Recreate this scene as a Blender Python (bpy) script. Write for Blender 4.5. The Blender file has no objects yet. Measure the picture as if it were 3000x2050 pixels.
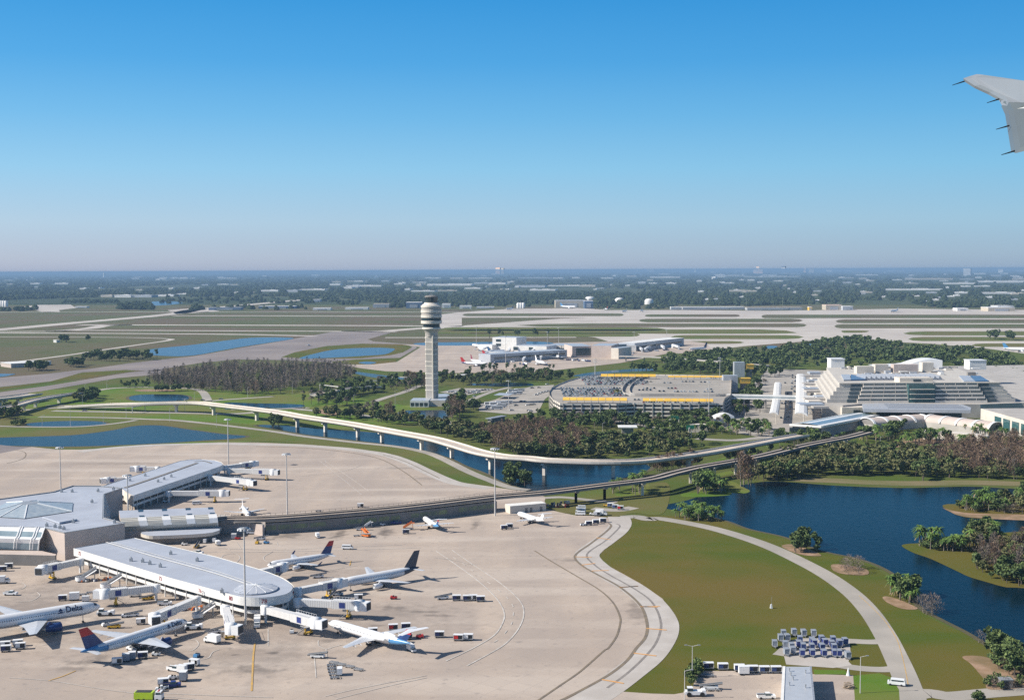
import bpy, math, random
from math import sin, cos, pi, radians, sqrt, atan2
from mathutils import Vector, Matrix, geometry
scene = bpy.context.scene
col = scene.collection
# ------------------------------------------------------------------ camera, light, air
CAM_H, FPX, HV0, HSL = 130.0, 3700.0, 797.2, -0.0043      # eye height (m), focal length (px at 3000 wide), horizon line
PITCH = math.atan((1025 - (HV0 + HSL * 1500)) / FPX)
ROLL = -HSL
_f = Vector((0, cos(PITCH), -sin(PITCH))); _u = Vector((0, sin(PITCH), cos(PITCH))); _r = Vector((1, 0, 0))
CR = (_r * cos(ROLL) - _u * sin(ROLL)); CU = (_u * cos(ROLL) + _r * sin(ROLL)); CF = _f
cam = bpy.data.cameras.new("camera"); cam_o = bpy.data.objects.new("camera", cam); col.objects.link(cam_o)
cam.sensor_width = 36; cam.lens = FPX / 3000 * 36; cam.clip_start = 0.5; cam.clip_end = 400000
m = Matrix((CR, CU, -CF)).transposed().to_4x4(); m.translation = (0, 0, CAM_H); cam_o.matrix_world = m
scene.camera = cam_o

SUN_EL, SUN_ROT = radians(36), radians(8)                  # light comes from the left, a little behind the eye
to_sun = Vector((-cos(SUN_EL) * cos(SUN_ROT), -cos(SUN_EL) * sin(SUN_ROT), sin(SUN_EL)))
sl = bpy.data.lights.new("sun", 'SUN'); sl.energy = 4.9; sl.angle = radians(0.5); sl.color = (1.0, 0.94, 0.85)
so = bpy.data.objects.new("sun", sl); col.objects.link(so); so.rotation_euler = to_sun.to_track_quat('Z', 'Y').to_euler()
so.location = (0, 0, 300)
world = bpy.data.worlds.new("World"); scene.world = world; world.use_nodes = True
nt = world.node_tree; bg = nt.nodes["Background"]
sky = nt.nodes.new("ShaderNodeTexSky"); sky.sky_type = 'NISHITA'; sky.sun_disc = False
sky.sun_elevation = SUN_EL; sky.sun_rotation = atan2(to_sun.x, to_sun.y)
sky.altitude = 0; sky.air_density = 1.0; sky.dust_density = 1.2; sky.ozone_density = 2.5
EXPO = 0.46; SKY_S = 0.062
def lin(c): return tuple(((x / 255 + .055) / 1.055) ** 2.4 if x > 10 else x / 3294 for x in c)
tc = nt.nodes.new("ShaderNodeTexCoord"); sx = nt.nodes.new("ShaderNodeSeparateXYZ"); nt.links.new(tc.outputs["Generated"], sx.inputs[0])
rp = nt.nodes.new("ShaderNodeValToRGB"); nt.links.new(sx.outputs["Z"], rp.inputs[0]); cr = rp.color_ramp      # winter haze: grey at the skyline, deep blue above
STOPS = [(0.0, (168, 182, 204)), (.010, (176, 193, 212)), (.037, (173, 206, 228)), (.078, (144, 203, 238)), (.118, (112, 187, 236)), (.159, (80, 169, 231)), (.213, (52, 152, 222)), (.45, (38, 110, 185))]
while len(cr.elements) < len(STOPS): cr.elements.new(.5)
for e, (p_, c_) in zip(cr.elements, STOPS): e.position = p_; e.color = (*lin(c_), 1)
sm = nt.nodes.new("ShaderNodeVectorMath"); sm.operation = 'SCALE'; nt.links.new(rp.outputs[0], sm.inputs[0]); sm.inputs["Scale"].default_value = 1 / (SKY_S * 2 ** EXPO)
xr = nt.nodes.new("ShaderNodeMapRange"); nt.links.new(sx.outputs["X"], xr.inputs[0]); xr.inputs["From Min"].default_value = -.4; xr.inputs["From Max"].default_value = .4
xm = nt.nodes.new("ShaderNodeMix"); xm.data_type = 'RGBA'; nt.links.new(xr.outputs[0], xm.inputs[0]); xm.inputs[6].default_value = (1.16, 1.06, 1.04, 1); xm.inputs[7].default_value = (.82, .92, .95, 1)   # brighter towards the sun
sx2 = nt.nodes.new("ShaderNodeVectorMath"); sx2.operation = 'MULTIPLY'; nt.links.new(sm.outputs[0], sx2.inputs[0]); nt.links.new(xm.outputs[2], sx2.inputs[1])
zr = nt.nodes.new("ShaderNodeMapRange"); nt.links.new(sx.outputs["Z"], zr.inputs[0]); zr.inputs["From Min"].default_value = .25; zr.inputs["From Max"].default_value = .7; zr.inputs["To Min"].default_value = .95; zr.inputs["To Max"].default_value = 0
mxs = nt.nodes.new("ShaderNodeMix"); mxs.data_type = 'RGBA'; nt.links.new(zr.outputs[0], mxs.inputs[0]); nt.links.new(sky.outputs[0], mxs.inputs[6]); nt.links.new(sx2.outputs[0], mxs.inputs[7])
nt.links.new(mxs.outputs[2], bg.inputs[0]); bg.inputs[1].default_value = SKY_S
scene.view_settings.view_transform = 'Standard'; scene.view_settings.look = 'None'
scene.view_settings.exposure = EXPO; scene.view_settings.gamma = 1.0; scene.view_settings.use_curve_mapping = False
scene.cycles.max_bounces = 5; scene.cycles.diffuse_bounces = 2; scene.cycles.glossy_bounces = 2; scene.cycles.volume_bounces = 1
scene.cycles.transparent_max_bounces = 8; scene.cycles.use_denoising = False
HAZE_DENSITY = 5.8e-5
# ------------------------------------------------------------------ finding places: pixel of the photograph -> point at height z
def hv(u): return HV0 + HSL * u
def G(p, z=0.0):
    d = CF + CR * ((p[0] - 1500) / FPX) + CU * ((1025 - p[1]) / FPX)
    t = (z - CAM_H) / d.z
    return Vector((d.x * t, d.y * t, z))
def FR(u0, v0, s): return lambda *pts: [(u0 + x / s, v0 + y / s) for x, y in pts]
fD = FR(0, 0, .77467); fA = FR(0, 1300, 3.0987); fB2 = FR(0, 1650, 3.8733); fC3 = FR(500, 1550, 3.0987); fD4 = FR(1100, 1400, 2.905)
fE5 = FR(1700, 1700, 2.905); fF6 = FR(2200, 1700, 2.905); fG7 = FR(2300, 1050, 3.32); fH8 = FR(1500, 1050, 2.734); fI1 = FR(0, 850, 2.905)
fJ2 = FR(750, 950, 2.905); fK3 = FR(0, 760, 2.324); fL4 = FR(1000, 760, 2.324); fM5 = FR(2000, 760, 2.324); fN6 = FR(1150, 820, 3.97)
fP8 = FR(1300, 960, 2.324); fQ1 = FR(0, 1580, 5.2925); fR2 = FR(400, 1700, 4.5375); fS3 = FR(2050, 1830, 4.648); fT4 = FR(1550, 1060, 3.8733)
fV6 = FR(1150, 1080, 4.648); fW7 = FR(600, 1450, 3.32); fX8 = FR(2600, 1400, 3.97)
def g1(f, x, y, z=0.0): return G(f((x, y))[0], z)
def GL(pts, z=0.0): return [G(p, z) for p in pts]
def crom(pts, n=8, closed=False):
    pts = [Vector(p) for p in pts]; N = len(pts); out = []
    for i in range(N if closed else N - 1):
        if closed: p0, p1, p2, p3 = pts[(i - 1) % N], pts[i], pts[(i + 1) % N], pts[(i + 2) % N]
        else: p0, p1, p2, p3 = pts[max(i - 1, 0)], pts[i], pts[i + 1], pts[min(i + 2, N - 1)]
        for k in range(n):
            t = k / n
            out.append(0.5 * ((2 * p1) + (p2 - p0) * t + (2 * p0 - 5 * p1 + 4 * p2 - p3) * t * t + (3 * p1 - p0 - 3 * p2 + p3) * t ** 3))
    if not closed: out.append(pts[-1])
    return out
# ------------------------------------------------------------------ materials (all procedural)
M = {}
def mat(name, c, rough=.6, c2=None, scale=1.0, metal=0.0, detail=4, c3=None, scale3=.05, bump=0.0, stretch=None, coord='Object', spec=.4, amt=1.0):
    ma = bpy.data.materials.new(name); ma.use_nodes = True; t = ma.node_tree; N, L = t.nodes, t.links
    b = N["Principled BSDF"]; b.inputs["Roughness"].default_value = rough; b.inputs["Metallic"].default_value = metal
    b.inputs["Specular IOR Level"].default_value = spec
    c2 = c2 or tuple(x * .82 for x in c)
    if coord == 'World': g = N.new("ShaderNodeNewGeometry"); src = g.outputs["Position"]
    else: g = N.new("ShaderNodeTexCoord"); src = g.outputs["Object"]
    if stretch:
        mp = N.new("ShaderNodeMapping"); L.new(src, mp.inputs[0]); mp.inputs["Scale"].default_value = stretch[:3]
        if len(stretch) > 3: mp.inputs["Rotation"].default_value = (0, 0, stretch[3])
        src2 = mp.outputs[0]
    else: src2 = src
    n = N.new("ShaderNodeTexNoise"); n.inputs["Scale"].default_value = scale; n.inputs["Detail"].default_value = detail; L.new(src2, n.inputs["Vector"])
    r = N.new("ShaderNodeMapRange"); r.inputs["From Min"].default_value = .35; r.inputs["From Max"].default_value = .65; L.new(n.outputs["Fac"], r.inputs[0])
    mx = N.new("ShaderNodeMix"); mx.data_type = 'RGBA'; L.new(r.outputs[0], mx.inputs[0])
    mx.inputs[6].default_value = (*c, 1); mx.inputs[7].default_value = (*c2, 1); out = mx.outputs[2]
    if c3:
        n3 = N.new("ShaderNodeTexNoise"); n3.inputs["Scale"].default_value = scale3; n3.inputs["Detail"].default_value = 5; L.new(src, n3.inputs["Vector"])
        r3 = N.new("ShaderNodeMapRange"); r3.inputs["From Min"].default_value = .42; r3.inputs["From Max"].default_value = .62; r3.inputs["To Max"].default_value = amt
        L.new(n3.outputs["Fac"], r3.inputs[0])
        m3 = N.new("ShaderNodeMix"); m3.data_type = 'RGBA'; L.new(r3.outputs[0], m3.inputs[0]); L.new(out, m3.inputs[6]); m3.inputs[7].default_value = (*c3, 1); out = m3.outputs[2]
    L.new(out, b.inputs["Base Color"])
    if bump:
        bp = N.new("ShaderNodeBump"); bp.inputs["Strength"].default_value = bump; bp.inputs["Distance"].default_value = .3; L.new(n.outputs["Fac"], bp.inputs["Height"]); L.new(bp.outputs[0], b.inputs["Normal"])
    M[name] = ma; return ma
mat('grass', (.092, .112, .026), 1, (.112, .112, .034), .09, c3=(.075, .112, .020), scale3=.012, coord='World', spec=.1)
mat('dry_grass', (.115, .118, .050), 1, (.088, .105, .038), .02, c3=(.135, .105, .065), scale3=.004, coord='World', spec=.1)
mat('verge', (.095, .130, .026), 1, (.120, .135, .034), .04, c3=(.14, .125, .045), scale3=.012, coord='World', spec=.1)
mat('lawn', (.085, .165, .018), 1, (.125, .175, .030), .05, c3=(.150, .155, .042), scale3=.015, coord='World', spec=.1)
mat('field_grass', (.074, .100, .013), 1, (.100, .104, .017), .06, c3=(.135, .104, .026), scale3=.011, stretch=(.35, 1, 1, -.25), coord='World', spec=.1)
mat('plain', (.055, .075, .032), 1, (.095, .100, .050), .0012, c3=(.030, .048, .022), scale3=.0005, coord='World', spec=.1)
mat('concrete_light', (.50, .46, .42), .85, (.43, .39, .35), .12, coord='World', c3=(.40, .36, .32), scale3=.03, amt=.5)
mat('runway_concrete', (.56, .51, .45), .85, (.48, .43, .38), .02, coord='World', c3=(.40, .35, .31), scale3=.006, amt=.6)
mat('asphalt', (.23, .195, .185), .9, (.185, .16, .155), .02, coord='World', c3=(.27, .23, .21), scale3=.01)
mat('asphalt_dark', (.075, .072, .07), .9, (.055, .053, .052), .2, coord='World')
mat('road', (.42, .38, .33), .85, (.34, .31, .27), .06, coord='World', c3=(.28, .26, .23), scale3=.02, amt=.6)
mat('sand', (.36, .24, .16), .95, (.28, .17, .10), .2, coord='World', c3=(.20, .14, .07), scale3=.1)
mat('tan_bank', (.21, .165, .085), 1, (.17, .145, .065), .05, coord='World', c3=(.13, .13, .04), scale3=.02)
mat('bank', (.10, .085, .04), 1, (.075, .07, .03), .08, coord='World')
mat('white_line', (.64, .60, .55), .7, (.52, .48, .43), .5, coord='World', c3=(.45, .41, .37), scale3=.2)
mat('faint_line', (.56, .51, .46), .7, (.49, .44, .40), .5, coord='World')
mat('yellow_line', (.62, .37, .09), .7, (.46, .31, .13), .4, coord='World')
mat('orange_line', (.74, .36, .10), .7, (.62, .34, .12), .4, coord='World')
mat('dark_line', (.19, .17, .155), .8, (.27, .24, .215), .3, coord='World')
mat('shoulder_line', (.23, .18, .12), .8, (.17, .14, .11), .3, coord='World')
def apron_material():
    ma = bpy.data.materials.new('apron'); ma.use_nodes = True; t = ma.node_tree; N, L = t.nodes, t.links
    b = N["Principled BSDF"]; b.inputs["Roughness"].default_value = .85; b.inputs["Specular IOR Level"].default_value = .3
    pos = N.new("ShaderNodeNewGeometry").outputs["Position"]
    def noise(s, det, sc=(1, 1, 1), rot=0, lo=.4, hi=.6):
        mp = N.new("ShaderNodeMapping"); L.new(pos, mp.inputs[0]); mp.inputs["Scale"].default_value = sc; mp.inputs["Rotation"].default_value = (0, 0, rot)
        n = N.new("ShaderNodeTexNoise"); n.inputs["Scale"].default_value = s; n.inputs["Detail"].default_value = det; L.new(mp.outputs[0], n.inputs["Vector"])
        r = N.new("ShaderNodeMapRange"); r.inputs["From Min"].default_value = lo; r.inputs["From Max"].default_value = hi; L.new(n.outputs["Fac"], r.inputs[0]); return r.outputs[0]
    def mix(f, a, c, k=1.0):
        mx = N.new("ShaderNodeMix"); mx.data_type = 'RGBA'
        if k != 1.0:
            mm = N.new("ShaderNodeMath"); mm.operation = 'MULTIPLY'; L.new(f, mm.inputs[0]); mm.inputs[1].default_value = k; f = mm.outputs[0]
        L.new(f, mx.inputs[0])
        if isinstance(a, tuple): mx.inputs[6].default_value = (*a, 1)
        else: L.new(a, mx.inputs[6])
        mx.inputs[7].default_value = (*c, 1); return mx.outputs[2]
    c = mix(noise(.018, 6), (.49, .40, .322), (.415, .338, .276))
    c = mix(noise(.05, 6, (1, .12, 1), .55), c, (.35, .295, .255), .6)
    c = mix(noise(.045, 6, (.12, 1, 1), -.2, .48, .62), c, (.55, .47, .395), .6)
    c = mix(noise(.30, 8, (1, 1, 1), 0, .60, .75), c, (.25, .215, .195), .65)
    c = mix(noise(.9, 4, (1, .4, 1), .7, .66, .74), c, (.22, .19, .17), .55)
    br = N.new("ShaderNodeTexBrick"); br.offset = 0; br.inputs["Scale"].default_value = 1; br.inputs["Mortar Size"].default_value = .16; br.inputs["Mortar Smooth"].default_value = .6
    br.inputs["Brick Width"].default_value = 7.6; br.inputs["Row Height"].default_value = 7.6
    br.inputs["Color1"].default_value = (0, 0, 0, 1); br.inputs["Color2"].default_value = (.35, .35, .35, 1); br.inputs["Mortar"].default_value = (1, 1, 1, 1)
    mp = N.new("ShaderNodeMapping"); L.new(pos, mp.inputs[0]); mp.inputs["Rotation"].default_value = (0, 0, .62); L.new(mp.outputs[0], br.inputs["Vector"])
    bw = N.new("ShaderNodeRGBToBW"); L.new(br.outputs["Color"], bw.inputs[0]); c = mix(bw.outputs[0], c, (.30, .255, .225), .4)
    # oil and rubber stains, each with its own place and size
    ox = N.new("ShaderNodeTexNoise"); ox.inputs["Scale"].default_value = .22; ox.inputs["Detail"].default_value = 6; L.new(pos, ox.inputs["Vector"])
    tot = None
    for (f, x, y, rx, ry, k) in STAINS:
        p = g1(f, x, y); sb = N.new("ShaderNodeVectorMath"); sb.operation = 'SUBTRACT'; L.new(pos, sb.inputs[0]); sb.inputs[1].default_value = p
        sc = N.new("ShaderNodeVectorMath"); sc.operation = 'MULTIPLY'; L.new(sb.outputs[0], sc.inputs[0]); sc.inputs[1].default_value = (1 / rx, 1 / ry, 0)
        ln = N.new("ShaderNodeVectorMath"); ln.operation = 'LENGTH'; L.new(sc.outputs[0], ln.inputs[0])
        ad = N.new("ShaderNodeMath"); ad.operation = 'MULTIPLY_ADD'; L.new(ox.outputs["Fac"], ad.inputs[0]); ad.inputs[1].default_value = 2.4; L.new(ln.outputs["Value"], ad.inputs[2])
        mr = N.new("ShaderNodeMapRange"); mr.inputs["From Min"].default_value = 2.15; mr.inputs["From Max"].default_value = 1.35; mr.inputs["To Max"].default_value = k; L.new(ad.outputs[0], mr.inputs[0])
        if tot is None: tot = mr.outputs[0]
        else:
            mm = N.new("ShaderNodeMath"); mm.operation = 'MAXIMUM'; L.new(tot, mm.inputs[0]); L.new(mr.outputs[0], mm.inputs[1]); tot = mm.outputs[0]
    c = mix(tot, c, (.07, .06, .055)); L.new(c, b.inputs["Base Color"]); M['apron'] = ma
STAINS = [(fC3, -150, 900, 80, 45, .27), (fB2, 500, 500, 65, 50, .30), (fC3, 1500, 900, 65, 28, .2), (fC3, 600, 1150, 45, 30, .27), (fC3, 1900, 760, 40, 16, .28), (fC3, 1450, 480, 50, 25, .18), (fC3, 1060, 60, 7, 10, .6), (fC3, 1520, 50, 5, 13, .7), (fC3, 1960, 30, 5, 13, .7), (fC3, 760, 1280, 15, 5, .55), (fC3, 700, 1260, 6, 9, .6), (fC3, 920, 1125, 4, 3, .7),
          (fC3, 590, 1140, 3, 2, .6), (fC3, 1990, 720, 10, 5, .5), (fC3, 1460, 1010, 9, 4, .45), (fC3, 1900, 875, 5, 2, .6), (fB2, 1000, 1120, 10, 5, .55), (fB2, 1130, 1060, 6, 5, .5),
          (fB2, 830, 1200, 8, 4, .4), (fD4, 520, 1170, 13, 3, .5), (fD4, 110, 1100, 6, 3, .55), (fD4, 380, 1140, 12, 3, .5), (fD4, 850, 390, 3, 16, .55), (fD4, 80, 460, 4, 14, .6),
          (fD4, 1680, 700, 10, 6, .35), (fD4, 2250, 1160, 6, 16, .4), (fA, 1100, 180, 60, 8, .25), (fE5, 470, 250, 4, 18, .4), (fJ2, 1450, 1310, 22, 9, .35), (fJ2, 1250, 1220, 18, 8, .35)]
apron_material()
def water_material(name, c, bs=.12, sc=.35):
    ma = bpy.data.materials.new(name); ma.use_nodes = True; t = ma.node_tree; N, L = t.nodes, t.links
    b = N["Principled BSDF"]; b.inputs["Base Color"].default_value = (*c, 1); b.inputs["Roughness"].default_value = .18; b.inputs["IOR"].default_value = 1.11
    pos = N.new("ShaderNodeNewGeometry").outputs["Position"]
    n = N.new("ShaderNodeTexNoise"); n.inputs["Scale"].default_value = sc; n.inputs["Detail"].default_value = 5; L.new(pos, n.inputs["Vector"])
    bp = N.new("ShaderNodeBump"); bp.inputs["Strength"].default_value = bs; bp.inputs["Distance"].default_value = 1.0; L.new(n.outputs["Fac"], bp.inputs["Height"]); L.new(bp.outputs[0], b.inputs["Normal"])
    n2 = N.new("ShaderNodeTexNoise"); n2.inputs["Scale"].default_value = .02; n2.inputs["Detail"].default_value = 3; L.new(pos, n2.inputs["Vector"])
    mx = N.new("ShaderNodeMix"); mx.data_type = 'RGBA'; L.new(n2.outputs["Fac"], mx.inputs[0]); mx.inputs[6].default_value = (*[x * .75 for x in c], 1); mx.inputs[7].default_value = (*[x * 1.25 for x in c], 1)
    L.new(mx.outputs[2], b.inputs["Base Color"]); M[name] = ma
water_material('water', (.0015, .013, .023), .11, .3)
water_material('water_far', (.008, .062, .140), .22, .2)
# ------------------------------------------------------------------ mesh building
class MB:
    def __init__(s): s.v = []; s.f = []; s.m = []; s.sm = []
    def add(s, vs, fs, mi=0, smooth=False):
        o = len(s.v); s.v += [tuple(x) for x in vs]; s.f += [tuple(o + i for i in f) for f in fs]; s.m += [mi] * len(fs); s.sm += [smooth] * len(fs); return s
    def box(s, c, d, rz=0.0, mi=0, top=1.0, topy=None):
        hx, hy, hz = d[0] / 2, d[1] / 2, d[2] / 2; tx = top; ty = top if topy is None else topy; a, b = cos(rz), sin(rz); vs = []
        for k, (x, y, z) in enumerate([(-hx, -hy, -hz), (hx, -hy, -hz), (hx, hy, -hz), (-hx, hy, -hz), (-hx * tx, -hy * ty, hz), (hx * tx, -hy * ty, hz), (hx * tx, hy * ty, hz), (-hx * tx, hy * ty, hz)]):
            vs.append((c[0] + x * a - y * b, c[1] + x * b + y * a, c[2] + z))
        return s.add(vs, [(0, 3, 2, 1), (4, 5, 6, 7), (0, 1, 5, 4), (1, 2, 6, 5), (2, 3, 7, 6), (3, 0, 4, 7)], mi)
    def beam(s, p, q, w, h, mi=0):                        # box between two points, any direction
        p, q = Vector(p), Vector(q); d = (q - p)
        if d.length < 1e-6: return s
        d.normalize(); up = Vector((0, 0, 1)) if abs(d.z) < .95 else Vector((1, 0, 0)); r = d.cross(up).normalized(); u = r.cross(d); vs = []
        for e in (p, q):
            for a, b in ((-1, -1), (1, -1), (1, 1), (-1, 1)): vs.append(e + r * (a * w / 2) + u * (b * h / 2))
        return s.add(vs, [(0, 1, 2, 3), (7, 6, 5, 4), (0, 4, 5, 1), (1, 5, 6, 2), (2, 6, 7, 3), (3, 7, 4, 0)], mi)
    def tube(s, p, q, r0, r1=None, n=8, mi=0, cap=True):
        p, q = Vector(p), Vector(q); r1 = r0 if r1 is None else r1; d = (q - p).normalized(); up = Vector((0, 0, 1)) if abs(d.z) < .95 else Vector((1, 0, 0))
        a = d.cross(up).normalized(); b = d.cross(a); vs = []
        for e, r in ((p, r0), (q, r1)):
            for k in range(n): t = 2 * pi * k / n; vs.append(e + a * (r * cos(t)) + b * (r * sin(t)))
        fs = [(k, (k + 1) % n, n + (k + 1) % n, n + k) for k in range(n)]; s.add(vs, fs, mi, n > 5)
        if cap: s.add(vs, [tuple(range(n))[::-1], tuple(range(n, 2 * n))], mi)
        return s
    def lathe(s, prof, c=(0, 0, 0), n=24, mi=0, smooth=True, axis='z'):
        vs = []
        for r, z in prof:
            for k in range(n):
                t = 2 * pi * k / n
                vs.append((c[0] + r * cos(t), c[1] + r * sin(t), c[2] + z) if axis == 'z' else (c[0] + z, c[1] + r * cos(t), c[2] + r * sin(t)))
        fs = [(i * n + k, i * n + (k + 1) % n, (i + 1) * n + (k + 1) % n, (i + 1) * n + k) for i in range(len(prof) - 1) for k in range(n)]
        return s.add(vs, fs, mi, smooth)
    def prism(s, poly, z0, z1, mi=0, top=True, bottom=False, mi_top=None, sides=True):
        n = len(poly); b = [(p[0], p[1], z0) for p in poly]; t = [(p[0], p[1], z1) for p in poly]
        if sides: s.add(b + t, [(k, (k + 1) % n, n + (k + 1) % n, n + k) for k in range(n)], mi)
        tri = geometry.tessellate_polygon([[Vector((p[0], p[1], 0)) for p in poly]])
        def up(vs, tr):
            a, b_, c_ = vs[tr[0]], vs[tr[1]], vs[tr[2]]
            return tr if (b_[0] - a[0]) * (c_[1] - a[1]) - (b_[1] - a[1]) * (c_[0] - a[0]) > 0 else tr[::-1]
        if top: s.add(t, [up(t, x) for x in tri], mi if mi_top is None else mi_top)
        if bottom: s.add(b, [up(b, x)[::-1] for x in tri], mi)
        return s
    def sheet(s, poly, z, mi=0): return s.prism(poly, z, z, mi, sides=False)
    def build(s, name, mats, parent=None, loc=None, kind=None):
        if not isinstance(mats, (list, tuple)): mats = [mats]
        me = bpy.data.meshes.new(name); base = Vector((0, 0, 0))
        if loc is not None: base = Vector(loc)
        elif parent is not None:
            r = parent
            while r.parent is not None: r = r.parent
            if r.get('_world'): base = Vector(r.location)
        me.from_pydata([(a - base.x, b - base.y, c - base.z) for a, b, c in s.v], [], s.f)
        for x in mats: me.materials.append(M[x] if isinstance(x, str) else x)
        me.polygons.foreach_set('material_index', s.m); me.polygons.foreach_set('use_smooth', s.sm); me.update()
        o = bpy.data.objects.new(name, me); col.objects.link(o)
        if parent is not None: o.parent = parent
        if loc is not None: o.location = base
        if kind: o['kind'] = kind
        return o
def tag(o, label, cat, group=None):
    o['label'] = label; o['category'] = cat
    if group: o['group'] = group
    return o
def thing(name, label, cat, loc=(0, 0, 0), rz=0.0, group=None, world=False):   # world=True: its parts are given in world coordinates
    o = bpy.data.objects.new(name, None); col.objects.link(o); o.location = loc; o.rotation_euler = (0, 0, rz); o.empty_display_size = .5
    if world: o['_world'] = 1
    return tag(o, label, cat, group)
def dup(root, loc, rz, label=None, group=None, s=None):
    r = root.copy(); col.objects.link(r); r.location = loc; r.rotation_euler = (0, 0, rz)
    if s: r.scale = s if isinstance(s, tuple) else (s, s, s)
    if label: r['label'] = label
    if group: r['group'] = group
    for ch in list(root.children):
        c = ch.copy(); col.objects.link(c); c.parent = r
        for g in ch.children:
            d = g.copy(); col.objects.link(d); d.parent = c
    return r
def structure(name, polys, z, ma, smooth=True, n=6):
    mb = MB()
    for pts in polys:
        pp = crom(pts, n, True) if smooth else pts
        mb.sheet(GL(pp), z)
    return mb.build(name, ma, kind='structure')
def ribbon(mb, pts, w, z, mi=0, n=6, world=False):
    pl = crom([(p.x, p.y, 0) for p in (pts if world else GL(pts))], n); vs = []
    for i, p in enumerate(pl):
        d = (pl[min(i + 1, len(pl) - 1)] - pl[max(i - 1, 0)]); d.z = 0; d.normalize(); nn = Vector((-d.y, d.x, 0)); vs += [(p + nn * w / 2).to_tuple()[:2] + (z,), (p - nn * w / 2).to_tuple()[:2] + (z,)]
    mb.add(vs, [(2 * i + 1, 2 * i + 3, 2 * i + 2, 2 * i) for i in range(len(pl) - 1)], mi); return mb
def ribbons(name, lines, z, ma, n=6):
    mb = MB()
    for w, pts in lines: ribbon(mb, pts, w, z, 0, n)
    return mb.build(name, ma, kind='structure')
# ------------------------------------------------------------------ ground, paving, water
R0 = 150000.0
mb = MB(); rings = [0, 400, 900, 1800, 3600, 7000, 14000, 30000, 70000, R0]; NS = 48
vs = [(r * sin(2 * pi * k / NS), r * cos(2 * pi * k / NS), 0) for r in rings for k in range(NS)]
mb.add(vs, [(i * NS + (k + 1) % NS, i * NS + k, (i + 1) * NS + k, (i + 1) * NS + (k + 1) % NS) for i in range(1, len(rings) - 1) for k in range(NS)] + [tuple(range(NS, 2 * NS))[::-1]])
mb.build('ground', 'plain', kind='structure')
structure('field', [[(-900, 893), (3900, 893), (4500, 2300), (-1500, 2300)]], .02, 'grass', False)
structure('airfield_grass', [[(-900, 894), (3900, 894), (3900, 1010), (2300, 1030), (1100, 1030), (700, 1090), (0, 1125), (-900, 1130)]], .05, 'dry_grass', False)
structure('lawn', [fI1((-300, 1000), (0, 870), (700, 840), (1000, 830), (1500, 810), (1900, 850), (2324, 830), (2700, 870), (3300, 960), (3900, 1080), (2324, 1240), (1900, 1300), (-300, 1320))], .05, 'lawn')
structure('meadow', [fI1((-200, 1090), (900, 1085), (2000, 1130), (2700, 1200), (3200, 1240), (3650, 1370), (4100, 1520), (3700, 1500), (3300, 1380), (2324, 1280), (1500, 1292), (700, 1345), (-200, 1340))], .055, 'verge', False)
structure('field_meadow', [
                     fD((1440, 1170), (1600, 1175), (1720, 1190), (1870, 1240), (1990, 1290), (2060, 1360), (2110, 1400), (2200, 1440), (2400, 1500), (2400, 1640), (1330, 1640), (1500, 1500), (1520, 1400), (1380, 1280), (1365, 1255), (1420, 1195))], .055, 'field_grass')
# water
PONDS = [fI1((-250, 1270), (0, 1255), (300, 1246), (600, 1235), (800, 1215), (1000, 1185), (1120, 1160), (1250, 1150), (1400, 1155), (1600, 1185), (1900, 1225), (2090, 1242), (2000, 1262), (1700, 1280), (1400, 1300), (900, 1322), (500, 1330), (0, 1322), (-250, 1330)),
         fI1((250, 1132), (500, 1115), (800, 1115), (900, 1130), (850, 1150), (500, 1160), (260, 1155)),
         fI1((1100, 912), (1200, 890), (1500, 888), (1600, 905), (1580, 935), (1400, 945), (1150, 940)),
         fJ2((1250, 738), (1400, 733), (1620, 735), (1625, 790), (1500, 805), (1280, 770)),
         fJ2((0, 860), (200, 860), (600, 895), (1000, 920), (1300, 950), (1650, 1030), (1900, 1100), (2150, 1140), (2600, 1165), (3100, 1150), (3320, 1190), (3330, 1240), (3050, 1330), (2800, 1400), (2450, 1440), (2330, 1430), (2250, 1390), (2080, 1330), (1960, 1265), (1800, 1205), (1660, 1140), (1400, 1065), (1070, 1015), (740, 975), (440, 940), (200, 897)),
         fJ2((760, 395), (850, 402), (1150, 440), (1400, 460), (1300, 470), (1000, 452)), fT4((500, 160), (700, 120), (1100, 85), (1400, 75), (1400, 100), (1000, 120), (700, 160)),
         fV6((1400, 195), (1600, 190), (1850, 195), (1900, 230), (1500, 245), (1200, 230), (1000, 225), (1100, 200)),
         fJ2((-260, 668), (0, 672), (380, 682), (360, 708), (0, 715), (-260, 722))]
structure('pond_water', PONDS, .09, 'water', n=5)
mb = MB()
for pts in PONDS[:5]:                                                  # darker reed banks round the ponds
    pl = GL(crom(pts, 4, True)); pl.append(pl[0]); ribbon(mb, pl, 6.5, .075, n=2, world=True)
mb.build('pond_bank', 'bank', kind='structure')
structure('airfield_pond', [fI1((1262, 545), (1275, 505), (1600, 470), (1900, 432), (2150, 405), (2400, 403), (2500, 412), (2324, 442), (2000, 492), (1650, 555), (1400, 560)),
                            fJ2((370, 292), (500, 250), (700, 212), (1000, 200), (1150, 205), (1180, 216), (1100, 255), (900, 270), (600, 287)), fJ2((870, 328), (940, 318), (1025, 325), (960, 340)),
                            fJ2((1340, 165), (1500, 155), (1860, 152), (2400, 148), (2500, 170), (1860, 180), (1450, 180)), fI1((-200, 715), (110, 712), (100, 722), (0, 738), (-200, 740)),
                            fM5((1510, 590), (1580, 583), (1700, 590), (1730, 605), (1600, 612)), fM5((575, 590), (640, 590), (640, 605), (580, 608)), fM5((760, 582), (900, 575), (905, 585), (800, 590)), fI1((1270, 130), (1300, 98), (1500, 98), (1550, 112), (1400, 128))], .235, 'water_far', n=4)
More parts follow.
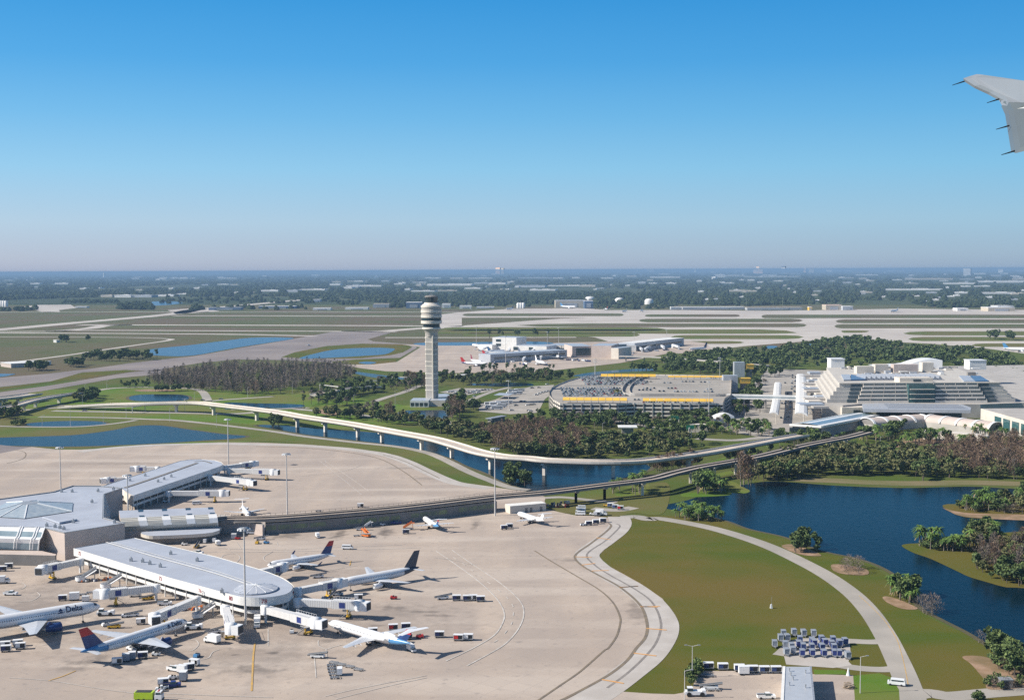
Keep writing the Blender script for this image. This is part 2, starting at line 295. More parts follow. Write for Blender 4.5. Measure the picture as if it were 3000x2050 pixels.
structure('lake', [fD((1500, 1150), (1560, 1135), (1640, 1108), (1700, 1098), (1760, 1092), (1900, 1102), (2050, 1107), (2200, 1104), (2330, 1109), (2600, 1105), (2800, 1500), (2500, 1530), (2400, 1505), (2262, 1478), (2200, 1438), (2130, 1402), (2082, 1375), (2062, 1330), (2010, 1292), (1950, 1268), (1860, 1248), (1780, 1218), (1700, 1200), (1650, 1182), (1580, 1165))], .09, 'water')
mb = MB(); ribbon(mb, fD((2500, 1098), (2330, 1098), (2200, 1095), (2050, 1097), (1900, 1091), (1790, 1086), (1740, 1084)), 17, .11); q = MB(); ribbon(q, fD((1580, 1166), (1650, 1183), (1700, 1201), (1780, 1219), (1860, 1249), (1950, 1269), (2010, 1293), (2062, 1331), (2084, 1376), (2130, 1403), (2200, 1439), (2262, 1479)), 2.2, .112); q.build('reed_bank', 'bank', kind='structure')
mb.build('lake_bank', 'tan_bank', kind='structure')
structure('bank_lawn', [fD4((1480, 262), (1560, 150), (1900, 105), (2324, 50), (2500, 60), (2450, 300), (2200, 300), (2090, 322), (2000, 335), (1850, 318), (1700, 312))], .115, 'verge'); structure('shore_lawn', [fH8((1640, 1010), (1760, 985), (1850, 1030), (1905, 1060), (1860, 1080), (1740, 1070)), fH8((850, 1060), (1000, 1010), (1090, 1005), (1085, 1060), (1000, 1094), (840, 1100)), fH8((1380, 1080), (1690, 1060), (1740, 1094), (1400, 1110)), fH8((1530, 840), (1800, 770), (2050, 740), (2060, 752), (1800, 805), (1560, 850)), fH8((1610, 930), (1790, 895), (1790, 915), (1640, 950)), fG7((-60, 1160), (60, 1150), (120, 1165), (-20, 1190))], .118, 'lawn')
structure('lake_island', [fX8((640, 325), (700, 305), (830, 300), (1100, 250), (1700, 200), (2400, 200), (2400, 520), (1600, 495), (1300, 480), (900, 455), (700, 370)),
                          fX8((165, 790), (250, 765), (400, 755), (800, 700), (1300, 640), (2400, 640), (2400, 1290), (1500, 1275), (1350, 1265), (1150, 1210), (950, 1150), (800, 1080), (500, 940), (300, 870))], .15, 'field_grass')
structure('sand_patch', [fF6((1800, 650), (1950, 645), (2100, 680), (2324, 740), (2500, 760), (2500, 880), (2050, 930), (1990, 850), (1880, 720)), fF6((1120, 145), (1180, 140), (1300, 180), (1420, 240), (1300, 245), (1170, 195)),
                         fD((1774, 1240), (1800, 1236), (1850, 1252), (1862, 1262), (1815, 1258)), fD((1888, 1281), (1925, 1283), (1966, 1292), (1968, 1304), (1925, 1304), (1893, 1296)),
                         fX8((640, 345), (700, 365), (950, 410), (1500, 425), (2300, 440), (2300, 500), (1500, 490), (900, 450), (720, 390)), fI1((1150, 850), (1300, 842), (1480, 848), (1450, 860), (1200, 862)),
                         fJ2((520, 735), (620, 725), (820, 745), (800, 765), (600, 770)), fG7((950, 850), (1300, 780), (1600, 760), (1600, 830), (1300, 850), (1000, 870))], .17, 'sand')
# near concrete apron
APRON = fD((-500, 1080), (-100, 1050), (72, 1014), (130, 1020), (184, 1020), (280, 1015), (400, 1007), (500, 1003.5), (581, 1004), (688, 1008), (794, 1016), (874, 1027), (928, 1043), (981, 1067), (1021, 1085), (1048, 1095), (1114, 1104), (1154, 1110), (1201, 1116), (1240, 1128)) + \
    fD4((1440, 190), (1450, 260), (1560, 290), (1700, 318), (1850, 322), (1990, 338), (2110, 360), (2165, 410), (2110, 470), (2000, 555), (1900, 660), (1960, 735), (2100, 812), (2250, 895)) + \
    fE5((600, 85), (700, 155), (788, 290), (803, 400), (770, 530), (650, 700), (500, 828), (345, 945), (600, 962), (800, 968), (900, 950), (960, 900), (985, 800), (1010, 770), (1750, 770), (1750, 790), (2100, 800), (2550, 815), (2560, 1100), (2600, 1400), (-4000, 1400), (-6000, 900))
structure('apron', [APRON], .12, 'apron', False)
structure('apron_asphalt_corner', [fA((-900, 90), (0, 10), (150, 25), (290, 28), (0, 100), (-900, 260))], .10, 'asphalt', False)
# light concrete shoulder roads with dark joints
lite = MB()
ribbon(lite, fD4((2070, 330), (2085, 390), (2040, 460), (1930, 545), (1800, 650), (1870, 745), (2000, 830), (2160, 920)) + fE5((480, 90), (600, 190), (690, 320), (705, 420), (660, 530), (560, 660), (400, 790), (210, 930), (-100, 1130)), 11.5, .15)
ribbon(lite, fJ2((-1500, 1085), (-1300, 1060), (-900, 1030), (-400, 1018), (0, 1022), (400, 1033), (780, 1063), (1080, 1105), (1270, 1165), (1460, 1255), (1620, 1325), (1740, 1360), (1990, 1395)), 9.5, .15)
lite.build('service_road', 'concrete_light', kind='structure')
ribbons('service_road_joint', [(.9, fD4((2050, 390), (2080, 410), (2040, 460), (1950, 540), (1800, 650), (1870, 745), (2000, 830), (2100, 885)) + fE5((480, 85), (590, 165), (650, 250), (682, 340), (684, 420), (640, 540), (540, 660), (400, 790), (230, 915)))], .18, 'dark_line')
sh = fD4((1985, 385), (2005, 410), (1960, 460), (1830, 560), (1700, 660), (1750, 740), (1900, 830), (2080, 930), (2250, 1080), (2310, 1230), (2300, 1350), (2220, 1450)) + fE5((400, 680), (250, 800), (0, 940), (-200, 1040))
ribbons('apron_edge_line', [(1.15, sh), (.75, fD4((1355, 620), (1480, 700), (1700, 830), (1900, 950), (2020, 1060), (2080, 1180), (2080, 1250), (2050, 1350), (1980, 1450)) + fE5((200, 600), (0, 775), (-180, 900), (-400, 1050))),
                            (.8, fJ2((0, 1040), (400, 1052), (780, 1090), (1050, 1145), (1250, 1250), (1410, 1368))), (.8, fJ2((1080, 1108), (1270, 1168), (1440, 1250), (1560, 1310))), (.6, fA((130, 55), (210, 70), (235, 100), (200, 140), (60, 180)))], .20, 'shoulder_line')
ribbons('apron_edge_marking', [(.9, fD4((1880, 510), (2000, 525))), (.9, fD4((1700, 672), (1840, 676))), (.9, fD4((1755, 742), (1870, 728))), (.9, fD4((1840, 792), (1985, 788))), (.9, fD4((2080, 932), (2235, 922))), (.9, fD4((2255, 1095), (2400, 1100))),
                               (.9, fE5((335, 62), (490, 50))), (.9, fE5((520, 226), (680, 222))), (.9, fE5((560, 410), (735, 424))), (.9, fE5((455, 620), (648, 644))), (.9, fE5((185, 845), (370, 878)))], .22, 'orange_line')
wl = []
wl += [(.5, fD4((510, 620), (700, 750), (900, 900), (1040, 1040), (1095, 1150), (1080, 1240), (1010, 1340), (850, 1440), (600, 1560))), (.5, fD4((650, 615), (860, 760), (1080, 910), (1230, 1050), (1262, 1160), (1220, 1280), (1120, 1400), (1000, 1480), (780, 1600)))]
wl += [(.4, fD4((x, y), (x2, y2))) for x, y, x2, y2 in [(660, 675, 690, 695), (740, 725, 765, 745), (810, 780, 830, 795), (875, 832, 905, 855), (950, 885, 980, 905), (1040, 945, 1065, 970), (1110, 1010, 1130, 1030), (1160, 1075, 1175, 1100), (1175, 1145, 1172, 1175), (1165, 1225, 1155, 1250), (1120, 1300, 1100, 1325), (1040, 1380, 1010, 1400)]]
wl += [(.35, fW7((130, 520), (700, 535), (1300, 510), (1920, 487))), (.35, fW7((0, 560), (600, 555), (1300, 540), (2100, 515))), (.3, fD4((500, 680), (650, 700), (830, 740))),
       (.3, fC3((965, 120), (980, 150), (1040, 180))), (.35, fC3((930, 205), (850, 250), (860, 290), (930, 310))), (.35, fC3((450, 280), (480, 240), (580, 225), (630, 260), (590, 310))), (.35, fC3((1340, 1010), (1345, 1060), (1410, 1090), (1480, 1070), (1560, 1050))), (.35, fC3((1410, 1090), (1420, 1180))),
       (.35, fC3((1305, 1170), (1320, 1350))), (.35, fC3((885, 910), (885, 1060))), (.35, fR2((680, 790), (790, 800), (825, 860), (750, 930), (680, 930))), (.35, fR2((850, 1060), (960, 1030), (1010, 960), (1100, 920))), (.35, fB2((200, 440), (350, 430), (450, 370), (420, 330))), (.3, fB2((150, 300), (230, 300), (290, 260), (250, 220))),
       (.35, fR2((0, 1480), (700, 1520), (1815, 1560))), (.3, fB2((100, 1300), (600, 1340), (1300, 1450), (2324, 1560))), (.3, fC3((1400, 1520), (1700, 1450), (2324, 1330))), (.3, fC3((1500, 1545), (2000, 1420), (2324, 1350))), (.3, fJ2((540, 1160), (700, 1290), (900, 1450))), (.3, fJ2((580, 1160), (760, 1280), (960, 1420))), (.3, fJ2((300, 1300), (700, 1260), (900, 1200))),
       (.3, fC3((1000, 420), (1400, 380), (1700, 330))), (.3, fC3((480, 160), (540, 190))), (.3, fC3((600, 120), (640, 180)))]
ribbons('apron_marking', wl, .23, 'white_line')
ribbons('taxi_line', [(.6, fC3((765, 1035), (750, 1150), (742, 1320), (735, 1470))), (.5, fB2((550, 1335), (720, 1280), (860, 1220))), (.5, fC3((1625, 335), (1635, 290)))], .24, 'yellow_line')
# roads
ribbons('perimeter_road', [(8.2, fD4((1250, 70), (1180, 50))[:0] + fD4((2100, 335), (2220, 330), (2324, 352)) + fD((1500, 1177), (1600, 1195), (1680, 1217), (1750, 1242), (1820, 1275), (1880, 1308), (1935, 1348), (1975, 1390), (2008, 1440), (2033, 1490), (2055, 1540), (2075, 1600), (2090, 1680)))], .14, 'road')
ribbons('perimeter_road_line', [(.25, fF6((920, 130), (1040, 240), (1150, 360), (1240, 500), (1280, 620), (1310, 740), (1340, 900)))], .16, 'yellow_line')
ribbons('yard_road', [(5.5, fF6((250, 640), (420, 520), (700, 510), (1000, 523), (1130, 518), (1235, 520))), (5.5, fF6((300, 690), (600, 700), (900, 745), (1120, 758), (1255, 745))), (8, fF6((1280, 1000), (1500, 960), (1700, 985), (2000, 960), (2324, 935), (2700, 900)))], .13, 'road')
structure('yard_paving', [fF6((260, 560), (380, 500), (840, 500), (850, 640), (830, 690), (860, 720), (700, 745), (300, 715))], .135, 'concrete_light', False)
structure('yard_lawn', [fF6((870, 810), (1090, 790), (1200, 830), (1260, 930), (1270, 1100), (890, 1100)), fF6((530, 760), (800, 765), (820, 800), (540, 800))], .15, 'lawn', False)
ribbons('airport_road', [(7, fI1((330, 1078), (900, 1085), (1300, 1100), (1500, 1108), (1900, 1150), (2324, 1202)) + fJ2((400, 952), (800, 1000), (1200, 1042), (1450, 1092), (1600, 1150), (1800, 1250), (2000, 1332), (2150, 1385), (2320, 1412))), (6, fI1((-200, 1150), (0, 1157), (300, 1164), (700, 1160), (1000, 1132), (1160, 1106))),
                         (10, fI1((450, 1027), (1000, 1037), (1500, 1044), (2000, 1052), (2324, 1020))), (9, fI1((150, 1025), (500, 1000), (900, 998), (1200, 985))), (8, fI1((400, 980), (700, 985), (1000, 972))), (9, fI1((830, 852), (1000, 832), (1300, 827), (1600, 837), (1720, 862), (1770, 945))), (8, fI1((1770, 945), (1950, 930), (2324, 905))),
                         (9, fI1((1970, 1015), (2324, 1012), (2600, 1000)) + fJ2((350, 720), (500, 735), (800, 760), (1100, 800), (1500, 830), (1900, 870), (2300, 895))), (10, fV6((0, 690), (300, 700), (700, 720), (1100, 780), (1600, 850), (2100, 880))), (8, fJ2((1000, 660), (1100, 625), (1250, 580), (1400, 520))),
                         (7, fV6((1010, 450), (1200, 370), (1400, 300), (1600, 255))), (9, fT4((400, 640), (800, 665), (1150, 690), (1400, 745), (1700, 810))), (10, fT4((1900, 870), (2324, 890), (2700, 850))), (6, fD4((1440, 170), (1600, 165), (1850, 192), (2050, 210))), (7, fG7((720, 880), (900, 890), (1200, 900))), (8, fD4((1700, 380), (1850, 260), (2050, 275), (2200, 250))[1:])], .16, 'road')
structure('employee_lot', [fV6((640, 320), (900, 265), (1350, 270), (1400, 290), (1200, 330), (1010, 360), (850, 350)), fV6((1170, 490), (1400, 420), (1700, 290), (1900, 240), (2200, 220), (2130, 370), (2070, 420), (1980, 600), (1600, 620), (1180, 580))], .15, 'road', False)
structure('terminal_forecourt', [fG7((-700, 640), (-160, 100), (480, 120), (560, 560), (480, 780), (-100, 790), (-500, 720))], .14, 'road', False)
structure('red_plaza', [fG7((1180, 830), (1290, 780), (1600, 765), (1560, 835))], .19, 'sand', False)
# airfield: asphalt, runways, taxiways, grass between them
structure('old_taxiway', [fI1((-300, 775), (0, 745), (400, 712), (800, 665), (1100, 622), (1400, 588), (1650, 562), (2000, 500), (2324, 445)) + fJ2((300, 128), (480, 95), (640, 66), (900, 60), (1150, 72), (1050, 100), (950, 128), (1000, 145), (1350, 172), (1370, 200), (1200, 300), (1130, 335), (700, 345), (600, 325), (250, 305)) + fI1((2000, 590), (1700, 620), (1400, 668), (1340, 690), (1100, 680), (800, 725), (400, 780), (0, 825), (-300, 855)),
                          fI1((-300, 900), (0, 868), (400, 815), (800, 750), (1100, 700), (1400, 672), (1380, 712), (1000, 748), (700, 800), (350, 860), (0, 905), (-300, 940))], .14, 'asphalt', False)
structure('taxiway_island', [fJ2((215, 280), (330, 238), (600, 185), (900, 165), (1280, 170), (1330, 195), (1250, 240), (1150, 263), (900, 288), (500, 295)), fJ2((640, 318), (850, 300), (1230, 285), (1180, 320), (1000, 342), (700, 340)), fI1((700, 700), (1080, 678), (1150, 690), (1000, 705), (800, 740), (400, 790), (0, 845), (0, 830), (400, 785))], .155, 'field_grass', False)
structure('airfield_pavement', [fM5((-1500, 358), (-1200, 338), (-720, 330), (-500, 345), (0, 345), (600, 350), (1500, 335), (2400, 345), (3000, 345), (3000, 640), (2324, 640), (2020, 600), (1700, 575), (1420, 560), (1100, 530), (960, 545), (800, 560), (420, 590), (0, 640), (-450, 640), (-800, 600), (-500, 560), (-600, 530), (-1300, 470), (-1700, 470), (-1700, 380))], .14, 'runway_concrete', False)
structure('distant_apron', [fJ2((705, 345), (1000, 342), (1200, 320), (1400, 195), (1240, 172), (1860, 178), (2400, 172), (2500, 160), (3600, 130), (3830, 160), (3900, 240), (3500, 250), (3100, 330), (2324, 415), (1700, 415), (1100, 400), (900, 375))], .21, 'apron', False)
E = []
def isl(f, x0, x1, y0, y1, tl=60, tr=60, ym=None):
    a, b = y0, y1; c = (a + b) / 2 if ym is None else ym
    E.append(f((x0, c), (x0 + tl * .3, a + (c - a) * .3), (x0 + tl, a), ((x0 * 2 + x1) / 3, a), ((x0 + 2 * x1) / 3, a), (x1 - tr, a), (x1 - tr * .3, a + (c - a) * .3), (x1, c), (x1 - tr * .3, b - (b - c) * .3), (x1 - tr, b), ((x0 + 2 * x1) / 3, b), ((x0 * 2 + x1) / 3, b), (x0 + tl, b), (x0 + tl * .3, b - (b - c) * .3)))
isl(fM5, -1500, -400, 368, 386, 40, 30); isl(fM5, -260, 390, 374, 391, 40, 30); E.append(fL4((820, 397), (1300, 396), (1690, 397), (1500, 402), (1250, 420), (1000, 438), (820, 450))); isl(fM5, 535, 3000, 376, 400, 30, 40); isl(fM5, -300, 820, 404, 428, 60, 80); isl(fM5, 1040, 3000, 408, 434, 60, 40); isl(fM5, -1130, 845, 436, 461, 500, 60); isl(fM5, 1032, 3000, 441, 469, 50, 40)
isl(fM5, -1700, 780, 477, 506, 200, 250, 500); isl(fM5, 1500, 3000, 490, 517, 150, 40); isl(fM5, 1080, 1270, 484, 499, 20, 60, 488); isl(fM5, -80, 825, 516, 542, 80, 120); isl(fM5, 1535, 3000, 528, 556, 100, 40)
isl(fM5, -480, 420, 556, 575, 100, 100); isl(fM5, 1970, 3000, 572, 595, 80, 40); isl(fM5, -1650, -110, 462, 486, 100, 200, 476); isl(fM5, -1500, -290, 502, 526, 60, 60)
structure('runway_grass', [e for e in E if e[0][1] < 960], .205, 'dry_grass', False); structure('runway_lawn', [e for e in E if e[0][1] >= 960], .207, 'verge', False)
ribbons('runway', [(26, fK3((-100, 360), (400, 358), (1300, 357), (2324, 357), (3150, 360))), (44, fK3((1180, 384), (1700, 384), (2324, 386), (3150, 388))), (46, fK3((540, 446), (1000, 446), (1700, 448), (2324, 450), (3150, 454))), (30, fK3((-200, 492), (300, 490), (560, 483), (1300, 485), (2324, 490), (2700, 492))), (30, fK3((-200, 500), (430, 502), (1100, 506), (1700, 512), (2150, 522))),
                   (60, fK3((-200, 488), (0, 478), (500, 432), (900, 398), (1200, 368), (1350, 340), (1700, 308), (2060, 274))), (40, fK3((350, 490), (600, 470), (720, 450), (900, 445))), (26, fL4((300, 532), (1000, 532), (1600, 530))), (46, fL4((0, 492), (300, 487), (560, 468), (1000, 445), (1500, 405), (1850, 394))), (12, fI1((-100, 398), (700, 400), (1200, 405), (1440, 415), (1430, 428), (1250, 455), (900, 505), (600, 550), (300, 590), (-100, 640)))], .19, 'runway_concrete')
structure('far_apron', [fK3((100, 330), (250, 310), (480, 308), (520, 330), (400, 345), (410, 357), (300, 360), (240, 345)), fK3((1140, 345), (1350, 330), (1500, 352), (1200, 372))], .19, 'runway_concrete', False)
# the air
mb = MB(); HB = 170000
mb.box((0, 0, 68), (2 * HB, 2 * HB, 138)); hz = mb.build('haze', [], kind='stuff')
ma = bpy.data.materials.new('haze_air'); ma.use_nodes = True; t = ma.node_tree; t.nodes.remove(t.nodes["Principled BSDF"])
pv = t.nodes.new("ShaderNodeVolumePrincipled"); pv.inputs["Color"].default_value = (.30, .47, .70, 1); pv.inputs["Density"].default_value = HAZE_DENSITY; pv.inputs["Anisotropy"].default_value = 0.0
t.links.new(pv.outputs[0], t.nodes["Material Output"].inputs["Volume"]); hz.data.materials.append(ma)
# ------------------------------------------------------------------ building materials
mat('white_wall', (.80, .79, .76), .6, (.74, .73, .70), .3, coord='World', c3=(.66, .64, .60), scale3=.15, amt=.5)
mat('white_metal', (.80, .80, .79), .4, (.76, .76, .76), .5)
mat('grey_roof', (.44, .47, .53), .6, (.40, .43, .49), .15, coord='World', c3=(.36, .38, .43), scale3=.06, amt=.6)
mat('tan_wall', (.56, .47, .42), .8, (.50, .42, .37), .2, coord='World')
mat('cream_wall', (.66, .60, .52), .7, (.60, .54, .46), .2, coord='World')
mat('concrete', (.48, .45, .41), .8, (.40, .37, .34), .15, coord='World', c3=(.33, .31, .28), scale3=.05, amt=.5)
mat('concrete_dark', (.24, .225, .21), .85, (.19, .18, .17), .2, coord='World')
mat('deck', (.62, .53, .44), .8, (.54, .46, .38), .05, coord='World', c3=(.46, .39, .33), scale3=.03)
mat('parapet', (.72, .66, .58), .7, (.64, .58, .51), .2, coord='World')
mat('glass', (.03, .05, .06), .12, (.05, .075, .085), .3, spec=.6)
mat('green_glass', (.05, .13, .13), .12, (.03, .09, .10), .3, spec=.6)
mat('sky_glass', (.25, .33, .37), .2, (.19, .26, .30), .2, spec=.6)
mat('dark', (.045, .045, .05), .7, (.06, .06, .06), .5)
mat('rubber', (.02, .02, .02), .8, (.03, .03, .03), 2)
mat('steel', (.42, .43, .44), .45, (.34, .35, .36), 1, metal=.3)
mat('pole_metal', (.60, .58, .55), .5, (.52, .50, .48), .6)
mat('rail_brown', (.17, .13, .11), .8, (.13, .10, .085), .4)
mat('navy', (.015, .025, .11), .4, (.02, .03, .09), .6)
mat('blue_panel', (.03, .05, .22), .5, (.025, .04, .17), .6)
mat('curtain_blue', (.05, .09, .24), .7, (.035, .06, .17), 1.2)
mat('tarp_grey', (.30, .33, .38), .6, (.22, .24, .28), 1.2)
mat('yellow', (.75, .46, .04), .6, (.66, .40, .04), .5)
mat('awning', (.80, .50, .08), .7, (.72, .43, .06), .1, coord='World')
mat('red', (.55, .03, .03), .5, (.46, .03, .03), .6)
mat('orange', (.72, .20, .04), .6, (.62, .17, .04), .6)
mat('lime', (.45, .62, .03), .4, (.38, .53, .03), .6)
mat('sign_green', (.02, .22, .12), .5, (.02, .18, .10), .6)
mat('black', (.02, .02, .022), .5, (.03, .03, .03), .7)
mat('tan_box', (.45, .36, .26), .7, (.38, .30, .22), .6)
mat('gate_number', (.30, .03, .04), .6, (.26, .03, .04), .6)
def striped(name, a, b, axis, freq, rough=.5, duty=.5):
    ma = bpy.data.materials.new(name); ma.use_nodes = True; t = ma.node_tree; N, L = t.nodes, t.links; p = N["Principled BSDF"]; p.inputs["Roughness"].default_value = rough
    g = N.new("ShaderNodeTexCoord"); w = N.new("ShaderNodeTexWave"); w.bands_direction = axis; w.inputs["Scale"].default_value = freq; L.new(g.outputs["Object"], w.inputs["Vector"])
    r = N.new("ShaderNodeMapRange"); r.inputs["From Min"].default_value = duty - .15; r.inputs["From Max"].default_value = duty + .15; L.new(w.outputs["Fac"], r.inputs[0])
    mx = N.new("ShaderNodeMix"); mx.data_type = 'RGBA'; L.new(r.outputs[0], mx.inputs[0]); mx.inputs[6].default_value = (*a, 1); mx.inputs[7].default_value = (*b, 1); L.new(mx.outputs[2], p.inputs["Base Color"]); M[name] = ma
striped('louvre', (.26, .25, .22), (.66, .64, .58), 'Z', .55)
striped('corrugated', (.50, .49, .48), (.74, .73, .71), 'X', .45, .55, .35)
mat('skylight_ribs', (.30, .36, .41), .35, (.40, .45, .48), .4)
def text(s, size, loc, rz, ma, parent, depth=.03, tilt=pi / 2, name='lettering', wrap=None):
    cu = bpy.data.curves.new(name, 'FONT'); cu.body = s; cu.size = size; cu.align_x = 'CENTER'; cu.align_y = 'CENTER'; cu.extrude = depth; cu.offset = size * .012
    o = bpy.data.objects.new('tmp', cu); col.objects.link(o); dg = bpy.context.evaluated_depsgraph_get(); me = bpy.data.meshes.new_from_object(o.evaluated_get(dg)); bpy.data.objects.remove(o)
    me.materials.clear(); me.materials.append(M[ma]); me.name = name
    q = bpy.data.objects.new(name, me); col.objects.link(q); q.parent = parent
    Mx = Matrix.Translation(Vector(loc)) @ Matrix.Rotation(rz, 4, 'Z') @ Matrix.Rotation(tilt, 4, 'X')
    me.transform(Mx)
    if wrap:
        import bmesh; bm = bmesh.new(); bm.from_mesh(me); bmesh.ops.triangulate(bm, faces=bm.faces)
        for _ in range(2): bmesh.ops.subdivide_edges(bm, edges=[e for e in bm.edges if e.calc_length() > size * .15], cuts=2, use_grid_fill=True)
        bm.to_mesh(me); bm.free()
        for v in me.vertices: v.co = wrap(v.co)
    return q
def inset(poly, d):                                         # move a polygon's outline inwards by d metres
    n = len(poly); A = sum(poly[i][0] * poly[(i + 1) % n][1] - poly[(i + 1) % n][0] * poly[i][1] for i in range(n)); s = 1 if A > 0 else -1; out = []
    for i in range(n):
        a, b, c = Vector(poly[i - 1][:2]), Vector(poly[i][:2]), Vector(poly[(i + 1) % n][:2]); e1 = (b - a).normalized(); e2 = (c - b).normalized()
        n1 = Vector((-e1.y, e1.x)) * s; n2 = Vector((-e2.y, e2.x)) * s; k = n1 + n2
        if k.length < .2: k = n1
        k = k / max(k.length_squared / 2, .4); out.append((b.x + k.x * d, b.y + k.y * d))
    return out
def place(o, f, x, y, z=0.0): o.location = g1(f, x, y, z); return o
ORD = ['first', 'second', 'third', 'fourth', 'fifth', 'sixth', 'seventh', 'eighth', 'ninth', 'tenth', 'eleventh', 'twelfth', 'thirteenth', 'fourteenth', 'fifteenth', 'sixteenth']
# ------------------------------------------------------------------ near passenger terminal
ZP, ZH = 9.5, 14.0
hub_o = g1(fA, 500, 1000)
term = thing('airport_terminal', 'large grey roofed concourse with two gate piers and a glazed hub', 'airport terminal', hub_o, world=True)
def pier(poly, z, fas, nm=''):
    MB().prism(poly, z - fas, z, 0, top=False, bottom=True).build('fascia', 'white_wall', term)
    MB().sheet(inset(poly, .35), z - .15).build('roof', 'grey_roof', term)
    a, b, c = inset(poly, 2.2), inset(poly, 2.6), inset(poly, 4.5)
    MB().prism(b, z - fas - 2.1, z - fas, 0, top=False).build('window_band', 'glass', term)
    MB().prism(a, z - fas - 3.4, z - fas - 2.1, 0, top=True, bottom=True).build('wall', 'white_wall', term)
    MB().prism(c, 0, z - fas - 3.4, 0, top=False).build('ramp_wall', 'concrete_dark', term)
    q = MB(); n = len(a); acc = 0                                       # mullions and ground columns
    for i in range(n):
        p, r = Vector(a[i]), Vector(a[(i + 1) % n]); L = (r - p).length; s_ = 7.5 - acc
        while s_ < L: w = p + (r - p) * (s_ / L); q.tube((w.x, w.y, 0), (w.x, w.y, z - fas), .3, n=6); s_ += 7.5
        acc = (acc + L) % 7.5
    q.build('columns', 'white_wall', term)['kind'] = 'stuff'
pA = GL(fA((668, 945), (1220, 850)) + crom(fC3((400, 243), (800, 358), (960, 415), (1050, 458), (1108, 505), (1112, 540), (1060, 580), (950, 606), (800, 618), (660, 612), (560, 592), (450, 562), (200, 494), (0, 440)), 4), ZP)
pA = [p for i, p in enumerate(pA) if i == 0 or (p - pA[i - 1]).length > .4]
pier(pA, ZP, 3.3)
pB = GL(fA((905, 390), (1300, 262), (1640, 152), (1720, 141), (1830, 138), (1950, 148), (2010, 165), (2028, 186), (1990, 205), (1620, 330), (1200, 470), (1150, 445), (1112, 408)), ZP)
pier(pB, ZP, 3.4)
MB().prism(GL(fA((1122, 420), (1200, 466), (1215, 470), (1205, 480), (1150, 450)), ZP), 4.2, ZP + .15).build('end_wall', 'cream_wall', term)
# long ridge strips on the pier roofs
q = MB(); ribbon(q, GL(fA((965, 893), (1400, 1023)) + fC3((400, 400), (730, 512)), ZP), .9, ZP + .12, world=True); ribbon(q, GL(fA((1010, 890), (1450, 1015)) + fC3((400, 378), (760, 500)), ZP), .5, ZP + .12, world=True)
q.build('roof_ridge', 'white_wall', term)
q = MB(); ribbon(q, GL(fA((1130, 398), (1400, 308), (1790, 172)), ZP), 2.2, ZP + .1, world=True); ribbon(q, GL(fA((1760, 160), (1850, 155), (1920, 175)), ZP), 1.2, ZP + .1, world=True); q.build('roof_gutter', 'concrete_dark', term)
# hub block with its walls and pyramid skylight
hp = GL(fA((-420, 590), (0, 502), (490, 436), (660, 382), (920, 384), (1110, 402), (942, 458), (936, 672), (1132, 722), (585, 808), (400, 762), (-420, 738)), ZH)
MB().prism(hp, 0, ZH, 0, top=False).build('wall', 'tan_wall', term)
MB().sheet(inset(hp, .4), ZH - .2).build('roof', 'grey_roof', term)
q = MB()
for i in range(len(hp)): a, b = hp[i], hp[(i + 1) % len(hp)]; q.beam((a.x, a.y, ZH + .15), (b.x, b.y, ZH + .15), .5, .35)
q.build('roof_coping', 'steel', term)
a, b = hp[6], hp[7]; d = (b - a).normalized(); nn = Vector((-d.y, d.x, 0)); nn = nn if nn.x > 0 else -nn
q = MB(); q.add([a + nn * .3 + d * 1, b + nn * .3 - d * 1, (b + nn * 3 - d * 1).to_tuple()[:2] + (4,), (a + nn * 3 + d * 1).to_tuple()[:2] + (4,)], [(0, 1, 2, 3)])
gw = q.build('glass_wall', 'sky_glass', term)
for k in range(9):
    q = MB(); t = k / 8; p0 = a + nn * .35 + d * (1 + t * ((b - a).length - 2)); p1 = p0 + nn * 2.7; p1.z = 4; q.beam(p0, p1, .25, .25); q.build('mullion', 'white_metal', gw)
ap = g1(fA, 255, 535, ZH + 3.2); base = GL(fA((-150, 640), (0, 662), (222, 676), (655, 610), (662, 535), (330, 512), (60, 530)), ZH + .1)
q = MB(); n = len(base); ring = [ap + (Vector((p.x, p.y, ap.z)) - ap) * .22 for p in base]
q.add([p.to_tuple() for p in base] + [p.to_tuple() for p in ring], [(k, (k + 1) % n, n + (k + 1) % n, n + k) for k in range(n)]); sk = q.build('skylight', 'skylight_ribs', term)
q = MB(); rr = (ring[0] - ap).length
for k in range(n): q.beam(base[k] + Vector((0, 0, .1)), ring[k] + Vector((0, 0, .1)), .5, .3)
q.build('skylight_frame', 'white_metal', sk)
q = MB(); q.sheet(ring, ring[0].z + .05); ap.z -= 2.6; q.lathe([(4.6, 0), (4.4, .5), (2.5, 1.1), (0.1, 1.4)], ap, 16); q.build('skylight_cap', 'steel', sk)
pe = g1(fC3, 775, 545, ZP); q = MB(); q.lathe([(8.2, .0), (8.2, .4), (6, .95), (3, 1.45), (.05, 1.8)], pe, 28, smooth=False); sk = q.build('skylight', 'grey_roof', term); q = MB()
for k in range(14): t = 2 * pi * k / 14; q.beam(pe + Vector((8.1 * cos(t), 8.1 * sin(t), .5)), pe + Vector((.1 * cos(t), .1 * sin(t), 1.9)), .2, .2)
q.build('skylight_frame', 'white_metal', sk)
q = MB(); pl = GL(fA((385, 658), (550, 632), (700, 680), (540, 710)), ZH + .8)                      # low raised panel
q.prism(pl, ZH, ZH + .8); q.build('roof_hatch', 'grey_roof', term)
q = MB()
random.seed(4)
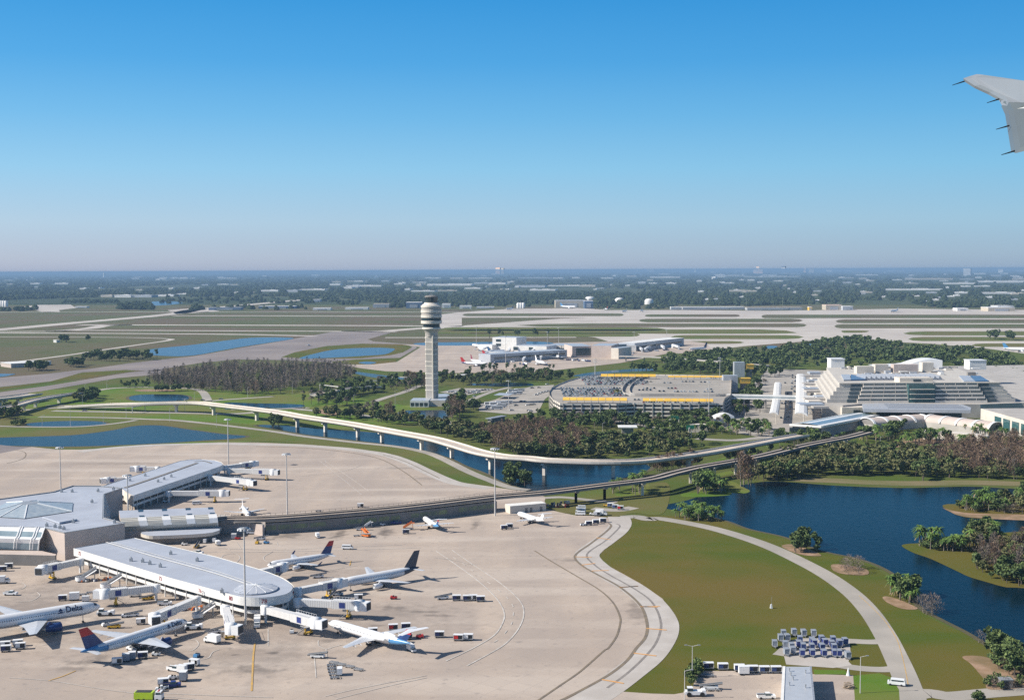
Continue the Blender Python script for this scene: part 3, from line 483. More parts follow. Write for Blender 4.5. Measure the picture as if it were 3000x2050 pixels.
for f, x, y, z in [(fA, 425, 745, ZH), (fA, 500, 755, ZH), (fA, 545, 765, ZH), (fA, 580, 775, ZH), (fA, 665, 712, ZH), (fA, 890, 430, ZH), (fA, 655, 435, ZH), (fA, 560, 435, ZH), (fA, 835, 530, ZH), (fA, 1030, 415, ZH), (fA, 1040, 715, ZH),
                   (fA, 1180, 335, ZP), (fA, 1318, 290, ZP), (fA, 1435, 345, ZP), (fA, 1555, 298, ZP), (fA, 1490, 322, ZP), (fA, 1295, 1070, ZP), (fA, 1360, 1090, ZP), (fA, 1455, 1115, ZP), (fA, 1190, 1060, ZP), (fA, 1550, 1000, ZP), (fA, 1790, 1062, ZP), (fC3, 240, 285, ZP), (fC3, 465, 572, ZP)]:
    p = g1(f, x, y, z); q.box((p.x, p.y, z + .5), (1.1, 1.1, 1.3)); q.tube((p.x, p.y, z), (p.x, p.y, z + 1.8), .25, n=6)
q.build('roof_vent', 'steel', term)['kind'] = 'stuff'
# glazed barrel vault on the left side of the hub
def loft(mb, A, B, mis):
    vs = [p.to_tuple() for p in A] + [p.to_tuple() for p in B]; n = len(A)
    for k in range(n - 1): mb.add(vs, [(k, n + k, n + k + 1, k + 1)], mis[k])
def sec(f, pts): return [g1(f, x, y, z) for x, y, z in pts]
SA = [(408, 757, 14.2), (402, 775, 13.9), (392, 800, 13.0), (375, 848, 11.0), (362, 868, 10.4), (352, 905, 8.4), (348, 965, 5.2)]; SB = [(x - 760, y - 26, z) for x, y, z in SA]
q = MB(); loft(q, sec(fA, SA), sec(fA, SB), [0, 0, 1, 0, 0, 1]); gv = q.build('glass_vault', ['white_metal', 'sky_glass'], term)
for k in (0, .07, .10, .26, .29, .55, .58, .84, .87):
    pts = [Vector(a).lerp(Vector(b), k) + Vector((0, 0, .15)) for a, b in zip(sec(fA, SA), sec(fA, SB))]
    q = MB()
    for i in range(len(pts) - 1): q.beam(pts[i], pts[i + 1], .45, .35)
    q.build('rib', 'white_metal', gv)
lo = GL(fA((-420, 960), (370, 968), (512, 1000), (500, 1012), (-420, 990)), 5); MB().prism(lo, 0, 5, 0, mi_top=1).build('low_annex', ['concrete_dark', 'tan_wall'], term)
# train station with ribbed vault, then the low rounded building in front
ST = [(1132, 792, 5.0), (1112, 750, 7.6), (1098, 705, 9.8), (1091, 672, 11.2), (1086, 640, 12.0), (1080, 605, 12.4)]
EN = [(1975, 752, 5.0), (1972, 715, 7.6), (1966, 672, 9.8), (1958, 636, 11.2), (1948, 608, 12.0), (1938, 575, 12.4)]
s0, s1 = sec(fA, ST), sec(fA, EN); bk0, bk1 = s0[-1].copy(), s1[-1].copy(); bk0.z = bk1.z = 0; fr0, fr1 = s0[0].copy(), s1[0].copy(); fr0.z = fr1.z = 0
q = MB(); loft(q, s0, s1, [0, 0, 0, 1, 1]); loft(q, [bk0, s0[-1]], [bk1, s1[-1]], [2]); loft(q, [s0[0], fr0], [s1[0], fr1], [2])
for s_, b_, f_ in ((s0, bk0, fr0), (s1, bk1, fr1)): q.add([p.to_tuple() for p in s_] + [b_.to_tuple(), f_.to_tuple()], [tuple(range(8))], 2)
sv = q.build('station_vault', ['louvre', 'grey_roof', 'tan_wall'], term)
for k in (.225, .475, .725, .965):
    pts = [a.lerp(b, k) + Vector((0, 0, .1)) for a, b in zip(s0, s1)]; d = (s1[0] - s0[0]).normalized() * 2.0; vs = []; q = MB(); w_ = MB()
    for p in pts[:4]: vs += [(p - d + Vector((d.y, -d.x, 0)) * .06).to_tuple(), (p + d + Vector((d.y, -d.x, 0)) * .06).to_tuple()]
    q.add(vs, [(0, 1, 3, 2), (2, 3, 5, 4), (4, 5, 7, 6)]); w_.add([(pts[j] + e + Vector((0, 0, .1))).to_tuple() for j, e in ((3, -d * .6), (3, d * .6), (5, d * .6), (5, -d * .6))], [(0, 1, 2, 3)])
    q.build('rib', 'white_metal', sv); w_.build('skylight', 'glass', sv)
lb = GL(crom(fA((1285, 800), (1500, 782), (1970, 750), (1988, 765), (1985, 785), (1850, 812), (1450, 832), (1330, 828)), 3, True), 4.8)
MB().prism(lb, 3.2, 4.8, 0, bottom=True, mi_top=1).build('canopy', ['cream_wall', 'grey_roof'], term); MB().prism(inset(lb, 2), 0, 3.2, 0, top=False).build('low_wall', 'concrete_dark', term)
wl_ = GL(fW7((130, 190), (440, 215), (580, 282), (560, 292), (440, 268), (130, 265)), 5.5); MB().prism(wl_, 0, 5.5, 0, mi_top=1).build('platform_wing', ['tan_wall', 'concrete'], term)
for s_, f, x, y in [('78', fC3, 845, 632), ('80', fC3, 524, 630), ('76', fC3, 265, 557), ('73', fB2, 1827, 168), ('72', fA, 737, 990), ('79', fC3, 1072, 578)]:
    p = g1(f, x, y, ZP - 1.5)
    if s_ in ('72', '73', '76'): a, b = pA[-1], pA[0]
    else: best = min(range(2, len(pA) - 1), key=lambda i: ((pA[i] + pA[i + 1]) / 2 - p).length); a, b = pA[best], pA[best + 1]
    d = (b - a); d.z = 0; d.normalize(); t = (p - a).dot(d); c = a + d * t; nn = Vector((d.y, -d.x, 0))
    if nn.dot(c) > 0: nn = -nn
    c = c + nn * .06; text(s_, 2.2, Vector((c.x, c.y, ZP - 1.6)) - Vector(term.location), atan2(nn.y, nn.x) + pi / 2, 'gate_number', term, name='gate_number')
# ------------------------------------------------------------------ boarding bridges
def bridge(f, a, f2, b, label, turn=0.0, group='boarding bridges of the near terminal'):
    p = g1(f, *a, 6.6); r = g1(f2, *b, 6.6); d = r - p; L = d.length; rz = atan2(d.y, d.x)
    t = thing('boarding_bridge', label, 'boarding bridge', (p.x, p.y, 0), rz, group)
    k = L * .55
    q = MB(); q.box((k / 2, 0, 5.2), (k, 2.7, 2.5)); q.build('inner_tunnel', 'corrugated', t)
    q = MB(); q.box((k + (L - 2 - k) / 2, 0, 5.25), (L - 2 - k, 3.2, 3.0)); q.build('outer_tunnel', 'corrugated', t)
    q = MB(); q.lathe([(1.8, 3.4), (1.8, 6.5), (.05, 6.7)], (0, 0, 0), 14); q.tube((0, 0, 0), (0, 0, 3.4), .5, n=8); q.build('rotunda', 'white_metal', t)
    q = MB(); c, s_ = cos(turn), sin(turn); q.lathe([(2.1, 3.4), (2.1, 6.9), (.05, 7.1)], (L - .8, 0, 0), 12); q.box((L - .8 + 2.2 * c, 2.2 * s_, 5.1), (3.6, 3.4, 3.2), turn); cb = q.build('cab', 'white_metal', t)
    q = MB(); q.box((L - .8 + 4.05 * c, 4.05 * s_, 5.1), (.3, 2.9, 2.6), turn); q.build('cab_bellows', 'dark', cb)
    q = MB(); x = L - 5
    q.tube((x, -1.3, .8), (x, -1.3, 4), .28, n=6); q.tube((x, 1.3, .8), (x, 1.3, 4), .28, n=6); q.box((x, 0, .9), (1.0, 3.6, .5)); q.build('lift_column', 'yellow', t)
    for y in (-1.3, 1.3): w = MB(); w.tube((x, y - .5, .55), (x, y + .5, .55), .55, n=10); w.build('wheel', 'rubber', t)
    q = MB(); q.beam((L - 3, -2.6, 3.8), (L - 8, -2.6, .3), .9, .15); q.beam((L - 3, -2.2, 4.6), (L - 8, -2.2, 1.2), .06, .06); q.beam((L - 3, -3.0, 4.6), (L - 8, -3.0, 1.2), .06, .06); q.box((L - 3, -2.4, 3.8), (1.6, 1.4, .12)); q.build('stair', 'steel', t)
    
    for y in (-1.63, 1.63): q = MB(); q.box((L * .72, y, 5.2), (2.3, .06, 2.1)); q.build('sign_panel', 'blue_panel', t)
    q = MB()
    for y in (-1.45, 1.45):
        q.beam((k, y, 7.6), (L - 2, y, 7.6), .06, .06); n = 8
        for j in range(n + 1): xx = k + (L - 2 - k) * j / n; q.beam((xx, y, 6.7), (xx, y, 7.6), .06, .06)
    q.build('roof_railing', 'white_metal', t)
    q = MB(); q.box((L * .72 + 1.5, 0, 3.1), (3.2, 1.8, .8)); q.build('air_unit', 'steel', t)
bridge(fQ1, (1240, 285), fQ1, (640, 415), 'boarding bridge reaching left from the pier end nearest the hub, with no plane', .5)
bridge(fB2, (1770, 235), fB2, (1160, 305), 'boarding bridge at the nose of the wide white jet cut by the left edge', -.6)
bridge(fB2, (2230, 372), fB2, (1735, 580), 'boarding bridge ending beside the red and blue tailed white jet in front', .8)
bridge(fR2, (1180, 330), fR2, (1255, 590), 'boarding bridge pointing straight at the viewer beside the tall light mast', .9)
bridge(fC3, (860, 690), fC3, (1330, 815), 'boarding bridge joined to the nose of the sunlit white jet', .2)
bridge(fC3, (1155, 625), fC3, (1730, 655), 'empty boarding bridge running level to the right of the rounded pier end', -.2)
bridge(fC3, (1150, 530), fC3, (1530, 455), 'boarding bridge at the nose of the jet with the dark grey tail', .1)
bridge(fC3, (770, 372), fC3, (1020, 312), 'boarding bridge hidden partly behind the pier, at the red tailed small jet', .5)
bridge(fA, (2040, 195), fD, (575, 1047), 'upper of the three boarding bridges at the tip of the far pier', 0)
bridge(fD, (520, 1062), fD, (622, 1066), 'longest boarding bridge at the tip of the far pier, below the uppermost one', 0)
bridge(fA, (1910, 285), fA, (2280, 330), 'lowest of the three boarding bridges at the tip of the far pier', 0)
bridge(fA, (1530, 425), fA, (2030, 425), 'boarding bridge standing alone along the right side of the far pier', 0)
bridge(fA, (1160, 300), fA, (960, 310), 'boarding bridge on the left of the far pier, nearer the hub', .2)
bridge(fA, (1430, 205), fA, (1230, 205), 'boarding bridge on the left of the far pier, farther from the hub', .2)

def pier_stair(f, x, y, rz, label):
    t = thing('service_stair', label, 'stairs', g1(f, x, y), rz, 'white service stairs along the near pier'); q = MB()
    for k in range(2): q.beam((-3.6, -.9 + 1.9 * k, 1.0 + 2.4 * (k == 1) * 0), (2.6, -.9 + 1.9 * k, 4.6), 1.3, .25)
    q.build('stair_flight', 'white_metal', t); q = MB(); q.lathe([(2.2, .8), (2.2, 2.2)], (-3.8, 0, 0), 14); q.box((-3.8, 0, .7), (3.6, 3.6, .2)); q.build('landing', 'white_metal', t); q = MB()
    for y_ in (-1.6, 1.8): q.beam((-3.6, y_, 2.0), (2.6, y_, 5.6), .08, .7)
    q.build('handrail', 'steel', t)
    for y_ in (-.9, 1.0): q = MB(); q.tube((1.8, y_, 0), (1.8, y_, 4.2), .18, n=6); q.build('post', 'steel', t)
for f, x, y, l in [(fQ1, 1400, 640, 'white service stair nearest the hub along the near pier'), (fQ1, 1790, 745, 'white service stair second from the hub along the near pier'), (fC3, 340, 800, 'white service stair between the two foremost boarding bridges')]: pier_stair(f, x, y, .35, l)
random.seed(9)
for f, x, y, l in [(fQ1, 1500, 640, 'jumble of bags and cones under the pier near the first stair'), (fC3, 90, 740, 'jumble of carts and hoses under the pier beside the front jet bridge'), (fR2, 700, 380, 'jumble of orange and grey gear under the pier behind the front jet nose')]:
    t = thing('ramp_gear', l, 'equipment', g1(f, x, y), .3, 'gear heaps under the near pier'); q = MB()
    for i in range(34): q.box((random.uniform(-6, 6), random.uniform(-1.8, 1.8), random.uniform(.3, 1.1)), (random.uniform(.4, 1.3), random.uniform(.4, 1), random.uniform(.4, 1)), random.uniform(0, 3), i % 5)
    q.build('heap', ['tan_box', 'navy', 'orange', 'steel', 'white_metal'], t)
# ------------------------------------------------------------------ aeroplanes
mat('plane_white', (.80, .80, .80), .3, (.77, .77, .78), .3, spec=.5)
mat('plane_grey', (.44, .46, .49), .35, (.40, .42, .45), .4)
mat('plane_wing', (.55, .57, .60), .35, (.50, .52, .55), .4)
mat('plane_blue', (.02, .05, .16), .3, (.025, .06, .19), .4)
mat('plane_mid_blue', (.10, .30, .55), .3, (.08, .24, .46), .4)
mat('fin_red', (.48, .03, .035), .35, (.40, .025, .03), .4)
mat('fin_maroon', (.22, .03, .06), .35, (.18, .025, .05), .4)
mat('fin_slate', (.035, .05, .085), .35, (.07, .085, .11), .25)
mat('cabin_window', (.03, .035, .05), .2, (.04, .04, .05), 1)
def airplane(label, nose, tail, L, dia, span, cz, eng='wing', ttail=False, fin=('plane_white',), tailcol=None, fh=None, belly='plane_grey', group=None, nacelle='plane_white', title=None, detail=True, sweep=.42, winglet=None, name='airplane'):
    # nose / tail: points on the fuselage axis (frame, x, y); the nose fixes the place, the tail the heading
    a = g1(nose[0], nose[1], nose[2], cz); b = g1(tail[0], tail[1], tail[2], cz + dia * .15); d = a - b; d.z = 0; rz = atan2(d.y, d.x); d.normalize()
    t = thing(name, label, 'airplane', (a.x - d.x * L / 2, a.y - d.y * L / 2, 0), rz, group); R = dia / 2; fh = fh or dia * 1.9; hx = L / 2
    st = [(0, .02, -.10), (.008, .25, -.09), (.025, .48, -.06), (.05, .70, -.03), (.08, .88, 0), (.12, .98, 0), (.16, 1, 0), (.62, 1, 0), (.70, .97, .03), (.78, .86, .12), (.86, .66, .26), (.93, .42, .40), (.98, .20, .50), (1.0, .07, .54)]
    n = 18 if detail else 10; q = MB(); vs = []
    for s_, k, zo in st:
        for j in range(n): th = 2 * pi * j / n; vs.append((hx - s_ * L, R * k * sin(th), cz + R * zo + R * k * cos(th)))
    for i in range(len(st) - 1):
        for j in range(n):
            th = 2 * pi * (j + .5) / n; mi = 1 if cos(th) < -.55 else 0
            if tailcol and st[i][0] >= .78 and (cos(th) < .5 or st[i][0] > .85): mi = 2
            q.add([vs[i * n + j], vs[i * n + (j + 1) % n], vs[(i + 1) * n + (j + 1) % n], vs[(i + 1) * n + j]], [(0, 1, 2, 3)], mi, True)
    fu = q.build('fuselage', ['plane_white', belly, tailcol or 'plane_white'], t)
    me = fu.data; import bmesh; bm = bmesh.new(); bm.from_mesh(me); bmesh.ops.remove_doubles(bm, verts=bm.verts, dist=.001); bm.to_mesh(me); bm.free()
    if detail:
        q = MB()
        for sd in (-1, 1):
            x = hx - .13 * L
            while x > hx - .80 * L:
                k = 1.0 if x > hx - .64 * L else (1 - .14 * ((hx - x) / L - .64) / .14); zo = 0 if x > hx - .64 * L else .12 * ((hx - x) / L - .64) / .14
                y = sd * (R * k * .985 + .012); z = cz + R * zo + R * .16
                q.add([(x, y, z), (x + .28, y, z), (x + .28, y * .985, z + .38), (x, y * .985, z + .38)], [(0, 1, 2, 3) if sd < 0 else (3, 2, 1, 0)]); x -= .78
        q.build('cabin_windows', 'cabin_window', t)
    q = MB()
    for j in range(-3, 3):
        vs2 = []
        for jj in (j, j + .85):
            th = jj * .30 + .02
            for s_, k, zo, up in ((.030, .56, -.05, .42), (.050, .72, -.03, .60)): vs2.append((hx - s_ * L + .05, R * k * 1.02 * sin(th * 1.15), cz + R * zo + R * k * 1.02 * cos(th * 1.15) ))
        q.add(vs2, [(0, 1, 3, 2)])
    q.build('cockpit_window', 'cabin_window', t)
    cr_, ct_ = L * (.20 if eng == 'wing' else .16), L * .045; wx = hx - L * (.36 if eng == 'wing' else .46); sw = (span / 2) * tan_(sweep); wz = cz - R * .55
    for sd in (-1, 1):
        q = MB(); th0 = cr_ * .10; y0 = sd * R * .7; y1 = sd * span / 2; zt = wz + span * .035; ym = y0 + (y1 - y0) * .35
        pl = [(y0, wx, wx - cr_, th0, wz), (ym, wx - sw * .35, wx - cr_ * .92 - sw * .06, th0 * .6, wz + (zt - wz) * .35), (y1, wx - sw, wx - sw - ct_, th0 * .18, zt)]; vs = []
        for y, xl, xt, h, z in pl: vs += [(xl, y, z), (xl - (xl - xt) * .35, y, z + h / 2), (xt, y, z), (xl - (xl - xt) * .35, y, z - h / 2)]
        fs = []
        for i in range(2):
            for j in range(4): fs.append((i * 4 + j, i * 4 + (j + 1) % 4, i * 4 + 4 + (j + 1) % 4, i * 4 + 4 + j))
        fs.append((8, 9, 10, 11)); q.add(vs, fs)
        if detail:
            for k in (.25, .5, .7): y = y0 + (y1 - y0) * k; xe = wx - sw * k - cr_ * (.9 - .62 * k); q.tube((xe + 1.6, y, wz + (zt - wz) * k - .2), (xe - .9, y, wz + (zt - wz) * k - .35), .22, .08, 6)
        wg = q.build('wing', 'plane_wing', t)
        if winglet: q = MB(); q.add([(wx - sw - ct_ * .1, y1, zt), (wx - sw - ct_, y1, zt), (wx - sw - ct_ * 1.7, y1 + sd * .5, zt + winglet), (wx - sw - ct_ * 1.25, y1 + sd * .5, zt + winglet)], [(0, 1, 2, 3)]); q.add([(wx - sw - ct_ * .1, y1 + sd * .08, zt), (wx - sw - ct_, y1 + sd * .08, zt), (wx - sw - ct_ * 1.7, y1 + sd * .58, zt + winglet), (wx - sw - ct_ * 1.25, y1 + sd * .58, zt + winglet)], [(3, 2, 1, 0)]); q.build('winglet', fin[0], wg)
        er = L * .030 if eng == 'wing' else L * .019; el = er * 3.6 if eng == 'wing' else L * .125
        if eng == 'wing': c = (wx - sw * .26 + el * .45, sd * (R * .7 + (span / 2 - R * .7) * .30), wz - er * .95)
        else: c = (hx - L * .70, sd * (R * .86 + er * 1.35), cz + R * .40)
        q = MB(); q.lathe([(er * .45, -el * .52), (er * .62, -el * .45), (er * .95, -el * .1), (er, el * .2), (er * .97, el * .42), (er * .86, el * .46)], c, 14, 0, axis='x'); q.lathe([(er * .86, el * .46), (.02, el * .36)], c, 14, 1, axis='x'); q.lathe([(.02, -el * .70), (er * .45, -el * .52)], c, 10, 1, axis='x')
        if eng == 'wing': q.beam((c[0] - el * .2, c[1], c[2] + er * .6), (c[0] - el * .35, c[1], wz + .2), er * .25, er * 1.3)
        else: q.beam((c[0], c[1] - sd * er * .5, c[2]), (c[0], sd * R * .5, c[2] - .1), el * .5, .3)
        q.build('engine', [nacelle, 'steel'], t)
        hs_ = span * (.18 if not ttail else .19); hz_ = cz + R * (.45 if not ttail else .6) + (fh * .97 if ttail else 0); hx0 = -hx + L * (.115 if not ttail else .03); hc = L * .075
        q = MB(); vs = []
        for y, xl, xt, h in ((0 if ttail else sd * R * .25, hx0, hx0 - hc, .30), (sd * hs_, hx0 - hc * .75, hx0 - hc * 1.25, .10)): vs += [(xl, y, hz_), (xl - (xl - xt) * .4, y, hz_ + h / 2), (xt, y, hz_), (xl - (xl - xt) * .4, y, hz_ - h / 2)]
        q.add(vs, [(j, (j + 1) % 4, 4 + (j + 1) % 4, 4 + j) for j in range(4)] + [(4, 5, 6, 7), (3, 2, 1, 0)]); q.build('tailplane', 'plane_wing' if not ttail else 'plane_white', t)
        q = MB(); gx = wx - cr_ * .62; gy = sd * R * 1.15; q.tube((gx, gy, .5), (gx, gy, wz), .16, n=6)
        for dx in (-.55, .55): q.tube((gx + dx, gy - .5, .5), (gx + dx, gy + .5, .5), .5, n=10, mi=1)
        q.build('landing_gear', ['steel', 'rubber'], t)
    q = MB(); z0 = cz + R * .55; z1 = z0 + fh; xl0, xt0, xl1, xt1 = -hx + L * .215, -hx + L * .045, -hx + L * .065, -hx - L * .012
    if ttail: xl0, xt0, xl1, xt1 = -hx + L * .17, -hx + L * .05, -hx + L * .04, -hx - L * .035
    NS_ = len(fin) if len(fin) > 1 else 2; cuts = [0, .62, 1] if len(fin) == 2 else [i / NS_ for i in range(NS_ + 1)]
    for i in range(NS_):
        k0, k1 = cuts[i], cuts[i + 1]; vs = []
        for k in (k0, k1):
            xl, xt, z, h = xl0 + (xl1 - xl0) * k, xt0 + (xt1 - xt0) * k, z0 + (z1 - z0) * k, .42 * (1 - .6 * k); vs += [(xl, 0, z), (xl - (xl - xt) * .4, h / 2, z), (xt, 0, z), (xl - (xl - xt) * .4, -h / 2, z)]
        q.add(vs, [(j, (j + 1) % 4, 4 + (j + 1) % 4, 4 + j) for j in range(4)] + [(4, 5, 6, 7)], min(i, len(fin) - 1))
    q.add([(-hx + L * .30, 0, cz + R * .95), (xl0 - .4, .12, z0 + fh * .10), (xl0 - 2.2, .15, cz + R * .7), (-hx + L * .30, 0, cz + R * .95), (xl0 - .4, -.12, z0 + fh * .10), (xl0 - 2.2, -.15, cz + R * .7)], [(0, 1, 2), (5, 4, 3), (0, 3, 4, 1)], 0)
    q.build('fin', list(fin), t)
    q = MB(); gx = hx - L * .12; q.tube((gx, 0, .4), (gx, 0, cz - R * .8), .13, n=6)
    for y in (-.25, .25): q.tube((gx, y - .12, .4), (gx, y + .12, .4), .4, n=8, mi=1)
    q.build('nose_gear', ['steel', 'rubber'], t)
    if title:
        size = dia * .56; xx = hx - L * title
        for sd in (1, -1):
            def wrap(co, sd=sd): zz = min(max((co.z - cz) / R, -.95), .95); co.y = sd * (R * sqrt(1 - zz * zz) + .11 + abs(co.y - sd * R) * .3); return co
            lt = text('Delta', size * 1.0, (xx, sd * R, cz + R * .46), pi if sd > 0 else 0, 'navy', t, depth=.01, wrap=wrap)
            q = MB(); tx = xx + (1 if sd > 0 else -1) * size * 1.75; zz = cz + R * .46 - size * .33; hgt = size * .62
            for pts in (((-.45, 0), (.45, 0), (0, .35)), ((-.32, .42), (.32, .42), (0, 1.0))):
                v2 = [Vector((tx + a_ * size, sd * R, zz + b_ * hgt)) for a_, b_ in pts]; v3 = [wrap(v.copy()) for v in (v2[0], v2[1], v2[1].lerp(v2[2], .5), v2[2], v2[0].lerp(v2[2], .5))]; q.add(v3, [(0, 1, 2, 4), (4, 2, 3)] if sd < 0 else [(4, 2, 1, 0), (3, 2, 4)])
            q.build('emblem', 'navy', t)
    return t
def tan_(x): return math.tan(x)
DL = ('plane_blue', 'fin_red')
GP = 'jets parked round the near terminal'
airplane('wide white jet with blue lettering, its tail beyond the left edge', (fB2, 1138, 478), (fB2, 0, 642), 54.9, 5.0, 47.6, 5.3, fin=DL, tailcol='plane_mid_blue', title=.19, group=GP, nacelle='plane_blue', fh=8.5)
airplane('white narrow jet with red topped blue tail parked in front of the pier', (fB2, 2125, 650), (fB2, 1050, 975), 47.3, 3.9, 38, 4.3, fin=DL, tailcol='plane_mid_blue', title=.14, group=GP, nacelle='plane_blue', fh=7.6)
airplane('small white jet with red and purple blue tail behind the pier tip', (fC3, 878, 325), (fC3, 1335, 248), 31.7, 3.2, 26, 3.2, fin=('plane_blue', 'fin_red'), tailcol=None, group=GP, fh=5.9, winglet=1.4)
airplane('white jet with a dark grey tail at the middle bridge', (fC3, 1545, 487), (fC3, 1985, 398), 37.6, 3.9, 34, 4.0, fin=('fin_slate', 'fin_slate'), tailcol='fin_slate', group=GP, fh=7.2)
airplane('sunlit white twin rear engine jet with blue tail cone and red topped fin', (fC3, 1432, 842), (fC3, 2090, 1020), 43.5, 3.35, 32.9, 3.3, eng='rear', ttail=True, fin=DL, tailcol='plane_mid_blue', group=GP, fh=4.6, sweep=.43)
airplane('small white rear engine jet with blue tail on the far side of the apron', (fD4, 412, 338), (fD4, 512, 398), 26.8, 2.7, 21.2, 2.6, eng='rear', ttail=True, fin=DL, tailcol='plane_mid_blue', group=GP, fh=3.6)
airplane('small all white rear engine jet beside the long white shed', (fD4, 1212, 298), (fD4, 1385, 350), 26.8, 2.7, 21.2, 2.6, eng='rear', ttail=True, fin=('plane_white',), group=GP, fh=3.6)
airplane('small white jet showing its high tail behind the elevated track', (fW7, 428, 200), (fW7, 372, 118), 26.8, 2.7, 21.2, 2.6, eng='rear', ttail=True, fin=('plane_white',), group=GP, fh=3.6)
# planes at the distant terminal
GD = 'jets at the distant terminal'
airplane('distant white jet with maroon tail, outermost left at the far terminal', (fP8, 260, 232), (fP8, 118, 208), 38, 3.8, 34, 4, fin=('fin_maroon',), group=GD, detail=False, fh=7)
airplane('distant dark blue jet with red tail in front of the maroon tailed one', (fP8, 300, 244), (fP8, 165, 238), 40, 3.8, 34, 4, fin=('fin_red',), belly='navy', tailcol='plane_blue', group=GD, detail=False, fh=7)
airplane('distant white jet with bright red tail against the far pier', (fP8, 420, 196), (fP8, 300, 190), 38, 3.8, 34, 4, fin=('fin_red',), group=GD, detail=False, fh=7)
airplane('distant pale blue jet along the left wing of the far terminal', (fP8, 420, 155), (fP8, 280, 162), 40, 3.9, 36, 4, fin=('plane_mid_blue',), tailcol='plane_mid_blue', group=GD, detail=False, fh=7)
airplane('distant white jet parked between the two wings of the far terminal', (fP8, 600, 158), (fP8, 470, 168), 38, 3.8, 34, 4, fin=('plane_white',), group=GD, detail=False, fh=7)
airplane('distant white jet facing the viewer on the far terminal apron', (fP8, 690, 240), (fP8, 570, 212), 42, 4.2, 40, 4, fin=('plane_white',), group=GD, detail=False, fh=7)
airplane('distant white jet nosed into the middle of the far terminal', (fP8, 770, 190), (fP8, 800, 212), 36, 3.8, 34, 4, fin=('plane_white',), group=GD, detail=False, fh=7)
airplane('distant white jet with a dark tail at the right end of the far terminal', (fP8, 1672, 145), (fP8, 1810, 133), 44, 4.0, 38, 4, fin=('plane_blue', 'plane_blue'), group=GD, detail=False, fh=8)
GF = 'jets on the far side of the runways'
airplane('far white jet before the big hangar', (fL4, 1600, 322), (fL4, 1430, 318), 62, 6, 56, 6, fin=('plane_mid_blue',), group=GF, detail=False, fh=11)
airplane('far white jet with dark tail before the storage tanks', (fL4, 1122, 336), (fL4, 1228, 328), 50, 5, 44, 5, fin=('plane_blue',), group=GF, detail=False, fh=9)
airplane('far white jet on the pink apron right of the big hangar', (fL4, 1795, 335), (fL4, 1850, 342), 38, 4, 34, 4, fin=('fin_red',), group=GF, detail=False, fh=8)
airplane('far white jet second right of the big hangar', (fL4, 1910, 352), (fL4, 1985, 345), 38, 4, 34, 4, fin=('plane_white',), group=GF, detail=False, fh=7)
airplane('far white jet third right of the big hangar', (fL4, 2035, 348), (fL4, 2095, 338), 38, 4, 34, 4, fin=('plane_white',), group=GF, detail=False, fh=7)
airplane('far white jet alone on the long apron', (fM5, 1415, 350), (fM5, 1540, 340), 55, 5.5, 50, 5, fin=('plane_white',), group=GF, detail=False, fh=9)
airplane('white jet with a blue tail cut by the right edge', (fM5, 2390, 612), (fM5, 2250, 606), 45, 4.5, 38, 4, fin=('plane_mid_blue',), group=GF, detail=False, fh=8)
airplane('small white jet tail beside the grey pond path', (fJ2, 455, 172), (fJ2, 435, 177), 14, 1.6, 14, 1.8, fin=('plane_white',), group=GF, detail=False, fh=2.5)
# ------------------------------------------------------------------ ground vehicles, each built once with its parts and then copied
def wheels(t, xs, w, r, par=None):
    for x in xs:
        for sd in (-1, 1): q = MB(); q.tube((x, sd * (w - .22), r), (x, sd * w, r), r, n=10); q.build('wheel', 'rubber', t)
HIDE = Vector((0, -4000, 0)); PROTO = []
def proto(t): PROTO.append(t); return t
def mk_cart(name, roof, curtain, body='steel'):
    t = proto(thing(name, 'white roofed baggage cart', 'baggage cart')); q = MB(); q.box((0, 0, .62), (3.2, 1.6, .22)); q.tube((1.6, 0, .5), (2.4, 0, .45), .06, n=4); q.build('bed', body, t)
    q = MB(); q.box((0, 0, 2.25), (3.4, 1.75, .16)); q.box((-1.62, 0, 1.45), (.10, 1.6, 1.5)); q.box((1.62, 0, 1.45), (.10, 1.6, 1.5)); q.build('roof', roof, t)
    q = MB(); q.box((0, 0, 1.4), (3.1, .9, 1.3)); q.build('interior_shade', 'dark', t)  # dark block stands in for the shade inside the open cart
    for sd in (-1, 1): q = MB(); q.box((-.75 + (.9 if sd > 0 else 0), sd * .76, 1.5), (1.5, .05, 1.3)); q.build('curtain', curtain, t)
    wheels(t, (-1.1, 1.1), .8, .3); return t
C_DARK = mk_cart('baggage_cart', 'white_metal', 'navy'); C_WHITE = mk_cart('baggage_cart', 'white_metal', 'white_metal'); C_BLUE = mk_cart('baggage_cart', 'white_metal', 'curtain_blue'); C_RED = mk_cart('baggage_cart', 'white_metal', 'red')
def mk_box(name, label, cat, d, ma, z0=.5):
    t = proto(thing(name, label, cat)); q = MB(); q.box((0, 0, z0 + d[2] / 2), d); q.build('body', ma, t); q = MB(); q.box((0, 0, z0 - .1), (d[0] * .95, d[1] * .9, .2)); q.build('base_frame', 'dark', t); wheels(t, (-d[0] * .33, d[0] * .33), d[1] * .45, .3)
    q = MB(); q.box((0, 0, z0 + d[2] + .05), (d[0] * 1.02, d[1] * 1.02, .1)); q.build('lid', 'white_metal', t); return t
BOX_W = mk_box('cargo_box', 'box', 'cargo box', (3.0, 1.7, 2.0), 'white_metal'); BOX_G = mk_box('cargo_box', 'box', 'cargo box', (2.4, 1.9, 2.2), 'tarp_grey')
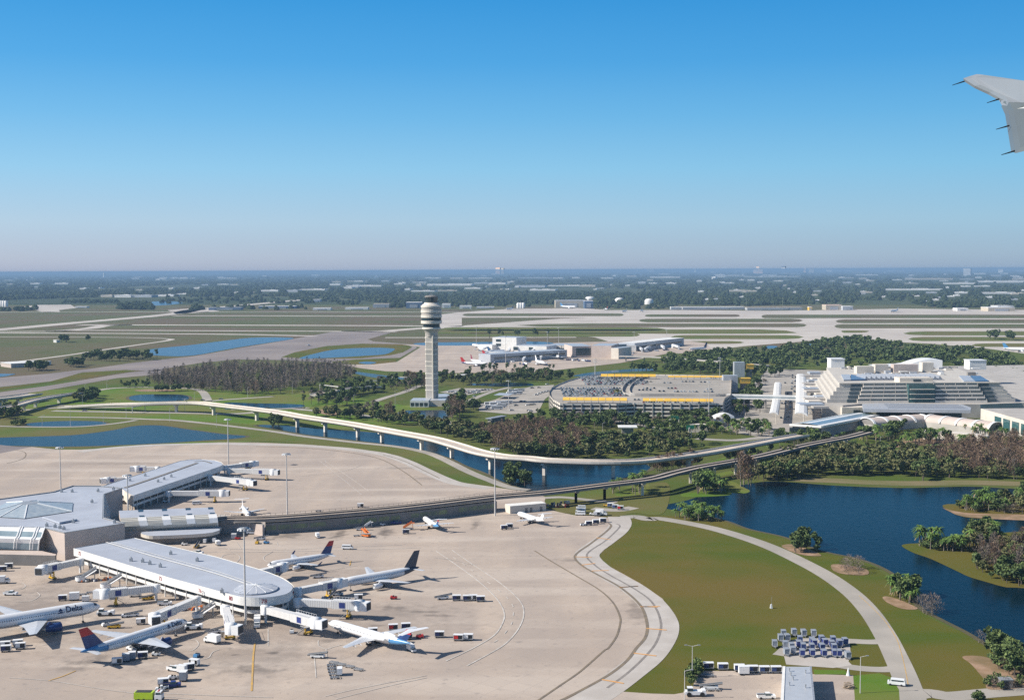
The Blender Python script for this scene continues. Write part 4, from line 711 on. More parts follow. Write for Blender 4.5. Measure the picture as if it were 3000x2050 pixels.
def mk_trailer(name, tarp, frame='steel'):
    t = proto(thing(name, 'covered cart', 'baggage cart')); q = MB(); q.box((0, 0, .6), (1.7, 2.6, .2)); q.box((0, -1.5, .55), (.9, .5, .12)); q.tube((0, -1.6, .5), (0, -2.5, .4), .07, n=4); q.build('bed', frame, t)
    q = MB(); q.box((0, .1, 1.5), (1.6, 2.3, 1.6)); q.build('cover', tarp, t); q = MB()
    q.box((0, .1, 2.36), (1.75, 2.45, .12)); q.build('roof', 'tarp_grey', t)
    for sd in (-1, 1): q = MB(); q.box((sd * .84, -1.05, 1.5), (.08, .08, 1.7)); q.build('post', 'white_metal', t)
    for sd in (-1, 1): q = MB(); q.tube((sd * .72, -.6, .3), (sd * .88, -.6, .3), .3, n=8); q.build('wheel', 'rubber', t)
    return t
TR_B = mk_trailer('baggage_cart', 'blue_panel'); TR_G = mk_trailer('baggage_cart', 'tarp_grey'); TR_C = mk_trailer('baggage_cart', 'curtain_blue')
def mk_tug(name, ma, L=2.8):
    t = proto(thing(name, 'tug', 'baggage tug')); q = MB(); q.box((0, 0, .7), (L, 1.5, .7), 0, 0, .94); q.box((-L * .3, 0, 1.15), (L * .25, 1.3, .3)); q.build('body', ma, t); q = MB(); q.box((-.1, 0, 1.25), (.5, .6, .5)); q.build('seat', 'black', t)
    q = MB(); q.tube((.5, 0, 1.0), (.3, 0, 1.5), .04, n=4); q.box((.75, 0, 1.1), (.5, 1.2, .2)); q.build('dashboard', 'dark', t); wheels(t, (-L * .3, L * .32), .8, .38); return t
TUG_W = mk_tug('baggage_tug', 'white_metal'); TUG_R = mk_tug('baggage_tug', 'red'); TUG_Y = mk_tug('baggage_tug', 'yellow'); TUG_B = mk_tug('baggage_tug', 'plane_mid_blue')
def mk_pushback():
    t = proto(thing('pushback_tractor', 'tractor', 'aircraft tractor')); q = MB(); q.box((0, 0, 1.15), (6.6, 2.5, 1.0), 0, 0, .95); q.box((2.5, 0, 1.8), (1.2, 2.4, .4)); q.build('body', 'white_metal', t); q = MB(); q.box((-1.6, 0, 2.1), (1.8, 2.1, 1.0), 0, 0, .85); q.build('cab', 'glass', t)
    q = MB(); q.box((-1.6, 0, 2.65), (1.7, 2.0, .12)); q.build('cab_roof', 'white_metal', t); wheels(t, (-2.0, 2.0), 1.35, .75); return t
PUSH = mk_pushback()
def mk_van(name='van', ma='white_metal', L=5.4):
    t = proto(thing(name, 'van', 'van')); q = MB(); q.box((-.1, 0, .85), (L, 1.95, .8), 0, 0, .98); q.box((-.45, 0, 1.68), (L * .82, 1.85, .86), 0, 0, .92, .88); q.build('body', ma, t)
    for sd in (-1, 1): q = MB(); q.box((-.45, sd * .90, 1.66), (L * .68, .05, .45)); q.build('side_window', 'glass', t)
    q = MB(); q.add([(L * .385, -.82, 1.3), (L * .385, .82, 1.3), (L * .335, .76, 2.02), (L * .335, -.76, 2.02)], [(0, 1, 2, 3)]); q.build('windscreen', 'glass', t); wheels(t, (-L * .31, L * .31), 1.0, .36); return t
VAN = mk_van()
def mk_pickup(ma='white_metal'):
    t = proto(thing('pickup_truck', 'pickup', 'pickup truck')); q = MB(); q.box((0, 0, .8), (5.6, 1.95, .7), 0, 0, .98); q.box((2.0, 0, 1.18), (1.5, 1.85, .2), 0, 0, .9); q.build('body', ma, t); q = MB(); q.box((-1.6, 0, 1.18), (2.2, 1.6, .06)); q.build('bed', 'dark', t)
    for a in (-1, 1): q = MB(); q.box((-1.6, a * .92, 1.3), (2.4, .08, .35)); q.build('side_panel', ma, t)
    q = MB(); q.box((.45, 0, 1.5), (1.9, 1.75, .7), 0, 0, .78, .85); q.build('cab', 'glass', t); q = MB(); q.box((.40, 0, 1.87), (1.45, 1.45, .08)); q.build('cab_roof', ma, t); wheels(t, (-1.75, 1.75), 1.0, .4); return t
PICK = mk_pickup(); PICK_B = mk_pickup('blue_panel')
def mk_truck(ma='white_metal', L=6.5, name='box_truck', cabma='white_metal'):
    t = proto(thing(name, 'truck', 'truck')); q = MB(); q.box((-.8, 0, 2.05), (L - 2.2, 2.3, 2.4)); q.build('cargo_box', ma, t); q = MB(); q.box((L / 2 - .85, 0, 1.05), (1.7, 2.1, .9)); q.box((L / 2 - 1.05, 0, 1.85), (1.25, 2.0, .75), 0, 0, .85, .9); q.build('cab', cabma, t)
    q = MB(); q.add([(L / 2 - .40, -.9, 1.55), (L / 2 - .40, .9, 1.55), (L / 2 - .50, .82, 2.15), (L / 2 - .50, -.82, 2.15)], [(0, 1, 2, 3)]); q.build('windscreen', 'glass', t)
    for sd in (-1, 1): q = MB(); q.box((L / 2 - 1.05, sd * .99, 1.85), (.8, .05, .5)); q.build('side_window', 'glass', t)
    q = MB(); q.box((0, 0, .65), (L * .95, 1.6, .25)); q.build('chassis', 'dark', t); wheels(t, (-L * .3, L * .33), 1.1, .45); return t
TRUCK = mk_truck(); CATER = mk_truck(L=8.5)
def mk_loader(name='belt_loader', ma='white_metal'):
    t = proto(thing(name, 'belt loader', 'belt loader')); q = MB(); q.box((0, 0, .75), (4.6, 1.9, .6)); q.box((1.0, .6, 1.25), (1.2, .6, .5)); q.build('body', ma, t); q = MB(); q.beam((-3.4, -.25, .9), (3.6, -.25, 2.0), .95, .25); q.build('conveyor', 'black', t)
    q = MB(); q.beam((-3.4, -.8, 1.15), (3.6, -.8, 2.25), .08, .3); q.beam((-3.4, .28, 1.15), (3.6, .28, 2.25), .08, .3); q.build('side_rail', 'steel', t); wheels(t, (-1.5, 1.5), 1.0, .38); return t
LOAD = mk_loader(); LOAD_R = mk_loader('belt_loader', 'orange'); LOAD_Y = mk_loader('belt_loader', 'yellow')
def mk_dolly():
    t = proto(thing('cargo_dolly', 'dolly', 'dolly')); q = MB()
    for y in (-.85, -.3, .3, .85): q.box((0, y, .5), (3.0, .12, .15))
    for x in (-1.45, -.7, 0, .7, 1.45): q.box((x, 0, .5), (.12, 1.8, .14))
    q.build('frame', 'steel', t); q = MB(); q.tube((1.5, 0, .5), (2.3, 0, .4), .05, n=4); q.build('drawbar', 'steel', t); wheels(t, (-1.1, 1.1), .85, .28); return t
DOLLY = mk_dolly()
def mk_stairs(ma='white_metal'):
    t = proto(thing('stair_truck', 'stairs', 'boarding stairs')); q = MB(); q.box((0, 0, .6), (5.0, 2.0, .5)); q.build('chassis', 'steel', t); q = MB(); q.beam((-2.6, 0, .7), (1.8, 0, 3.4), 1.5, .25); q.box((2.4, 0, 3.4), (1.4, 1.6, .15)); q.build('stair_flight', ma, t)
    for sd in (-1, 1): q = MB(); q.add([(-2.6, sd * .8, .8), (1.8, sd * .8, 3.5), (1.8, sd * .8, 4.4), (-2.6, sd * .8, 1.7)], [(0, 1, 2, 3)]); q.beam((2.2, sd * .7, .7), (2.2, sd * .7, 3.4), .12, .12); q.build('side_panel', ma, t)
    wheels(t, (-1.7, 1.7), 1.0, .38); return t
STAIR = mk_stairs(); STAIR_R = mk_stairs('orange')
def mk_fire():
    t = proto(thing('fire_truck', 'fire engine', 'fire truck')); q = MB(); q.box((-1.6, 0, 2.0), (5.8, 2.7, 2.0), 0, 0, .98); q.build('body', 'lime', t); q = MB(); q.box((-1.8, 0, 3.05), (4.6, 2.2, .12)); q.build('top_deck', 'dark', t); q = MB(); q.box((2.9, 0, 1.6), (2.2, 2.6, 1.3)); q.box((2.9, 0, 2.75), (2.0, 2.4, 1.0), 0, 0, .88); q.build('cab', 'white_metal', t)
    q = MB(); q.box((2.9, 0, 2.7), (2.06, 2.2, .6), 0, 0, .93); q.box((2.9, 0, 2.7), (1.6, 2.46, .6), 0, 0, .93); q.build('cab_window', 'glass', t); q = MB(); q.box((2.8, 0, 3.3), (.4, 1.6, .15)); q.build('light_bar', 'red', t); q = MB(); q.box((0, 0, .8), (8.4, 2.2, .4)); q.build('chassis', 'dark', t); wheels(t, (-3, -1.4, 2.6), 1.35, .6); return t
FIRE = mk_fire()
USED = set()
def put(pr, f, x, y, deg, label, group=None, z=0.13, s=None):
    loc = g1(f, x, y, z)
    if pr not in USED: USED.add(pr); pr.location = loc; pr.rotation_euler = (0, 0, radians(deg)); pr['label'] = label; o = pr; o.scale = (s, s, s) if s else (1, 1, 1)
    else: o = dup(pr, loc, radians(deg), label, None, s); o.scale = (s, s, s) if s else (1, 1, 1)
    if group: o['group'] = group
    elif 'group' in o: del o['group']
    return o
GC = 'baggage carts on the near apron'; GV = 'service vehicles on the near apron'
def carts(f, deg, what, pts, pr=None, g=GC):
    for i, (x, y) in enumerate(pts):
        nm = ORD[i] + ' of ' + what
        if len(pts) == 2: nm = ('left' if i == 0 else 'right') + ' one of ' + what
        put((pr or C_DARK) if not isinstance(pr, list) else pr[i % len(pr)], f, x, y, deg, 'baggage cart, ' + nm, g)
carts(fB2, 12, 'four carts at the left edge below the wide jet', [(68, 1000), (60, 955), (232, 970), (205, 935)], [C_DARK, C_WHITE, C_WHITE, C_WHITE])
carts(fQ1, 12, 'two carts before the low annex at the left edge', [(45, 490), (140, 445)], C_DARK)
put(TRUCK, fQ1, 30, 680, 10, 'white box truck standing at the very left edge of the apron', GV)
put(PICK, fQ1, 165, 860, -5, 'white cab service truck alone behind the wide white jet', GV)
put(C_DARK, fQ1, 975, 945, 10, 'baggage cart standing nose to tail left of the long white cargo box', GC)
put(BOX_W, fQ1, 1155, 940, 12, 'long white cargo box between cart and dollies behind the wide jet', GV, s=1.25)
for i, (x, y) in enumerate([(1290, 860), (1400, 830)]): put(DOLLY, fQ1, x, y, 15, ('near' if i == 0 else 'far') + ' one of two loaded dollies leading to the bridge beside the wide jet', GC)
put(BOX_W, fQ1, 1330, 960, 8, 'white slab topped box half hidden behind the wide jet roof', GV, s=.9)
put(PUSH, fQ1, 1640, 1175, 5, 'white aircraft tractor under the nose of the wide white jet', GV)
for i, (x, y) in enumerate([(1940, 1205), (2060, 1190)]): put(LOAD if i else TUG_W, fQ1, x, y, 12, ('low white tug' if i == 0 else 'white belt loader') + ' right of the tractor at the wide jet', GV)
put(LOAD_Y, fQ1, 1770, 1370, 5, 'yellow sided belt loader near the wing of the red tailed jet', GV)
put(TUG_W, fQ1, 1640, 1340, 40, 'small white tug touching the yellow sided loader', GV)
put(TUG_W, fQ1, 1345, 1475, 60, 'pale tug behind the fin of the red tailed front jet', GV)
put(C_WHITE, fB2, 1600, 690, 15, 'white baggage cart beside the bridge of the red tailed front jet', GC)
put(LOAD_Y, fB2, 1680, 410, 15, 'yellow tank cart under the second bridge of the pier', GV)
put(LOAD, fB2, 1540, 375, 12, 'flat grey loader left of the yellow tank cart', GV)
put(PICK, fB2, 1870, 470, 12, 'white pickup between two bridges of the near pier', GV)
carts(fB2, 12, 'row below the tail of the red tailed front jet', [(1330, 1145), (1430, 1110), (1500, 1090), (1620, 1075)], [C_WHITE, BOX_G, BOX_G, C_DARK])
put(TUG_W, fB2, 1770, 1045, 0, 'tug right of the cart row under the front jet wing', GV)
put(LOAD, fB2, 1500, 985, 140, 'dark belt loader under the rear of the red tailed front jet', GV)
put(PUSH, fR2, 760, 650, 8, 'big wheeled white tractor at the nose of the red tailed front jet', GV)
put(LOAD, fR2, 1030, 700, 25, 'white belt loader left of the bridge pointing at the viewer', GV)
put(TRUCK, fR2, 1010, 830, 150, 'white box truck parked alone before the bridge pointing at the viewer', GV)
put(TUG_B, fR2, 800, 1015, 80, 'small blue tug at the tip of the front jet wing shadow', GV)
put(CATER, fR2, 1605, 600, -80, 'tall white catering truck right of the foremost light mast', GV)
put(C_DARK, fR2, 700, 1190, 20, 'baggage cart in front of two, right of the white utility truck', GC); put(C_WHITE, fR2, 770, 1130, 160, 'baggage cart behind another, at the front jet wing tip shadow', GC)
put(PICK, fR2, 510, 1200, -25, 'white utility truck in the foreground cluster of carts', GV); put(BOX_W, fR2, 605, 1225, -20, 'white box coupled behind the utility truck in the foreground', GV)
put(BOX_G, fR2, 625, 1330, 90, 'grey cargo box standing upright in the foreground', GV, s=1.15)
put(C_WHITE, fR2, 355, 1390, 14, 'large white cart left in the foreground above the lime truck', GC)
carts(fR2, 18, 'low tugs around the large white foreground cart', [], None)
for i, (x, y, a) in enumerate([(310, 1470, 12), (370, 1440, 15), (470, 1415, 14), (480, 1310, 25), (540, 1295, 25)]): put([TUG_W, TUG_W, PICK_B, TUG_W, DOLLY][i], fR2, x, y, a, ['nearest white tug above the lime truck', 'middle white tug above the lime truck', 'dark blue pickup right of the white tugs in the foreground', 'white tug behind the large white foreground cart', 'low dolly behind the large white foreground cart'][i], GV)
put(FIRE, fB2, 1700, 1560, -2, 'lime green fire truck with white cab at the bottom edge', None)
# right of the pier
carts(fC3, 8, 'carts round the tail of the sunlit jet', [(1835, 950), (2020, 915), (2135, 905), (2150, 1000)], [C_WHITE, C_RED, C_DARK, C_DARK])
put(TUG_R, fC3, 2262, 985, 180, 'red tug pulling the cart by the tail of the sunlit jet', GV); put(BOX_G, fC3, 2090, 1030, 80, 'grey cargo box under the tail of the sunlit jet', GV); put(TRUCK, fC3, 2185, 1105, -60, 'white truck in the tail shadow of the sunlit jet', GV, s=.75)
put(TUG_W, fC3, 1100, 940, 100, 'small tug left of the bridge stairs of the sunlit jet', GV); put(LOAD, fC3, 1335, 1165, -10, 'white belt loader alone in front of the sunlit jet', GV)
for i, (x, y) in enumerate([(1480, 1215), (1550, 1232), (1630, 1252), (1705, 1278)]): put(DOLLY, fC3, x, y, -28, ORD[i] + ' from the left in the slanting line of empty dollies', 'empty cargo dollies')
for i, (x, y) in enumerate([(1460, 1240), (1463, 1268), (1470, 1295), (1480, 1322), (1490, 1352)]): put(DOLLY, fC3, x, y, 5, ORD[i] + ' from the back in the column of empty dollies beside the white box', 'empty cargo dollies')
put(BOX_W, fC3, 1535, 1320, 95, 'white upright box right of the column of empty dollies', GV, s=.95)
put(VAN, fC3, 1605, 180, -4, 'white passenger van alone on the middle of the apron', GV)
put(TRUCK, fC3, 1335, 75, -70, 'small white truck below the elevated track near the oil stains', GV, s=.7); put(C_DARK, fC3, 2135, 40, 5, 'lone cart left of the blue tailed small jet', GC)
put(STAIR_R, fC3, 1770, 65, 140, 'orange boarding stairs alone between two oil stains', GV); put(TUG_R, fC3, 2025, 632, 0, 'red tug alone right of the dark tailed jet', GV); put(C_WHITE, fC3, 1705, 640, 5, 'white cart behind the empty level bridge', GC)
put(TUG_W, fC3, 1400, 640, 5, 'small tug between the two bridges right of the pier', GV); put(LOAD, fC3, 1515, 600, 5, 'belt loader under the dark tailed jet nose', GV); put(LOAD, fC3, 1340, 440, 10, 'belt loader before the small red tailed jet wing', GV)
for i, (x, y, pr, a, l) in enumerate([(820, 95, LOAD, 10, 'loader highest of the small group left of the red tail'), (870, 130, TUG_B, 0, 'blue tug in the small group left of the red tail'), (785, 130, TUG_Y, 90, 'yellow tug in the small group left of the red tail'), (575, 90, BOX_G, 0, 'grey tank cart before the low platform wing'), (610, 92, TUG_R, 0, 'red tug hitched to the grey tank cart'), (740, 42, VAN, 5, 'white van close to the wall end under the track'),
    (430, 145, C_WHITE, -60, 'white cart rightmost in front of the rounded low building'), (312, 125, BOX_W, 90, 'left one of two upright white boxes by the rounded building'), (396, 118, BOX_W, 90, 'right one of two upright white boxes by the rounded building'), (235, 165, LOAD_Y, 90, 'dark loader left of the upright white boxes'), (245, 225, PICK, -15, 'white pickup just behind the near pier roof'), (125, 145, TUG_W, 0, 'small green grey tug left of the loader behind the pier')]):
    put(pr, fC3, x, y, a, l, GV, s=.8 if pr in (BOX_W,) else None)
for i, (x, y, pr, a, l) in enumerate([(640, 365, STAIR, 20, 'white boarding stairs nearest the track wall end'), (1105, 340, STAIR, 20, 'white boarding stairs in the middle of the wall under the track'), (1590, 315, STAIR, 15, 'white boarding stairs closest to the blue tailed small jet'), (950, 320, TRUCK, 10, 'white truck against the wall under the track'), (998, 318, BOX_W, 90, 'tall narrow white box against the track wall'), (1340, 292, PICK, 5, 'white pickup against the track wall'), (1435, 285, TUG_B, 5, 'blue tug against the track wall'), (1285, 320, TUG_W, 5, 'white tug in front of the track wall'), (1515, 340, LOAD, 5, 'loader in front of the track wall stairs'),
    (1570, 405, LOAD_R, -40, 'orange belt loader among the oil stains'), (1475, 400, DOLLY, 20, 'bare dolly left of the orange belt loader'), (1860, 282, PICK_B, 5, 'dark blue pickup against the track wall'), (1958, 375, C_DARK, 5, 'cart left of the wing of the blue tailed small jet'), (1980, 335, STAIR_R, 0, 'orange stairs at the wing of the blue tailed small jet'), (1730, 295, TUG_W, 5, 'white tug left of the dark blue pickup'), (1515, 120, C_WHITE, 5, 'lone cart beyond the elevated track'), (1105, 158, DOLLY, 5, 'low dolly beyond the elevated track')]):
    put(pr, fW7, x, y, a, l, GV if pr not in (C_DARK, C_WHITE) else GC, s=.8 if pr is STAIR else None)
carts(fD4, 2, 'train of carts on the open apron', [(690, 1042), (780, 1044), (830, 1040), (895, 1050)], [C_DARK, C_DARK, C_WHITE, C_DARK]); put(LOAD, fD4, 575, 1030, 10, 'tug with belt loader heading the cart train on open apron', GV)
put(C_DARK, fD4, 545, 1355, 0, 'lone baggage cart right of the sunlit jet tail', GC); carts(fD4, -5, 'pair right of the lone cart', [(705, 1382), (790, 1378)], [C_RED, C_WHITE])
carts(fD4, 8, 'pair left of the all white small jet', [(1095, 438), (1140, 425)], [C_DARK, C_DARK])
carts(fD4, 10, 'train below the parked vans', [(1815, 402), (1875, 390), (1935, 378)], [C_DARK, C_DARK, C_DARK]); put(TUG_W, fD4, 1765, 405, 190, 'tug heading the cart train below the parked vans', GV)
for i, (x, y) in enumerate([(1748, 265), (1745, 292), (1742, 315)]): put(VAN, fD4, x, y, 175, ['farthest', 'middle', 'nearest'][i] + ' of the three white vans on the grass corner', GV)
put(TRUCK, fD4, 1920, 318, -10, 'white box truck right of the three vans', GV); put(C_WHITE, fD4, 1885, 322, 0, 'cart tucked beside the white box truck on the corner', GC); put(TUG_W, fD4, 1845, 315, 0, 'white tug between vans and box truck', GV)
carts(fD4, -12, 'coloured train on the entry road', [(2000, 248), (2040, 260), (2085, 270)], [C_BLUE, C_BLUE, C_RED]); put(TUG_Y, fD4, 1962, 240, 168, 'lime yellow tug at the head of the coloured train', GV)
put(VAN, fA, 1790, 550, 10, 'white van below the far pier', GV); put(TUG_W, fA, 1500, 530, 10, 'small white vehicle in the shade of the far pier', GV)
put(VAN, fF6, 1235, 888, 160, 'white van on the road edge by the bright lawn', None)
# service yard at bottom right
for i, (x, y) in enumerate([(118, 600), (315, 612), (540, 630), (722, 645), (880, 652), (1040, 652)]): put(C_DARK if i in (0,) else C_BLUE, fS3, x, y, 0, 'white and blue cart, ' + ORD[i] + ' from the left in the row along the yard hedge', 'carts lined up in the yard')
put(BOX_W, fS3, 600, 672, 0, 'white cargo box in front of the row of blue carts', None, s=1.1)
YR = [('back row on the grass', [(1140, 158), (1283, 142), (1415, 152), (1550, 157)], TR_G), ('cluster at the left end', [(1020, 300), (1100, 218), (1190, 215)], TR_G), ('second row', [(1365, 240), (1530, 262), (1660, 235), (1815, 245), (1905, 292), (1978, 268)], TR_C), ('third row', [(1350, 305), (1560, 290), (1705, 280), (1800, 305)], TR_B),
      ('grey corner', [(1165, 312), (1250, 335), (1180, 410), (1270, 390)], TR_G), ('fourth row', [(1410, 340), (1525, 345), (1665, 345), (1830, 350)], TR_C), ('front row', [(1395, 425), (1530, 425), (1690, 428), (1835, 428), (1895, 430), (2015, 455)], TR_B)]
for nm, pts, pr in YR:
    for i, (x, y) in enumerate(pts): put(pr if not (nm == 'front row' and i == 5) else TR_G, fS3, x, y, (i * 37) % 11 - 5, 'covered cart, ' + ORD[i] + ' from left in the ' + nm + ' in the yard', 'covered carts stored in the yard')
for i, (x, y) in enumerate([(110, 690), (190, 700)]): put(DOLLY, fS3, x - 60, y, -6, ('left' if i == 0 else 'right') + ' one of the two bare dollies below the cart row', 'empty dollies in the yard')
for i, (x, y) in enumerate([(60, 850), (150, 870), (200, 890), (90, 890)]): put(DOLLY if i != 1 else LOAD, fS3, x, y, -8, ['leftmost bare dolly above the yard tractor', 'dark belt loader in the yard group above the tractor', 'rightmost bare dolly above the yard tractor', 'bare dolly nearest the yard tractor'][i], 'empty dollies in the yard' if i != 1 else None)
put(PUSH, fE5, 978, 978, 0, 'white tractor with big wheels at the left of the yard', None)
put(PICK, fS3, 905, 1000, 0, 'white pickup with ladder rack left of the yard shed', None)
for pr in PROTO:
    if pr not in USED:
        for c in list(pr.children): bpy.data.objects.remove(c)
        bpy.data.objects.remove(pr)
def solo(name, label, cat, f, x, y, z=0.0, rz=0.0, group=None): p = g1(f, x, y, z); return thing(name, label, cat, (p.x, p.y, 0), rz, group)
# yard shed
rp = [g1(fS3, x, y, 5.2) for x, y in ((1160, 566), (1497, 566), (1545, 1060), (1135, 1060))]
t = thing('storage_shed', 'pale grey flat roofed shed with white walls at the bottom edge', 'shed', (rp[3].x, rp[3].y, 0), world=True); MB().prism(rp, 0, 5.2, 0, top=False).build('wall', 'white_wall', t); MB().sheet(rp, 5.22).build('roof', 'plane_grey', t)
q = MB(); q.beam(rp[1] + Vector((.3, 0, -.1)), rp[2] + Vector((.3, 0, -.1)), .6, .5); q.build('gutter', 'tarp_grey', t); q = MB(); q.beam(rp[0] + Vector((-.3, 0, -.1)), rp[3] + Vector((-.3, 0, -.1)), .9, .6); q.build('eave', 'white_wall', t)
for x, y in ((1220, 630), (1240, 690), (1270, 748), (1440, 655), (1440, 855), (1220, 822)): p = g1(fS3, x, y, 5.2); q = MB(); q.tube((p.x, p.y, 5.2), (p.x, p.y, 6.1), .18, n=6); q.tube((p.x, p.y, 6.1), (p.x, p.y, 6.3), .3, n=6); q.build('vent', 'steel', t)
t = solo('timber_stack', 'rough stack of pale timber right of the shed shadow', 'timber stack', fS3, 2045, 880); random.seed(7)
q = MB()
for i in range(46): q.box((random.uniform(-1.1, 1.1), random.uniform(0, 4.2), .15 + random.random() * 1.0), (random.uniform(.8, 2.2), random.uniform(.15, .5), .15), random.uniform(-.6, .6))
q.build('planks', 'tan_box', t)
t = solo('traffic_cone', 'tall white and green tent shaped cone behind the timber stack', 'cone', fS3, 2022, 690); q = MB(); q.lathe([(.75, 0), (.6, .3), (.1, 2.6), (.02, 2.7)], (0, 0, 0), 10); q.build('cone_body', 'white_metal', t); q = MB(); q.box((0, 0, .05), (1.7, 1.7, .1)); q.build('base', 'sign_green', t)
t = solo('weather_instrument', 'small white instrument post alone on the grass field', 'instrument', fE5, 1625, 236); q = MB(); q.box((0, 0, .8), (.9, .9, 1.6), 0, 0, .6); q.build('housing', 'white_metal', t); q = MB(); q.tube((.2, 0, 1.6), (.2, 0, 4.6), .06, n=5); q.build('antenna', 'steel', t)
t = solo('cabinet', 'grey roofed cabinet half hidden in the bottom right scrub', 'cabinet', fF6, 2165, 905); q = MB(); q.box((0, 0, 1.3), (3.6, 2.6, 2.6)); q.build('wall', 'concrete_dark', t); q = MB(); q.box((0, 0, 2.7), (4, 3, .2)); q.build('roof', 'steel', t); q = MB(); q.box((0, -1.32, 1.1), (1.0, .05, 2.0)); q.build('door', 'dark', t)
# ------------------------------------------------------------------ light masts and lamp posts
def mast(f, base, top, label, heads=10, r=.42, group='tall apron light masts', name='light_mast'):
    p = g1(f, *base); dy = f(base)[0][1] - hv(f(base)[0][0]); ty = f(top)[0][1] - hv(f(top)[0][0]); h = CAM_H * (1 - ty / dy)
    t = thing(name, label, 'light mast', p, 0, group); q = MB(); q.tube((0, 0, 0), (0, 0, h), r, r * .55, 10); q.build('pole', 'pole_metal', t)
    q = MB(); q.lathe([(r * .5, 0), (2.0, .1), (2.0, .3), (r * .5, .4)], (0, 0, h - .6), 14); q.build('ring', 'steel', t)
    for k in range(heads): a = 2 * pi * k / heads; q = MB(); q.box((2.1 * cos(a), 2.1 * sin(a), h - .75), (.75, .75, .55), a, 0, .7); q.build('lamp_head', 'white_metal', t)
    return t
mast(fC3, (680, 872), (655, -30), 'tallest light mast, in front of the rounded end of the near pier')
mast(fA, (1167, 790), (1150, 270), 'light mast between the hub wall and the ribbed station vault')
mast(fA, (552, 408), (535, 20), 'light mast on the left behind the hub roof')
mast(fA, (2075, 205), (2070, -235), 'light mast at the tip of the far pier')
mast(fW7, (802, 190), (795, -415), 'light mast rising from behind the elevated track')
mast(fD4, (1018, 322), (1012, -265), 'light mast right of the blue tailed small jet')
GM = 'slim light masts farther off'
for f, b, tp, l in [(fT4, (750, 160), (745, -10), 'slim mast behind the left end of the parking garage'), (fT4, (2040, 680), (2042, 170), 'slim mast in front of the right half of the parking garage'), (fT4, (2165, 155), (2165, -30), 'slim mast behind the right end of the parking garage'), (fV6, (1580, 540), (1580, 155), 'slim mast in the bus lot left of the garage'), (fP8, (222, 125), (222, -10), 'slim mast leftmost behind the distant terminal'), (fP8, (422, 245), (420, 55), 'slim mast in front of the left wing of the distant terminal'), (fP8, (706, 165), (706, 25), 'slim mast behind the middle of the distant terminal'), (fP8, (783, 135), (783, 0), 'slim mast second from the middle of the distant terminal'), (fP8, (1296, 135), (1295, 25), 'slim mast at the right wing of the distant terminal'), (fP8, (1518, 105), (1518, 15), 'slim mast at the right end of the distant terminal'), (fP8, (1030, 315), (1030, 212), 'slim mast on the grass below the distant terminal'), (fP8, (1880, 330), (1880, 200), 'slim mast left of the yellow stair towers')]:
    mast(f, b, tp, l, 4, .35, GM)
GL_ = 'lamp posts along the airport roads'
def lamp(f, b, tp, label, arm=1):
    p = g1(f, *b); dy = f(b)[0][1] - hv(f(b)[0][0]); ty = f(tp)[0][1] - hv(f(tp)[0][0]); h = CAM_H * (1 - ty / dy); t = thing('lamp_post', label, 'lamp post', p, 0, GL_)
    q = MB(); q.tube((0, 0, 0), (0, 0, h), .16, .1, 6); q.build('pole', 'pole_metal', t)
    for s_ in ((1,) if arm == 1 else (-1, 1)): q = MB(); q.tube((0, 0, h - .1), (s_ * 1.8, 0, h + .3), .07, n=4); q.build('arm', 'pole_metal', t); q = MB(); q.box((s_ * 2.1, 0, h + .3), (.9, .4, .2)); q.build('lamp_head', 'steel', t)
for f, b, tp, l, a in [(fI1, (722, 870), (720, 800), 'lamp post at the end of the short overpass', 1), (fI1, (910, 840), (910, 765), 'lamp post at the left bend of the loop road', 1), (fI1, (1243, 820), (1240, 725), 'lamp post behind the oval pond', 1), (fI1, (1630, 830), (1628, 760), 'lamp post at the right bend of the loop road', 1), (fI1, (2108, 915), (2095, 825), 'lamp post in front of the bare wood', 1), (fI1, (702, 970), (700, 890), 'lamp post left of the dark clump by the loop', 1), (fI1, (1655, 945), (1652, 865), 'lamp post right of the oval pond', 1), (fI1, (1573, 1035), (1570, 925), 'two armed lamp post on the curved ramp', 2), (fI1, (360, 1155), (358, 1065), 'lamp post at the left end of the small pond', 1), (fI1, (600, 1160), (600, 985), 'tall lamp post in the middle of the small pond bank', 1), (fI1, (880, 1135), (878, 1025), 'two armed lamp post right of the small pond', 2), (fI1, (1075, 1085), (1073, 980), 'lamp post where the pond roads meet', 1), (fI1, (1445, 1120), (1443, 1005), 'lamp post above the middle of the large pond', 1), (fI1, (1843, 1165), (1842, 1050), 'lamp post above the right end of the large pond', 1), (fJ2, (310, 590), (300, 485), 'lamp post left of the palm grove', 1), (fJ2, (1185, 740), (1183, 560), 'lamp post left of the control tower base', 1), (fJ2, (1620, 810), (1618, 700), 'lamp post at the right end of the tower pond', 1), (fJ2, (830, 660), (828, 600), 'lamp post beside the shaded overpass', 1),
    (fV6, (1325, 820), (1322, 700), 'pale post in front of the bus lot palms', 1), (fV6, (1583, 780), (1583, 690), 'pale post right of the blue pergola', 1), (fT4, (835, 815), (835, 690), 'lamp post before the garage corner', 1), (fT4, (1010, 880), (1008, 770), 'lamp post left of the small white canopy', 1), (fE5, (953, 830), (953, 550), 'two headed lamp post beside the yard hedge', 2), (fE5, (888, 1012), (888, 760), 'lamp post at the yard gate', 1), (fF6, (930, 960), (932, 640), 'lamp post on the bright yard lawn', 1), (fM5, (145, 345), (145, 260), 'tall far post left on the long apron', 1), (fM5, (433, 345), (433, 258), 'tall far post in the middle of the long apron', 1), (fM5, (680, 345), (680, 258), 'tall far post right on the long apron', 1), (fG7, (925, 870), (925, 760), 'lamp post by the palms under the train platforms', 1)]:
    lamp(f, b, tp, l, a)
